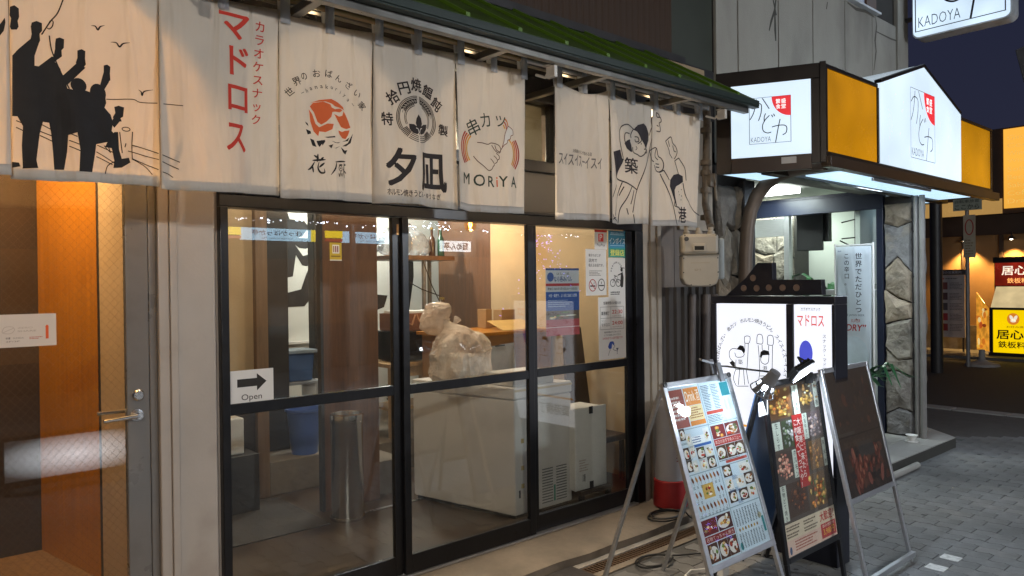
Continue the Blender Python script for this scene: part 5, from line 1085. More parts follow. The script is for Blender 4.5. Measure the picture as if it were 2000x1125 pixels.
# leafy plants
def plant(nm, label, c, seed, nl, ln_, up, pot=None, wid=.05):
    r = random.Random(seed); T = thing(nm, label, 'plant', c)
    for k in range(nl):
        a = r.uniform(0, 6.28) ; L_ = ln_ * r.uniform(.7, 1.2); m = MB(); pts = []
        d = Vector((math.cos(a), math.sin(a), 0)); s_ = Vector((-d.y, d.x, 0)); vs = []
        for i in range(7):
            t = i / 6; p_ = Vector(c) + d * (L_ * t * (.5 + .4 * t)) + Vector((0, 0, up * L_ * (t * 1.6 - t * t * r.uniform(.9, 1.5)) + .02)); w_ = wid * math.sin(math.pi * min(.98, t * .9 + .06)) * r.uniform(.9, 1.1)
            vs += [p_ - s_ * w_ - Vector((0, 0, -w_ * .3)), p_, p_ + s_ * w_ + Vector((0, 0, w_ * .3))]
        m.add(vs, [(3 * i + j, 3 * i + j + 1, 3 * i + 4 + j, 3 * i + 3 + j) for i in range(6) for j in (0, 1)]); m.build('leaf', LEAF, T, smooth=True)
    if pot: MB().lathe((c[0], c[1], pot[0]), [(0, 0), (pot[1] * .7, 0), (pot[1], c[2] - pot[0]), (pot[1] * .9, c[2] - pot[0]), (0, c[2] - pot[0] - .02)], 18).build('pot', M('dark glazed pot', (.012, .011, .011), .3), T, smooth=True)
plant('potted_plant', 'broad leaved green plant behind the restaurant window below the television', (8.0, .42, 1.36), 4, 13, .52, .85, (.1, .14), .055)
plant('potted_plant', 'spiky green plant in a dark pot at the foot of the stone pillar', (7.15, -.27, .58), 6, 26, .52, .7, (.1, .11), .028)
bw = thing('white_bowl', 'small white bowl on a saucer at the foot of the stone pillar', 'bowl', (7.55, -.58, .1)); MB().lathe((7.55, -.58, .1), [(0, .0), (.06, .004), (.062, .012), (.025, .015), (.035, .04), (.055, .07), (.052, .07), (.025, .04), (0, .03)], 20).build('bowl_body', WHITEP, bw, smooth=True)
# tiled step of the restaurant
STB = M('step bedding', (.05, .05, .045), .9)
stp = struct('restaurant_step', STB, MB().prism([(5.68, -.79, -.04), (8.08, -.79, -.04), (8.62, -.2, -.04), (8.62, 1.4, -.04), (5.68, 1.4, -.04)], (0, 0, .13)))
TILE = M('pale floor tile', (.36, .35, .33), .45, 0, .12, 3, spots=.35, spotcol=(.2, .19, .17))
for i in range(10):
    for j in range(7):
        x0 = 5.685 + i * .297; y0 = -.785 + j * .305
        q = [(x0, y0), (x0 + .291, y0), (x0 + .291, y0 + .299), (x0, y0 + .299)]
        if x0 + .291 > 8.08 + max(0, (y0 + .79)) * .915: 
            lim = lambda y: 8.075 + (y + .79) * .915 if y < -.2 else 8.61
            if x0 > lim(y0): 
                if x0 > lim(y0 + .299) - .02: continue
                continue
            q = [(x0, y0), (min(x0 + .291, lim(y0)), y0), (min(x0 + .291, lim(y0 + .299)), y0 + .299), (x0, y0 + .299)]
        MB().prism([(a, b, .088) for a, b in q], (0, 0, .012)).build('tile', TILE, stp, .0015)
rod_ = tag(MB().tube([(5.9, -.86, .03), (6.95, -.85, .03)], .028, 8).build('edge_pole', M('grey stone pole', (.3, .29, .27), .7), None, smooth=True), 'rounded grey pole lying along the edge of the tiled restaurant step', 'pole')

# ---- lit canopy of the restaurant
cp = thing('lit_canopy', 'restaurant canopy with lit white and yellow sign panels and a gabled middle', 'canopy', (7, -.6, 2.5))
CY = -.9; CXL, CXR = 5.18, 8.82; ZB0, ZT0 = 2.585, 3.175
A0 = Vector((4.85, -.25, 0)); A1 = Vector((CXL, CY, 0)); lu = (A1 - A0).normalized(); ln2 = Vector((lu.y, -lu.x, 0))
BRF = M('dark bronze canopy frame', (.028, .022, .018), .35, .5, .2, 6)
BRB = M('brown enamel fascia', (.05, .03, .02), .35, .2, .15, 5)
def cbx(n, mat, *a, bev=.003, par=None): return box(n, mat, par or cp, *a, bev)
for nm, x0, x1, z0, z1 in (('front_rail', CXL, CXR + .02, 2.545, 2.582), ('front_rail', CXL, CXR + .02, ZT0 + .001, ZT0 + .03)):
    if z0 > 3: 
        cbx(nm, BRF, CXL, 6.06, CY - .01, CY + .03, z0, z1); cbx(nm, BRF, 7.90, CXR + .02, CY - .01, CY + .03, z0, z1)
    else: cbx(nm, BRF, x0, x1, CY - .01, CY + .03, z0, z1)
cbx('fascia', BRB, CXL - .01, CXR + .10, CY - .05, CY + .02, 2.465, 2.543)
for x in (CXL, 6.05, 7.885, CXR - .02): cbx('front_post', BRF, x, x + .028, CY - .012, CY + .03, 2.583, ZT0)
AMB = glow('amber light box acrylic', '#d8910c', .58, .3, 2); WHT = glow('white sign acrylic', '#dcefff', 1.0, .12, 1.6); SOF = glow('soffit acrylic', '#bfe2fa', 1.2, .02, .8)
cbx('amber_panel', AMB, CXL + .029, 6.049, CY, CY + .01, 2.583, ZT0, bev=0); cbx('amber_panel', AMB, 7.914, CXR - .021, CY, CY + .01, 2.583, ZT0, bev=0)
gp = [(6.079, 2.583), (7.884, 2.583), (7.884, 3.215), (6.98, 3.50), (6.079, 3.215)]
g_ = MB().prism([(x, CY - .02, z) for x, z in gp], (0, .04, 0)).build('gable_panel', WHT, cp)
for a, b in ((2, 3), (3, 4)): 
    (xa, za), (xb, zb_) = gp[a], gp[b]; MB().beam((xa, CY, za + .015), (xb, CY, zb_ + .015), .055, .028).build('gable_edge', BRF, cp, .003)
ROOFW = glow('white roof acrylic', '#cfe2f0', .5, .1)
MB().prism([(6.06, CY + .03, 3.225), (6.98, CY + .03, 3.515), (6.98, -.06, 3.515), (6.06, -.06, 3.225)], (0, 0, .012)).build('gable_roof', ROOFW, cp); MB().prism([(6.98, CY + .03, 3.515), (7.9, CY + .03, 3.225), (7.9, -.06, 3.225), (6.98, -.06, 3.515)], (0, 0, .012)).build('gable_roof', ROOFW, cp)
MB().prism([(4.87, -.22, ZT0), (5.19, CY + .035, ZT0), (CXR, CY + .035, ZT0), (CXR, -.03, ZT0), (5.1, -.03, ZT0)], (0, 0, .02)).build('canopy_top', BRF, cp)
# skewed left face
def lbx2(nm, mat, s0, s1, z0, z1, h0=-.03, h1=0., bev=.003):
    m = MB(); m.add([A0 + lu * s + ln2 * h + Vector((0, 0, z)) for h in (h0, h1) for z in (z0, z1) for s in (s0, s1)], [(0, 2, 3, 1), (4, 5, 7, 6), (0, 1, 5, 4), (2, 6, 7, 3), (0, 4, 6, 2), (1, 3, 7, 5)]); return m.build(nm, mat, cp, bev)
LW = (A1 - A0).length
lf2 = Fr(A0, lu, (0, 0, 1))
(s0, _), (s1, _) = lf2.pix(1428, 250), lf2.pix(1584, 230)
zt = lf2.pix(1520, 160)[1]; zb2 = lf2.pix(1520, 304)[1]
lbx2('side_panel', WHT, s0, s1, zb2, zt, -.03, -.004, 0)
lbx2('side_frame', BRF, -.02, LW, zt + .001, 3.215); lbx2('side_frame', BRF, -.02, s0 - .001, 2.46, zt); lbx2('side_frame', BRF, s1 + .001, LW - .001, 2.50, zt); lbx2('side_fascia', BRB, s0, s1, 2.46, zb2 - .001, -.03, .012); lbx2('corner_post', BRF, LW - .03, LW + .012, 2.5, 3.22, .001, .014)
lbx2('small_plate', M('white maker plate', (.55, .52, .48), .5), LW * .60, LW * .74, 2.508, 2.555, .0125, .016, .001)
# underside: lit soffit panels and rails
for i in range(4):
    x0 = 5.68 + i * .72
    if i < 4: cbx('soffit_panel', SOF, x0, x0 + .69, CY + .07, -.50, 2.49, 2.5, bev=0)
cbx('soffit_panel', SOF, 8.0, 8.78, -.49, -.05, 2.49, 2.5, bev=0); cbx('soffit_panel', SOF, 4.95, 5.5, -.40, -.22, 2.47, 2.48, bev=0)
cbx('soffit_rail', BRF, CXL, CXR, -.495, -.40, 2.47, 2.53); cbx('soffit_rail', DARKST, 5.5, CXR, CY + .03, CY + .068, 2.48, 2.53)
cbx('soffit_board', M('dull soffit board', (.16, .15, .13), .6), 5.25, CXR, -.398, -.03, 2.535, 2.55, bev=0); cbx('soffit_rail', GREYAL, 6.0, 7.2, CY + .005, CY + .024, 2.44, 2.462)
cbx('canopy_end', BRF, CXR + .021, CXR + .04, CY, -.03, 2.545, ZT0 + .03)
# logos
def N(pts): 
    out = []
    for x, y in zip(pts[::2], pts[1::2]): nx = (x - 235) / 228; out.append((nx, 1 - (y - (325 - .167 * (x - 235))) / (248 + 13 * nx)))
    return out
def logo(I, x0, y0, w_, h_, lw, LK='#23262c'):
    mp_ = lambda ps: [(x0 + a * w_, y0 + b * h_) for a, b in ps]
    I.stroke(mp_([(0, 0), (1, 0), (1, 1), (0, 1)]), lw * .7, LK, 1, closed=True)
    ar = [(.545 + .455 * (1 - math.cos(t / 12 * math.pi / 2)), 1 - .435 * math.sin(t / 12 * math.pi / 2)) for t in range(13)]
    I.poly(mp_([(1, 1)] + ar), '#e2323a*', 2)
    for g, a, b in (('繁', .70, .89), ('盛', .83, .89), ('食', .70, .775), ('堂', .83, .775)): I.fit(g, x0 + (a - .055) * w_, y0 + (b - .05) * h_, x0 + (a + .055) * w_, y0 + (b + .05) * h_, '#ffffff*', .03, 3)
    for q in ((240, 374, 262, 352, 287, 346, 303, 356, 300, 400, 286, 442), (276, 325, 268, 370, 256, 408, 238, 440), (308, 316, 328, 345, 346, 372), (326, 398, 318, 420, 318, 446), (347, 408, 322, 436, 308, 468, 313, 496, 335, 506, 356, 500), (358, 404, 365, 416), (369, 398, 376, 411), (360, 472, 395, 461, 430, 459, 441, 474, 436, 500, 418, 513), (405, 425, 395, 470, 379, 556)): I.curve(mp_(N(q)), lw, LK, 2, k=6)
    I.fit('KADOYA', x0 + .035 * w_, y0 + .035 * h_, x0 + .52 * w_, y0 + .145 * h_, '#4a5a68', -.012, 2)
I = Ink(Fr(A0 - ln2 * .004, lu, (0, 0, 1))); a, b = lf2.pix(1463.5, 239), lf2.pix(1544.5, 228); zz0, zz1 = lf2.pix(1504, 279)[1], lf2.pix(1504, 189)[1]
logo(I, a[0], zz0, b[0] - a[0], zz1 - zz0, .0065); I.build('printed_logo', cp, .001)
gf = Fr((0, CY - .02, 0), (1, 0, 0), (0, 0, 1)); I = Ink(gf); a, b = gf.pix(1778.5, 238), gf.pix(1825.5, 252); z0, z1 = gf.pix(1800, 312)[1], gf.pix(1800, 179)[1]
logo(I, a[0], z0, b[0] - a[0], z1 - z0, .0085); I.build('printed_logo', cp, .001)
# bent brown pipe under the canopy
tag(MB().tube([CAMP + ray(x, y) * d for x, y, d in ((1612, 318, 5.5), (1585, 324, 5.6), (1552, 331, 5.75), (1520, 342, 5.9), (1496, 359, 6.0), (1478, 383, 6.05), (1466, 412, 6.05), (1460, 445, 6.05), (1456, 500, 6.05), (1455, 640, 6.05), (1455, 850, 6.05))], .055, 12).build('bent_pipe', M('brown bent duct', (.13, .095, .07), .45, .2, .2, 6), None, smooth=True), 'thick brown bent pipe curving down from under the canopy', 'pipe')
# projecting sign above
ps = thing('projecting_sign', 'large lit white projecting sign at the top right corner of the picture', 'projecting sign', (8.9, -.6, 4.3))
y0, y1 = -1.08, -.12; zb3 = 4.34
def rr(y0, y1, z0, z1, r_, x): 
    o = []
    for cy, cz, a in ((y1 - r_, z0 + r_, -90), (y1 - r_, z1 - r_, 0), (y0 + r_, z1 - r_, 90), (y0 + r_, z0 + r_, 180)):
        for k in range(6): t = math.radians(a + k * 18); o.append((x, cy + r_ * math.cos(t), cz + r_ * math.sin(t)))
    return o
MB().prism(rr(y0, y1, zb3, 5.62, .07, 8.9), (.22, 0, 0)).build('sign_case', M('white sign case', (.42, .44, .45), .4, spots=.5, spotcol=(.15, .15, .14), spotscale=8), ps)
MB().prism(rr(y0 + .015, y1 - .015, zb3 + .015, 5.60, .06, 8.885), (.014, 0, 0)).build('lit_face', glow('bright sign acrylic', '#d6ecff', 1.0, .22, 2.2), ps)
I = Ink(Fr((8.885, 0, 0), (0, -1, 0), (0, 0, 1))); logo(I, .16, zb3 + .075, .865, 1.05, .021); I.build('printed_logo', ps, .001)
for z in (4.6, 5.3): MB().beam((8.99, -.13, z), (8.99, .0, z), .04, .04).build('wall_arm', DARKST, ps)
# beer banner
bn = thing('banner', 'pale blue vertical banner with black brush lettering in front of the restaurant window', 'banner', (7.3, -.15, .1))
bf = Fr((7.3, 0, 0), (0, -1, 0), (0, 0, 1)); ba, bb_ = bf.pix(1633, 600)[0], bf.pix(1702, 600)[0]; bz1 = bf.pix(1668, 481)[1]; bz0 = .55
fnb = lambda u, v: .012 * math.sin((u - ba) * 16 + v * 3)
m = MB(); vs = [bf.at(ba + (bb_ - ba) * i / 14, bz0 + (bz1 - bz0) * j / 14, fnb(ba + (bb_ - ba) * i / 14, bz0 + (bz1 - bz0) * j / 14)) for j in range(15) for i in range(15)]
m.add(vs, [(j * 15 + i, j * 15 + i + 1, j * 15 + 16 + i, j * 15 + 15 + i) for j in range(14) for i in range(14)])
o = m.build('banner_cloth', clothm('pale blue banner cloth', '#e4ebf0', .55), bn, smooth=True); md = o.modifiers.new('thick', 'SOLIDIFY'); md.thickness = .001
for u in (ba - .012, bb_ + .012): MB().tube([bf.at(u, .1, -.02), bf.at(u, bz1 + .03, -.02)], .011, 8).build('banner_pole', WHITEP, bn, smooth=True)
MB().tube([bf.at(ba - .012, bz1 + .012, -.02), bf.at(bb_ + .012, bz1 + .012, -.02)], .008, 8).build('cross_pole', WHITEP, bn, smooth=True)
I = Ink(bf); wB = bb_ - ba
I.vert('世界でただひとつ、', ba + wB * .66, bf.pix(1679, 500)[1], .066, '#1f2530', .012, 1.13); I.vert('この辛口。', ba + wB * .33, bf.pix(1657, 500)[1], .058, '#1f2530', .008, 1.13)
I.fit('THE JAPAN BEER', ba + wB * .2, 1.30, ba + wB * .82, 1.325, '#7a8590'); I.fit('SUPER', ba + wB * .42, 1.245, ba + wB * .70, 1.275, '#c05a58', 0, None, .2); I.fit('“DRY”', ba + wB * .16, 1.16, ba + wB * .84, 1.225, '#b82a2c', .02, None, .15)
I.ell(ba + wB * .5, .93, wB * .42, .18, '#d6e4ec', 0); I.rect(ba + wB * .12, .60, ba + wB * .8, .76, '#e0a24a', 1); I.fit('Asahi', ba + .02, bz1 - .05, ba + .06, bz1 - .035, '#2a4a8a')
I.build('printed_lettering', bn, .002, fnb, [(0, [ba + wB * i / 14 for i in range(1, 14)])])
lamp('AREA', (6.9, -.68, 2.48), 26, COOL, .5, (6.9, -.7, 0))

# ================================================================== ACROSS THE CROSS STREET
fx = 18.9
fb_ = thing('far_building', 'dim brown restaurant front across the cross street with wall lamps', 'building', (fx, 1, 0))
def fxb(n, mat, *a, **k): return box(n, mat, fb_, *a, **k)
FW1 = M('ochre stucco wall', (.30, .17, .07), .85, 0, .15, 2); FW2 = M('dark brown eaves board', (.06, .035, .022), .6, 0, .2, 2)
fxb('stucco_wall', FW1, fx, fx + .3, -14, 8, .6, 2.62); fxb('plinth', M('rubble plinth', (.16, .13, .10), .9, 0, .5, 5, bump=.8, bscale=9), fx - .04, fx + .3, -14, 8, 0, .599)
fxb('eaves_board', FW2, fx - .12, fx + .3, -14, 8, 2.621, 3.05); fxb('upper_wall', M('night dark wall', (.02, .022, .035), .8), fx + .25, fx + 1, -3.0, 8, 3.051, 4.9)
for y0, y1 in ((1.72, 1.80), (-.1, .5), (2.48, 2.53)): fxb('wall_post', FW2, fx - .06, fx - .001, y0, y1, .6, 2.62)
sgn = thing('lit_wall_sign', 'big amber lit sign along the eaves of the far restaurant', 'lit sign', (fx - .3, 1, 3.1))
FA = glow('amber far sign', '#ffb848', 1.0, .28, .5)
box('lit_panel', FA, sgn, fx - .34, fx - .30, -3.5, 1.62, 3.16, 4.86); box('lit_panel', glow('dim cream sign', '#d8a860', .55, .1), sgn, fx - .34, fx - .30, 1.66, 4.2, 3.06, 3.38)
box('sign_case', FW2, sgn, fx - .298, fx - .13, -3.5, 4.2, 3.055, 4.9)
I = Ink(Fr((fx - .34, 0, 0), (0, -1, 0), (0, 0, 1)))
for k, t in enumerate(('Ginza Rou', 'Cocktail', 'Wine', 'Wisky', 'Soft Drink', 'Beer', 'Sake', 'Coffee', 'Draft')): I.fit(t, -1.55, 4.62 - k * .17, -1.55 + .09 * len(t), 4.72 - k * .17, '#ffc45e*')
I.poly([(-.98, 4.45), (-.4, 4.55), (.6, 4.6), (.6, 3.2), (-.55, 3.2), (-.8, 3.7)], '#d98a1c*'); I.build('printed_words', sgn, .002)
for k, (y, lab) in enumerate(((2.42, 'left of the street sign pole'), (1.52, 'above the yellow lit stand'), (.85, 'at the right edge of the picture'))):
    l = thing('wall_lamp', 'small downlight wall lamp on the far ochre wall ' + lab, 'wall lamp', (fx - .15, y, 2.5), 'wall lamps on the far restaurant')
    MB().lathe((fx - .22, y, 2.5), [(.03, .08), (.04, .05), (.11, .0), (.105, -.002), (.03, .045)], 16).build('lamp_shade', DARKST, l, smooth=True); MB().tube([(fx - .22, y, 2.58), (fx - .18, y, 2.66), (fx - .05, y, 2.64)], .012, 6).build('lamp_arm', DARKST, l)
    MB().lathe((fx - .22, y, 2.52), [(.0, .02), (.03, .0), (.03, -.03), (0, -.045)], 12).build('bulb', glow('warm far bulb', '#fff0d0', 8), l, smooth=True)
    lamp('SPOT', (fx - .22, y, 2.47), 200 if k else 260, (1, .6, .2), .03, (fx - .13, y, 0), 100, .6)
# menu stand
ms = thing('menu_stand', 'tall pale menu stand with red food pictures against the far ochre wall', 'menu stand', (fx - .6, 2.6, .05))
ma, mb_ = 2.86, 2.28; mxx = fx - .7
box('board', M('grey menu sheet', (.36, .33, .32), .6), ms, mxx, mxx + .03, mb_, ma, .36, 1.74); box('head', M('charcoal menu head', (.05, .045, .05), .6), ms, mxx - .004, mxx + .034, mb_ - .02, ma + .02, 1.741, 1.86)
for y in (ma - .05, mb_ + .02): box('leg', DARKST, ms, mxx, mxx + .03, y, y + .03, .05, .359)
I = Ink(Fr((mxx, ma, 0), (0, -1, 0), (0, 0, 1)))
for k in range(5): I.rect(.05, .5 + k * .23, .24, .66 + k * .23, ('#7a2a2c', '#8a3038', '#4a4448', '#4a3438', '#6a3a38')[k]); I.bars(.28, .66 + k * .23, .55, .5 + k * .23, 5, '#6a6466', k)
I.ell(.12, 1.66, .06, .02, '#a02a20'); I.bars(.2, 1.69, .5, 1.64, 1, '#5a5052', 9); I.build('menu_print', ms, .002)
I = Ink(Fr((mxx - .004, ma, 0), (0, -1, 0), (0, 0, 1))); I.fit('本日の営業案内', .05, 1.77, .52, 1.83, '#b8b0b0'); I.build('head_print', ms, .002)
# yellow stand sign
ys = thing('lit_stand_sign', 'yellow and red lit stand sign with a sloping menu top and food picture side', 'lit sign', (17.9, 1.5, .05))
sx = 17.7; ya, yb = 1.66, .75
YEL = glow('yellow light box', '#ffd500', .95, .06); REDG = glow('red lit header', '#9a2818', .6, .5, 3); MENU = glow('cream lit menu', '#e8cf9a', .75, .2, 4)
box('front_panel', YEL, ys, sx, sx + .02, yb, ya - .06, .12, 1.0); box('base', BLACKP, ys, sx - .02, sx + .5, yb - .05, ya + .02, .05, .119)
box('frame_rail', BLACKP, ys, sx - .012, sx + .06, yb - .02, ya, 1.001, 1.05); box('frame_rail', BLACKP, ys, sx - .012, sx + .03, ya - .058, ya + .0, .12, 1.0)
MB().add([(sx, ya - .02, 1.06), (sx, yb, 1.06), (sx + .36, yb, 1.48), (sx + .36, ya - .02, 1.48)], [(0, 1, 2, 3)]).build('sloping_menu', MENU, ys).modifiers.new('thick', 'SOLIDIFY').thickness = .03
box('header_panel', REDG, ys, sx + .37, sx + .40, yb, ya, 1.5, 1.98); box('header_cap', BLACKP, ys, sx + .33, sx + .5, yb - .03, ya + .03, 1.981, 2.1); box('back_case', BLACKP, ys, sx + .401, sx + .5, yb - .02, ya + .02, .12, 1.98)
sd = MB().add([(sx + .03, ya + .021, .13), (sx + .38, ya + .34, .13), (sx + .38, ya + .34, 1.36), (sx + .03, ya + .021, 1.02)], [(0, 1, 2, 3)]).build('side_panel', glow('orange lit food side', '#e89a30', .8, .35, 9), ys); sd.modifiers.new('thick', 'SOLIDIFY').thickness = .02
I = Ink(Fr((sx, ya, 0), (0, -1, 0), (0, 0, 1))); I.ell(.42, .82, .11, .12, '#e2862a*'); I.ell(.39, .84, .03, .06, '#fff2d8*', 1, 10, .4); I.ell(.46, .84, .03, .06, '#fff2d8*', 1, 10, -.4); I.ell(.42, .78, .05, .03, '#fff2d8*', 1)
I.fit('居心伝', .12, .40, .84, .60, '#2a1608', .03); I.fit('鉄板料理', .15, .22, .80, .36, '#3a1c08', .02); I.fit('お好み焼', .3, .635, .6, .68, '#8a5a10'); I.build('printed_words', ys, .003)
I = Ink(Fr((sx + .37, ya, 0), (0, -1, 0), (0, 0, 1))); I.fit('居心伝', .12, 1.72, .8, 1.92, '#fff0dc*', .03); I.fit('鉄板料理', .22, 1.55, .72, 1.66, '#e0b878*', .01); I.build('printed_words', ys, .003)
r = random.Random(3); I = Ink(Fr((sx + .03, ya + .021, 0), (-.35, -.319, 0), (0, 0, 1)))
sfr = Fr(Vector((sx + .38, ya + .34, 0)), Vector((-.35, -.319, 0)), (0, 0, 1)); I = Ink(sfr)
for k in range(14): I.ell(r.uniform(.06, .42), r.uniform(.2, 1.0), r.uniform(.04, .09), r.uniform(.03, .08), r.choice(['#c2541c*', '#f0b84a*', '#8a3a14*', '#f6d890*', '#d97a24*']), k % 5, 9)
I.build('food_print', ys, .022)
# street sign pole, dark pole, kerb stones
sp = thing('street_sign_pole', 'grey pole with a small pale name plate on top and a round sign below', 'street sign', (16.9, 1.95, 0))
spx = CAMP + ray(1891, 690) * 14.0
MB().tube([(spx.x, spx.y, -.02), (spx.x, spx.y, 3.12)], .035, 8).build('pole', M('grey sign pole', (.22, .21, .2), .5, .3), sp, smooth=True)
pf = Fr((spx.x - .05, spx.y + .22, 0), (0, -1, 0), (0, 0, 1))
box('name_plate', M('pale green plate', (.34, .36, .28), .5), sp, spx.x - .05, spx.x - .037, spx.y - .26, spx.y + .22, 2.94, 3.16); box('lower_plate', M('cream plate', (.42, .36, .26), .5), sp, spx.x - .05, spx.x - .037, spx.y - .15, spx.y + .05, 2.05, 2.85)
I = Ink(pf); I.fit('ここから', .03, 2.96, .44, 3.05, '#3a3a34', .02); I.fit('自転車放置', .03, 3.08, .44, 3.14, '#3a3a34', .01); I.arc(.27, 2.62, .065, .14, 0, 360, .02, '#a03a34'); I.bars(.2, 2.4, .34, 2.1, 6, '#8a7a60', 3); I.build('sign_print', sp, .002)
dpx = CAMP + ray(1830, 690) * 13.2
tag(MB().tube([(dpx.x, dpx.y, -.02), (dpx.x, dpx.y, 3.6)], .10, 10).build('dark_pole', DARKST, None, smooth=True), 'dark round pole standing behind the pale menu stand', 'pole')
m = MB(); c_ = CAMP + ray(1918, 692) * 14.1; m.lathe((c_.x, c_.y, -.02), [(.30, 0), (.28, .06), (.12, .10), (.06, .14), (.05, .32), (0, .33)], 18); tag(m.build('concrete_stand_base', M('pale concrete base', (.3, .28, .25), .8), None, smooth=True), 'pale concrete weight with a stub post beside the yellow stand', 'concrete base')
tag(box('dark_building', M('night blue block', (.012, .014, .028), .9), None, 26, 40, -30, 1.5, 0, 7.2), 'unlit dark building beyond the far restaurant roof', 'building')
m = MB(); m.add([CAMP + ray(x, y) * 17.6 for x, y in ((1984, 98), (2040, 70), (2040, 240), (2003, 170))], [(0, 1, 2, 3)]); o = tag(m.build('roof_flag', M('pale grey sail', (.25, .24, .22), .8), None), 'pale grey cloth corner high at the right edge of the picture', 'awning'); o.modifiers.new('thick', 'SOLIDIFY').thickness = .02

# ================================================================== INSIDE THE SHOP
fz = thing('chest_freezer', 'large white chest freezer with bottom louvres standing just inside the sliding doors', 'freezer', (3.4, .7, .1))
FWH = M('scuffed white freezer enamel', (.64, .61, .58), .38, 0, .06, 2, spots=.3, spotcol=(.34, .27, .21), spotscale=3)
def fzq(k, z): return [(3.23 - k, .268 - k, z), (3.766 + k, .268 - k, z), (3.60 + k, 1.17 + k, z), (3.035 - k, 1.17 + k, z)]
MB().prism(fzq(0, .125), (0, 0, .765)).build('body', FWH, fz, .01); MB().prism(fzq(.006, .893), (0, 0, .08)).build('lid', FWH, fz, .012); MB().prism(fzq(-.02, .099), (0, 0, .025)).build('plinth', DARKST, fz)
box('lid_edge_strip', M('yellowed plastic top', (.5, .38, .2), .5), fz, 3.23, 3.766, .2575, .2615, .945, .96)
for s_ in (0, 1):
    for k in range(13): box('louvre', M('dark louvre', (.16, .16, .15)), fz, 3.475 + s_ * .135, 3.475 + s_ * .135 + .1, .2655, .2685, .16 + k * .019, .167 + k * .019)
box('green_mark', M('green label', (.1, .3, .22)), fz, 3.585, 3.60, .2650, .2685, .16, .27); box('lock', M('grey lock', (.05, .05, .05)), fz, 3.262, 3.275, .2645, .2685, .24, .29)
for k, z in enumerate((.3, .42, .6)): box('yellow_label', M('yellowed label', (.5, .38, .15)), fz, 3.285, 3.31, .2650, .2685, z, z + .03)
shf = thing('low_shelf', 'low dark shelf under the white foam box by the right door', 'shelf', (3.9, .4, .1)); box('shelf_board', M('dark shelf board', (.07, .045, .03)), shf, 3.775, 4.11, .19, .6, .165, .195, .003)
for x in (3.79, 4.07):
    for y in (.2, .56): box('leg', DARKST, shf, x, x + .03, y, y + .03, .099, .164)
fo = thing('foam_box', 'tall white foam box standing on end with black tape by the right door', 'foam box', (3.9, .3, .196))
box('body', FOAM, fo, 3.745, 4.055, .225, .46, .197, .77, .012); box('lid', FOAM, fo, 3.735, 4.065, .205, .2245, .20, .78, .008)
for z0, z1 in ((.73, .7815), (.197, .25)): box('black_tape', BLACKP, fo, 3.88, 3.92, .2035, .2048, z0, z1)
I = Ink(Fr((3.735, .205, 0), (1, 0, 0), (0, 0, 1))); I.bars(.04, .42, .14, .33, 5, '#b8a8a0', 1); I.rect(.07, .26, .072, .31, '#3a3030'); I.rect(.08, .26, .084, .31, '#3a3030'); I.rect(.09, .26, .10, .31, '#3a3030'); I.build('printed_mark', fo, .001)
fo2 = thing('foam_box', 'flat white foam box lying on the freezer lid in front of the plastic bag', 'foam box', (3.4, .42, .973)); box('body', FOAM, fo2, 3.24, 3.62, .29, .56, .974, 1.035, .008); box('lid', FOAM, fo2, 3.235, 3.625, .285, .565, 1.036, 1.06, .006); box('tape', M('packing tape', (.5, .36, .2), .3), fo2, 3.40, 3.44, .2835, .2845, .985, 1.058)
# knotted plastic bag over a foam box
bg_ = thing('plastic_bag', 'knotted translucent white plastic bag over a foam box, standing on the freezer', 'bag', (3.2, .8, .973))
BAGM = glassm('translucent bag film', (.97, .92, .87), .16, 1.5, 2.6, .66, (.95, .80, .68), 1)
box('foam_box', FOAM, bg_, 3.07, 3.34, .66, .98, .975, 1.16, .01)
from mathutils import noise as mnoise
def blob(prof, c, n, seed, amp, ex=(1, 1), rings=34):
    """crumpled film: the profile is resampled and pushed about by ridged noise"""
    P_ = [Vector(p) for p in [(a, b, d, e) for a, b, d, e in prof]]; L_ = len(P_); m = MB(); vs = []
    for i in range(rings):
        t = i / (rings - 1) * (L_ - 1); k = min(int(t), L_ - 2); f_ = t - k; q = P_[k] * (1 - f_) + P_[k + 1] * f_
        for j in range(n):
            a = 2 * math.pi * j / n; d = Vector((math.cos(a) * ex[0], math.sin(a) * ex[1], 0)); p_ = Vector((c[0] + q[2], c[1] + q[3], c[2] + q[1])) + d * q[0]
            w = p_ * 7 + Vector((seed * 3.1, seed, 0)); w2 = Vector((p_.x * 16, p_.y * 16, p_.z * 7)) + Vector((seed, 0, seed))
            g_ = (.5 - abs(mnoise.noise(w))) * .9 + (.35 - abs(mnoise.noise(w2))) * .75
            k2 = min(1, q[0] / .05)
            vs.append(p_ + d * (amp * .32 * g_ * k2) + Vector((0, 0, amp * .12 * mnoise.noise(w2 * .7) * k2)))
    m.add(vs, [(i * n + j, i * n + (j + 1) % n, (i + 1) * n + (j + 1) % n, (i + 1) * n + j) for i in range(rings - 1) for j in range(n)]); return m
blob([(.0, .0, 0, 0), (.16, .003, 0, 0), (.20, .05, 0, 0), (.19, .14, 0, 0), (.205, .21, .0, 0), (.19, .27, .01, 0), (.15, .32, .01, .01), (.095, .36, -.02, .02), (.045, .40, -.06, .03), (.022, .425, -.085, .05), (.03, .445, -.09, .06)], (3.205, .82, .977), 84, 3, .20, (.93, 1)).build('bag_body', BAGM, bg_)
blob([(.01, -.045, .03, 0), (.05, -.03, -.0, .01), (.085, .02, -.03, .015), (.095, .075, -.035, .015), (.098, .12, -.03, .01), (.085, .16, -.02, 0), (.055, .185, -.01, 0), (.0, .2, -.005, 0)], (3.10, .915, 1.34), 64, 8, .16, (1.0, .8)).build('bag_top', BAGM, bg_)
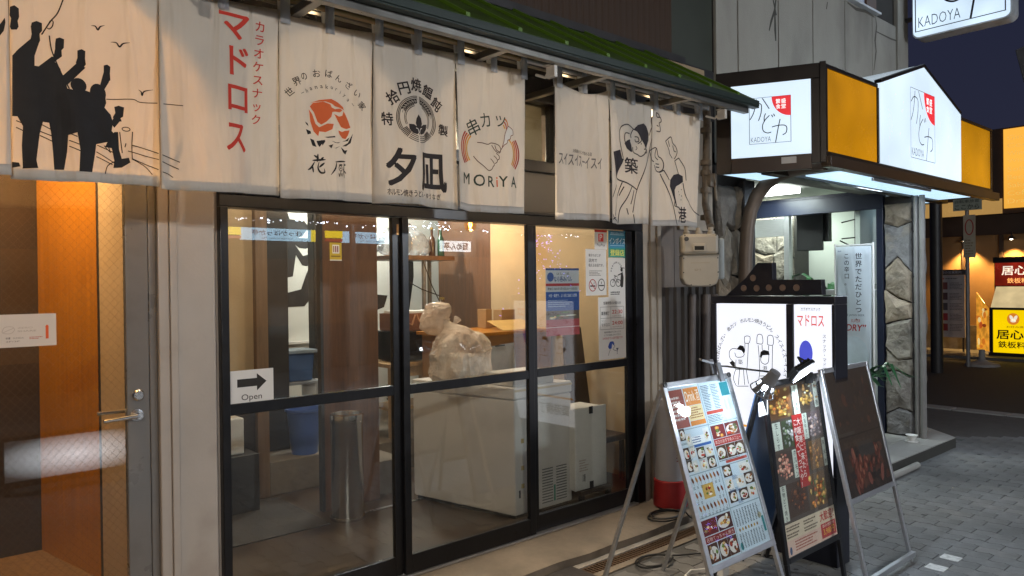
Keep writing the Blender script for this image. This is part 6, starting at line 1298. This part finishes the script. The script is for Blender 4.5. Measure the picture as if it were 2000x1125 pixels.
MB().tube([(3.10, .85, 1.40), (3.13, .83, 1.375), (3.16, .82, 1.385), (3.19, .82, 1.42)], [.02, .014, .012, .03], 8).build('bag_knot', BAGM, bg_, smooth=True)
# counter and things on it
ct = thing('wooden_counter', 'orange brown wooden counter behind the freezer', 'counter', (4.1, 1.6, .1)); box('counter_body', M('orange brown counter', (.36, .17, .05), .45, 0, .2, 3, (3, 3, 14)), ct, 3.62, 4.60, 1.32, 1.9, .099, 1.235, .004); box('counter_top', ORANGEW, ct, 3.58, 4.61, 1.28, 1.93, 1.236, 1.265, .004)
m = MB(); m.tube([(3.93, 1.318, 1.14), (3.935, 1.29, 1.15), (4.03, 1.29, 1.15), (4.035, 1.318, 1.14)], .006, 6); m.build('pull_handle', DARKST, ct, smooth=True)
tag(MB().prism([(4.05, 1.33, 1.27), (4.50, 1.33, 1.27), (4.52, 1.62, 1.34), (4.12, 1.62, 1.34)], (0, .004, -.004)).build('cardboard_lid', M('yellow card lid', (.6, .38, .12), .7), None), 'yellow card lid lying open on the wooden counter', 'cardboard')
wb = thing('white_board', 'pale grey panel leaning on the front of the wooden counter', 'panel', (3.98, 1.24, .12)); MB().prism([(3.80, 1.20, .12), (4.14, 1.20, .12), (4.14, 1.31, 1.165), (3.80, 1.31, 1.14)], (0, -.016, .002)).build('panel', M('pale grey panel', (.46, .46, .47), .5), wb, .003)
for k, (x, y, z, w_, h_, lab) in enumerate(((4.22, 1.72, 1.266, .07, .17, 'narrow tan carton at the back of the counter'), (4.45, 1.72, 1.266, .16, .16, 'square tan carton beside the right wall on the counter'), (4.33, 1.82, 1.266, .10, .05, 'flat tan carton low between the two taller cartons'))):
    c_ = thing('carton', lab, 'carton', (x, y, z), 'cartons on the counter'); box('carton_body', CARD, c_, x - w_ / 2, x + w_ / 2, y, y + .12, z + .001, z + h_, .003)
dk = thing('dark_chair', 'dark brown chair back standing against the right wall of the shop', 'chair', (4.35, .9, .1)); MB().prism([(4.24, .75, .45), (4.52, .75, .45), (4.46, .82, 1.3), (4.26, .82, 1.34)], (0, .03, 0)).build('backrest', M('dark brown leatherette', (.05, .028, .018), .4), dk, .01); MB().box(4.24, 4.55, .42, .78, .42, .47).build('seat', MATS['dark brown leatherette'], dk, .01)
for x in (4.26, 4.51):
    for y in (.44, .74): MB().box(x, x + .03, y, y + .03, .1, .419).build('leg', DARKST, dk)
# table, crate, appliance
tb = thing('wooden_table', 'light wooden table on the raised platform at the back', 'table', (3.7, 2.2, .35)); box('table_top', LIGHTW, tb, 3.36, 4.1, 2.0, 2.5, .955, .99, .004)
for x in (3.38, 3.98):
    for y in (2.02, 2.44): box('leg', LIGHTW, tb, x, x + .05, y, y + .05, .351, .954)
box('apron', LIGHTW, tb, 3.432, 3.979, 2.03, 2.05, .87, .953)
ap = thing('black_appliance', 'black box shaped appliance on the wooden table', 'appliance', (3.7, 2.2, .991)); box('case', M('glossy black case', (.012, .012, .014), .2), ap, 3.46, 4.02, 2.05, 2.4, 1.0, 1.26, .01); box('status_light', glow('blue white diode', '#a8c8ff', 4), ap, 3.47, 3.50, 2.044, 2.049, 1.04, 1.065)
for x in (3.5, 3.96): box('foot', BLACKP, ap, x, x + .03, 2.1, 2.3, .9905, .999)
cr_ = thing('bottle_crate', 'red brown crate of odds and ends on top of the black appliance', 'crate', (3.7, 2.25, 1.262)); CRT = M('red brown crate', (.22, .09, .05), .55)
box('crate_bottom', CRT, cr_, 3.5, 4.0, 2.07, 2.39, 1.262, 1.275)
for a in ((3.5, 4.0, 2.07, 2.085), (3.5, 4.0, 2.375, 2.39), (3.5, 3.515, 2.086, 2.374), (3.985, 4.0, 2.086, 2.374)): box('crate_side', CRT, cr_, *a, 1.276, 1.41)
for k in range(3): MB().tube([(3.55 + k * .13, 2.064, 1.40), (3.57 + k * .13, 2.055, 1.34), (3.62 + k * .14, 2.05, 1.31), (3.66 + k * .13, 2.055, 1.40)], .008, 6).build('orange_cord', M('pale orange cord', (.5, .26, .14), .5), cr_, smooth=True)
m = MB(); m.box(3.53, 3.97, 2.1, 2.36, 1.412, 1.43); m.build('paper_stack', PAPER, cr_)
wr = thing('wrapped_bundle', 'clear plastic wrapped bundle on the high shelf at the back', 'bundle', (3.95, 2.7, 1.94)); blob([(0, 0, 0, 0), (.2, .01, 0, 0), (.24, .08, 0, 0), (.2, .18, 0, 0), (.13, .27, 0, 0), (.05, .32, 0, 0), (0, .33, 0, 0)], (3.98, 2.72, 1.943), 60, 5, .3, (1, .6)).build('wrap', glassm('crinkled clear wrap', (.9, .92, .95), .1, 1.5, 2.2, .3, (.6, .62, .64), 1), wr, smooth=True)
sh_ = thing('high_shelf', 'brown wooden shelf high on poles at the back of the shop', 'shelf', (4, 2.7, 1.9)); box('shelf_board', BROWNW, sh_, 3.7, 4.45, 2.52, 2.95, 1.90, 1.942, .003)
for x in (3.86, 4.13, 4.3): MB().tube([(x, 2.6 if x < 4.2 else 2.75, .35), (x, 2.6 if x < 4.2 else 2.75, 1.9)], .022, 8).build('shelf_pole', GALV if x < 4.2 else BRZ, sh_, smooth=True)
for k, q in enumerate((((3.78, 2.5, 1.9), (3.80, 2.46, 1.6), (3.78, 2.4, 1.42)), ((4.05, 2.5, 1.9), (4.12, 2.45, 1.65), (4.2, 2.4, 1.45)), ((3.75, 2.48, 1.75), (4.0, 2.45, 1.62), (4.22, 2.45, 1.55)))): MB().tube(q, .005, 5).build('hanging_cable', RUBBER, sh_)
tb2 = box('lower_rack', LIGHTW, tb, 3.40, 4.0, 2.06, 2.46, .58, .60)
for k in range(5):
    b_ = thing('black_bowl', ('lowest', 'second', 'middle', 'fourth', 'topmost')[k] + ' black bowl of the stack on the rack under the wooden table', 'bowl', (3.56, 2.2, .601 + k * .03), 'bowls under the table')
    z = .601 + k * .03; MB().lathe((3.56, 2.2, z), [(0, 0), (.05, .002), (.10, .06), (.095, .062), (.045, .015), (0, .012)], 18).build('bowl_body', BLACKP, b_, smooth=True)
for k, (x, y, z, c_, lab) in enumerate(((4.30, 2.7, 1.943, (.05, .02, .01), 'brown glass bottle on the high shelf beside the wrapped bundle'), (4.38, 2.66, 1.943, (.02, .06, .03), 'green glass bottle at the end of the high shelf'), (3.64, 1.62, 1.266, (.06, .03, .012), 'brown bottle at the near end of the wooden counter'), (3.72, 1.75, 1.266, (.45, .42, .38), 'white sauce bottle on the wooden counter'))):
    b_ = thing('bottle', lab, 'bottle', (x, y, z)); MB().lathe((x, y, z), [(0, 0), (.035, .0), (.036, .15), (.03, .18), (.014, .21), (.013, .27), (0, .27)], 16).build('bottle_body', M('bottle glass %d' % k, c_, .15), b_, smooth=True); MB().lathe((x, y, z + .271), [(0, 0), (.016, 0), (.016, .018), (0, .018)], 12).build('cap', M('gold cap', (.4, .3, .1), .3, .8), b_)
# bin, buckets, mat
bn2 = thing('steel_bin', 'tall stainless steel cylinder bin behind the left door leaf', 'bin', (2.45, 1.1, .1)); MB().lathe((2.45, 1.09, .1), [(.115, 0), (.115, .02), (.108, .022), (.108, .64), (.112, .645), (.112, .70), (.10, .705), (.095, .66)], 28).build('bin_body', M('brushed stainless', (.6, .58, .56), .18, 1, .1, 3, (1, 1, .1)), bn2, smooth=True); MB().lathe((2.45, 1.09, .76), [(.0, .0), (.096, .0), (.104, .046)], 28).build('bin_lid', M('copper tinted rim', (.4, .22, .12), .3, .9), bn2, smooth=True)
bk = thing('blue_bucket', 'blue plastic bucket standing on the raised concrete platform', 'bucket', (2.47, 2.1, .35)); MB().lathe((2.62, 2.08, .351), [(0, 0), (.10, 0), (.135, .33), (.15, .335), (.15, .355), (.13, .35), (.095, .02), (0, .02)], 22).build('bucket_body', M('blue plastic', (.05, .11, .36), .4, 0, .08, 4), bk, smooth=True)
bt = thing('blue_tub', 'dark blue tub on the grey trolley behind the dark post', 'tub', (2.75, 2.4, .9)); MB().prism([(2.66, 2.42, .87), (2.86, 2.42, .87), (2.88, 2.42, 1.10), (2.63, 2.42, 1.10)], (0, .22, 0)).build('tub_body', M('dark blue plastic', (.03, .07, .17), .4), bt, .008); box('tub_rim', M('grey blue rim', (.2, .25, .3), .4), bt, 2.62, 2.90, 2.40, 2.66, 1.101, 1.13, .005)
tr_ = thing('trolley', 'grey trolley carrying the dark blue tub at the back left', 'trolley', (2.75, 2.5, .35)); box('deck', M('grey steel sheet', (.25, .27, .29), .4, .5), tr_, 2.60, 2.92, 2.38, 2.70, .845, .868, .003)
for x in (2.61, 2.89):
    for y in (2.39, 2.67): box('leg', GREYAL, tr_, x, x + .02, y, y + .02, .351, .844)
for k, (x, y, z, lab) in enumerate(((2.98, 2.6, .351, 'white plastic pail stack beside the brown pillar'),)):
    w = thing('white_pail', lab, 'pail', (x, y, z)); MB().lathe((x, y, z), [(0, 0), (.1, 0), (.11, .45), (.12, .46), (.12, .49), (0, .49)], 18).build('pail_body', WHITEP, w, smooth=True)
pl = thing('foam_box', 'small white foam box low at the far left inside the sliding door', 'foam box', (1.85, 1.8, .5)); box('body', FOAM, pl, 1.72, 2.0, 1.72, 1.95, .50, .75, .01); tag(box('low_cabinet', M('dark low cabinet', (.035, .03, .028), .5), None, 1.5, 2.08, 1.66, 1.96, .099, .499, .004), 'dark low cabinet under the small white foam box', 'cabinet')
tag(box('grey_mat', M('grey entrance mat', (.06, .055, .055), .95, 0, .2, 60, bump=.4, bscale=300), None, 1.35, 2.30, 1.05, 1.88, .0985, .106, .002), 'dark grey mat on the brown shop floor', 'mat')
tag(box('floor_strip', M('bright metal threshold', (.6, .6, .6), .3, .9), None, 2.56, 3.05, 1.10, 1.125, .0985, .104), 'bright metal strip on the floor behind the steel bin', 'strip')
pd = thing('pendant_lamp', 'bare glowing filament bulb hanging inside the middle sliding door', 'pendant lamp', (4.24, 2, 2.2))
MB().tube([(4.24, 2, 2.75), (4.24, 2, 2.34)], .004, 5).build('flex', RUBBER, pd); MB().lathe((4.24, 2, 2.30), [(.0, .05), (.02, .05), (.022, .0), (0, 0)], 12).build('lamp_holder', BLACKP, pd, smooth=True)
MB().lathe((4.24, 2, 2.30), [(.02, 0), (.045, -.04), (.06, -.085), (.05, -.13), (.02, -.15), (0, -.152)], 20).build('bulb', glassm('amber bulb glass', (1, .8, .5), 0, 1.3), pd, smooth=True); MB().tube([(4.232, 2, 2.295), (4.228, 2, 2.20), (4.24, 2, 2.18), (4.252, 2, 2.20), (4.248, 2, 2.295)], .006, 6).build('filament', glow('hot filament', '#ffa040', 60), pd)
lamp('POINT', (4.24, 1.98, 2.12), 9, (1, .6, .25), .04)
for x, y, w_, lab in ((2.0, .9, 8, 'above the left door leaf'), (3.3, 1.15, 13, 'above the freezer'), (3.7, 2.7, 34, 'over the back table')):
    l = thing('ceiling_light', 'round warm ceiling light of the shop ' + lab, 'ceiling light', (x, y, 2.75)); MB().lathe((x, y, 2.749), [(.1, 0), (.1, -.025), (0, -.03)], 20).build('diffuser', glow('warm white diffuser', '#ffe2b8', 5), l, smooth=True)
    lamp('POINT', (x, y, 2.62), w_ * 3.2, (1, .85, .66) if y < 2 else (.96, .97, .9), .08)

# ================================================================== NOTICES ON THE GLASS
gf_ = Fr((0, -.0155, 0), (1, 0, 0), (0, 0, 1)); gfr = Fr((0, .0085, 0), (1, 0, 0), (0, 0, 1))
def notice(name, label, fr, pa, pb, col='#dedbd6', cat='notice'):
    mx, my = (pa[0] + pb[0]) / 2, (pa[1] + pb[1]) / 2
    x0 = fr.pix(pa[0], my)[0]; x1 = fr.pix(pb[0], my)[0]; z1 = fr.pix(mx, pa[1])[1]; z0 = fr.pix(mx, pb[1])[1]
    T = thing(name, label, cat, (x0, fr.o.y, z0)); mt_ = M('notice sheet ' + col, col, .55, 0, .03)
    y = fr.o.y; box('sheet', mt_, T, x0, x1, y - .0009, y - .0002, z0, z1)
    I = Ink(Fr((x0, y - .0009, z0), (1, 0, 0), (0, 0, 1))); return T, I, x1 - x0, z1 - z0
def done(T, I): I.build('printed_design', T, .0004)
BK = '#26221f'
T, I, w, h = notice('open_sign', 'white Open sign with a black arrow in the lower corner of the left door leaf', gfr, (447, 722), (534, 787), cat='sign')
I.poly([(w * .18, h * .50), (w * .62, h * .50), (w * .62, h * .36), (w * .84, h * .625), (w * .62, h * .88), (w * .62, h * .74), (w * .18, h * .74)], BK); I.fit('Open', w * .27, h * .05, w * .73, h * .28, '#4a4642', .004); done(T, I)
T, I, w, h = notice('yellow_sticker', 'small yellow sticker with three red strips on the left door leaf', gfr, (644, 474), (667, 509), '#c9a800', 'sticker')
I.rect(w * .22, h * .4, w * .8, h * .88, '#f0ead8'); 
for k in range(3): I.rect(w * (.28 + k * .17), h * .46, w * (.38 + k * .17), h * .82, ('#a8762a', '#8a2a22', '#7a1c1c')[k], 1)
I.rect(w * .1, h * .2, w * .9, h * .28, '#8a6a00'); I.rect(0, 0, w, h * .05, '#e8e4d4'); done(T, I)
T, I, w, h = notice('payment_sticker', 'small white and red payment sticker at the top of the right door leaf', gfr, (1161, 449), (1185, 487), cat='sticker')
I.rect(0, h * .88, w, h, '#d2322c'); I.rect(w * .3, h * .4, w * .72, h * .8, '#d83a34'); I.fit('P', w * .4, h * .45, w * .62, h * .76, '#f4f0ee', .03, 1); I.fit('PayPay', w * .18, h * .13, w * .84, h * .29, '#3a3634', .01); done(T, I)
T, I, w, h = notice('invoice_sticker', 'blue and green sticker at the top right corner of the right door leaf', gfr, (1188, 451), (1222, 503), '#2a7fa6', 'sticker')
I.rect(0, 0, w, h * .36, '#2e8a86'); I.rect(w * .06, h * .05, w * .94, h * .31, '#3f8f6c', 1); I.fit('インボイス', w * .04, h * .5, w * .96, h * .74, '#f4f8fa', .02, 2); I.fit('登録店', w * .1, h * .06, w * .9, h * .30, '#e6e070', .02, 2); I.rect(w * .1, h * .84, w * .9, h * .86, '#cfe4ee', 2); I.rect(w * .1, h * .44, w * .9, h * .455, '#cfe4ee', 2); I.fit('適格請求書発行事業者', w * .12, h * .87, w * .88, h * .95, '#cfe4ee', 0, 2); done(T, I)
T, I, w, h = notice('smoking_notice', 'white heated tobacco notice with a red no smoking ring and a black ring', gfr, (1144, 487), (1184, 577))
I.fit('電子たばこが', w * .14, h * .84, w * .72, h * .90, BK, .015); I.fit('店内で', w * .14, h * .72, w * .54, h * .80, BK, .02); I.fit('吸えるお店です。', w * .14, h * .62, w * .86, h * .69, BK, .015); I.bars(w * .16, h * .55, w * .8, h * .42, 4, '#8a8682', 2)
I.arc(w * .32, h * .22, w * .17, h * .125, 0, 360, .006, '#a83028'); I.stroke([(w * .2, h * .31), (w * .44, h * .13)], .006, '#a83028', 2); I.rect(w * .2, h * .19, w * .44, h * .22, BK, 1); I.curve([(w * .36, h * .24), (w * .40, h * .27), (w * .38, h * .30)], .003, BK, 1)
I.arc(w * .75, h * .23, w * .16, h * .125, 0, 360, .006, '#3a3634'); I.rect(w * .62, h * .20, w * .88, h * .225, BK, 1); I.rect(w * .73, h * .25, w * .76, h * .30, BK, 1); done(T, I)
T, I, w, h = notice('bicycle_notice', 'white notice with a drawing of a person walking a bicycle', gfr, (1188, 504), (1221, 580))
I.arct('自転車でお越しのお客様へ', w * .5, h * .55, w * .36, h * .34, 160, 20, .014, BK, .02)
for cx in (.25, .58): I.arc(w * cx, h * .36, w * .14, h * .09, 0, 360, .005, BK)
for q in (((.25, .36), (.36, .52), (.58, .36)), ((.36, .52), (.54, .54)), ((.32, .47), (.45, .36), (.54, .52), (.58, .36)), ((.32, .55), (.42, .55))): I.stroke([(w * a, h * b) for a, b in q], .005, BK)
I.ell(w * .78, h * .70, .012, .014, BK); I.poly([(w * .68, h * .3), (w * .74, h * .62), (w * .84, h * .64), (w * .9, h * .5), (w * .86, h * .26), (w * .76, h * .24)], BK, 1); I.stroke([(w * .76, h * .6), (w * .56, h * .56)], .008, BK, 1); I.stroke([(w * .7, h * .76), (w * .96, h * .74)], .005, BK, 1); I.bars(w * .12, h * .15, w * .9, h * .05, 2, BK, 4, .6); done(T, I)
T, I, w, h = notice('hours_notice', 'long white opening hours notice with red times 22:30 and 24:00', gfr, (1169, 580), (1222, 701))
I.fit('営業時間のお知らせ', w * .18, h * .88, w * .82, h * .93, BK, .015)
for a, b in ((.06, .84), (.06, .66), (.06, .48)): I.rect(w * a, h * b, w * .92, h * b + .0025, '#6a6662')
for a in (.06, .44, .92): I.rect(w * a, h * .48, w * a + .0025, h * .84, '#6a6662')
I.fit('築港横丁', w * .10, h * .71, w * .40, h * .77, BK, .02); I.fit('22:30', w * .49, h * .73, w * .88, h * .79, '#b8382c', .02); I.fit('21:00ラストオーダー', w * .5, h * .68, w * .86, h * .705, '#7a3a34'); I.fit('スナック', w * .10, h * .61, w * .25, h * .635, BK); I.fit('マドロス', w * .10, h * .53, w * .40, h * .58, BK, .015); I.fit('24:00', w * .49, h * .55, w * .88, h * .61, '#b8382c', .02); I.fit('23:30ラストオーダー', w * .5, h * .505, w * .86, h * .53, '#7a3a34')
I.fit('閉店時間までごゆっくり', w * .2, h * .42, w * .8, h * .45, BK, .01); I.fit('どうぞお楽しみください', w * .2, h * .375, w * .8, h * .405, BK, .01); I.fit('24:00まで入店可能です', w * .14, h * .32, w * .88, h * .36, '#b8382c', .01)
I.poly([(w * .36, h * .24), (w * .40, h * .28), (w * .52, h * .285), (w * .56, h * .25), (w * .55, h * .21), (w * .48, h * .25), (w * .46, h * .17), (w * .38, h * .16), (w * .33, h * .2)], '#2c4a9c'); I.curve([(w * .55, h * .23), (w * .58, h * .2), (w * .54, h * .18), (w * .52, h * .15), (w * .66, h * .12)], .003, BK); I.curve([(w * .42, h * .16), (w * .36, h * .10), (w * .34, h * .06)], .003, BK); I.poly([(w * .62, h * .17), (w * .72, h * .17), (w * .68, h * .13), (w * .67, h * .08), (w * .70, h * .075), (w * .63, h * .075), (w * .66, h * .08), (w * .66, h * .13)], '#5a5a6a', 1); done(T, I)
T, I, w, h = notice('event_poster', 'blue and white bar event poster with a red band, behind the right door glass', Fr((0, .03, 0), (1, 0, 0), (0, 0, 1)), (1066, 524), (1131, 655), '#c8cbd2', 'poster')
I.rect(0, h * .97, w, h, '#2c4a8c'); I.fit('なら呑みバル', w * .24, h * .80, w * .78, h * .88, '#24407e', .03); I.fit('はしご酒', w * .32, h * .90, w * .7, h * .94, '#5a4a4a'); I.rect(0, h * .735, w, h * .775, '#b03438'); I.fit('開催日 2025年3月15日(土)～16日(日)', w * .06, h * .67, w * .94, h * .715, '#2a2a30', .015); I.rect(0, h * .37, w, h * .65, '#2a56a4'); I.fit('大阪・築港で、よい店に出会う2日間', w * .08, h * .57, w * .92, h * .62, '#e8eef8', .01, 1); I.bars(w * .06, h * .54, w * .9, h * .42, 4, '#a8bce0', 8, .4, 1)
I.ell(w * .14, h * .87, .03, .03, '#3a5aa0'); I.food(0, h * .24, w, h * .37, 400, '#6a5a4c', n=12, plate=None); I.rect(0, 0, w, h * .24, '#b8494e'); I.rect(0, h * .12, w, h * .13, '#e8c8c8', 1); done(T, I)
T, I, w, h = notice('share_house_sign', 'white paper sign with an orange up arrow on the wired glass at the left edge', Fr((0, -.002, 0), (1, 0, 0), (0, 0, 1)), (-40, 614), (110, 678), '#cfc6bd', 'sign')
wx = lambda px: (px + 40) / 150 * w
I.poly([(wx(88), h * .22), (wx(94), h * .22), (wx(94), h * .60), (wx(95), h * .60), (wx(91), h * .66), (wx(87), h * .60), (wx(88), h * .60)], '#d85a28'); I.fit('ZERO', wx(32), h * .56, wx(62), h * .61, '#b0a49a'); I.fit('SHARE', wx(32), h * .46, wx(69), h * .51, '#a0968c'); I.curve([(wx(3), h * .52), (wx(8), h * .62), (wx(22), h * .62), (wx(26), h * .52), (wx(18), h * .42), (wx(4), h * .44)], .0018, '#b0a49a', closed=True); I.stroke([(wx(4), h * .46), (wx(24), h * .58)], .0018, '#b0a49a')
I.fit('空室', wx(9), h * .25, wx(18), h * .31, '#3a3634', .02); I.fit('SUMIDA', wx(23), h * .255, wx(44), h * .30, '#7a726a'); I.fit('2F/3F', wx(9), h * .155, wx(36), h * .20, '#7a726a'); I.bars(wx(55), h * .31, wx(82), h * .22, 2, '#b86a5a', 2); done(T, I)

# ================================================================== CABLES ON THE GROUND
def coil(c, R, n, seed, z=.012):
    r = random.Random(seed); pts = []
    for i in range(n * 16): t = 2 * math.pi * i / 16; k = R * (1 + .16 * math.sin(t * .37 + seed) + r.uniform(-.02, .02)); pts.append((c[0] + k * math.cos(t) * 1.2, c[1] + k * math.sin(t) * .8, z + .008 * (i / 16) % .03))
    return pts
tag(MB().tube(coil((4.08, -.31), .11, 3, 1, .075) + [(4.25, -.38, .05), (4.3, -.5, .012), (4.2, -.8, .01), (3.9, -1.0, .01)], .0055, 6).build('power_cable', RUBBER, None, smooth=True), 'black power cable coiled at the end of the concrete ledge', 'cable')
tag(MB().tube(coil((3.50, -.66), .11, 2, 2) + [(3.7, -.7, .012), (3.95, -.85, .012), (4.1, -1.1, .012)], .005, 6).build('power_cable', RUBBER, None, smooth=True), 'black cable looped on the paving behind the silver menu board', 'cable')
m = MB(); m.tube([(3.42, -.98, .02), (3.44, -.92, .02), (3.52, -.90, .022), (3.6, -.95, .025), (3.62, -1.02, .03)], .007, 6); m.box(3.60, 3.66, -1.06, -1.0, .006, .05); tag(m.build('white_adaptor', WHITEP, None, .003), 'white plug adaptor with a short white cord under the menu board', 'adaptor')

# ================================================================== ACROSS THE STREET BEHIND THE CAMERA (seen mirrored in the glass)
ob = thing('opposite_building', 'dark shop row on the other side of the street, mirrored in the door glass', 'building', (4, -10.4, 0))
box('street_wall', M('dark street wall', (.018, .017, .016), .8), ob, -14, 20, -11, -10.4, 0, 6)
for k, (x0, x1) in enumerate(((-4, -1.2), (-.8, 2.2), (9.4, 12.5))): box('shop_window', glow('far shop window glow', '#c89058', .22, .5, 1.2), ob, x0, x1, -10.399, -10.38, .5, 2.3)
box('shop_window', glow('dim shelf window', '#a87850', .16, .6, 3), ob, 5.0, 8.6, -10.399, -10.38, .9, 2.2)
HS = glow('pale blue sign band', '#a8d4f0', 5.5, .04); YS = glow('yellow sign end', '#e6c818', 7, .05)
for k, (xa, xb, lab) in enumerate(((5.35, 6.75, 'left'), (7.45, 8.85, 'right'))):
    s_ = thing('shop_sign_band', 'pale blue lit shop sign band across the street, the ' + lab + ' one of two', 'shop sign', (xa, -10.3, 2.55), 'sign bands across the street')
    box('lit_band', HS, s_, xa, xb, -10.37, -10.3, 2.55, 2.78); box('yellow_end', YS, s_, xa - .36, xa - .001, -10.37, -10.3, 2.64, 2.78); box('red_strip', glow('red sign strip', '#9a2a18', 5), s_, xa - .36, xa - .001, -10.37, -10.3, 2.57, 2.62); box('yellow_end', YS, s_, xb + .001, xb + .1, -10.37, -10.3, 2.55, 2.78)
    I = Ink(Fr((xb, -10.3, 0), (-1, 0, 0), (0, 0, 1))); I.fit('ほっかほっか亭', .2, 2.64, 1.2, 2.75, '#3a4a7a', .02); I.fit('Hokka Hokka Tei', .4, 2.575, 1.0, 2.61, '#3a4a7a'); I.build('printed_words', s_, .002)
s_ = thing('shop_sign_band', 'white lit noodle shop sign across the street', 'shop sign', (9.9, -10.3, 2.45)); box('lit_band', glow('white noodle sign', '#e6eef6', 8), s_, 9.9, 10.75, -10.37, -10.3, 2.42, 2.66); I = Ink(Fr((10.75, -10.3, 0), (-1, 0, 0), (0, 0, 1))); I.fit('麺めん亭', .08, 2.45, .78, 2.63, '#1c2a4a', .04); I.build('printed_words', s_, .002)
r = random.Random(9); m = MB(); 
for k in range(420):
    x = r.uniform(4.5, 14.5); z = 2.98 + r.gauss(0, .05); y = -10.2 + r.uniform(-.1, .1); q = r.choice((.006, .009, .013)); m.obox((x, y, z), ((1, 0, 0), (0, 1, 0), (0, 0, 1)), (q, q, q))
m.build('light_string', glow('white string lights', '#dfe8ff', 26), None, kind='stuff')
m = MB()
for k in range(190):
    a = r.uniform(0, 6.28); t = r.random(); x = 12.2 + (1.3 - 1.1 * t) * r.uniform(.1, 1) * math.cos(a); y = -9.3 + (1.0 - .8 * t) * math.sin(a); z = .9 + 1.9 * t; q = r.choice((.005, .008, .011)); m.obox((x, y, z), ((1, 0, 0), (0, 1, 0), (0, 0, 1)), (q, q, q))
m.build('tree_lights', glow('violet string lights', '#8a7aff', 10), None, kind='stuff')
lc = thing('low_sign', 'low white lit sign standing on the street just behind the photographer', 'lit sign', (1.3, -3.75, 0)); box('lit_face', tubeglow(), lc, .85, 1.85, -3.72, -3.69, .12, .44); box('sign_case', DARKST, lc, .82, 1.88, -3.85, -3.721, .06, .47)
for x in (.85, 1.8): box('leg', DARKST, lc, x, x + .04, -3.84, -3.74, 0, .059)
for k, (x, y, wt, lab) in enumerate(((-2.0, -7.6, 780, 'left of'), (6.5, -8.2, 950, 'right of'))):
    sl = thing('street_lamp', 'tall street lamp on the other side of the street, ' + lab + ' the photographer', 'street lamp', (x, y, 0), 'street lamps behind the photographer')
    MB().tube([(x, y, 0), (x, y, 3.1), (x, y + .3, 3.35), (x, y + .9, 3.4)], [.07, .05, .04, .035], 10).build('post', DARKST, sl, smooth=True); MB().obox((x, y + 1.05, 3.4), ((1, 0, 0), (0, 1, 0), (0, 0, 1)), (.12, .28, .04)).build('lamp_head', DARKST, sl, .01); box('diffuser', glow('street lamp diffuser', '#fff1dc', 10), sl, x - .1, x + .1, y + .8, y + 1.3, 3.345, 3.359)
    lamp('POINT', (x, y + 1.05, 3.3), wt, (1, .91, .80) if k == 0 else (.86, .93, 1), .15)
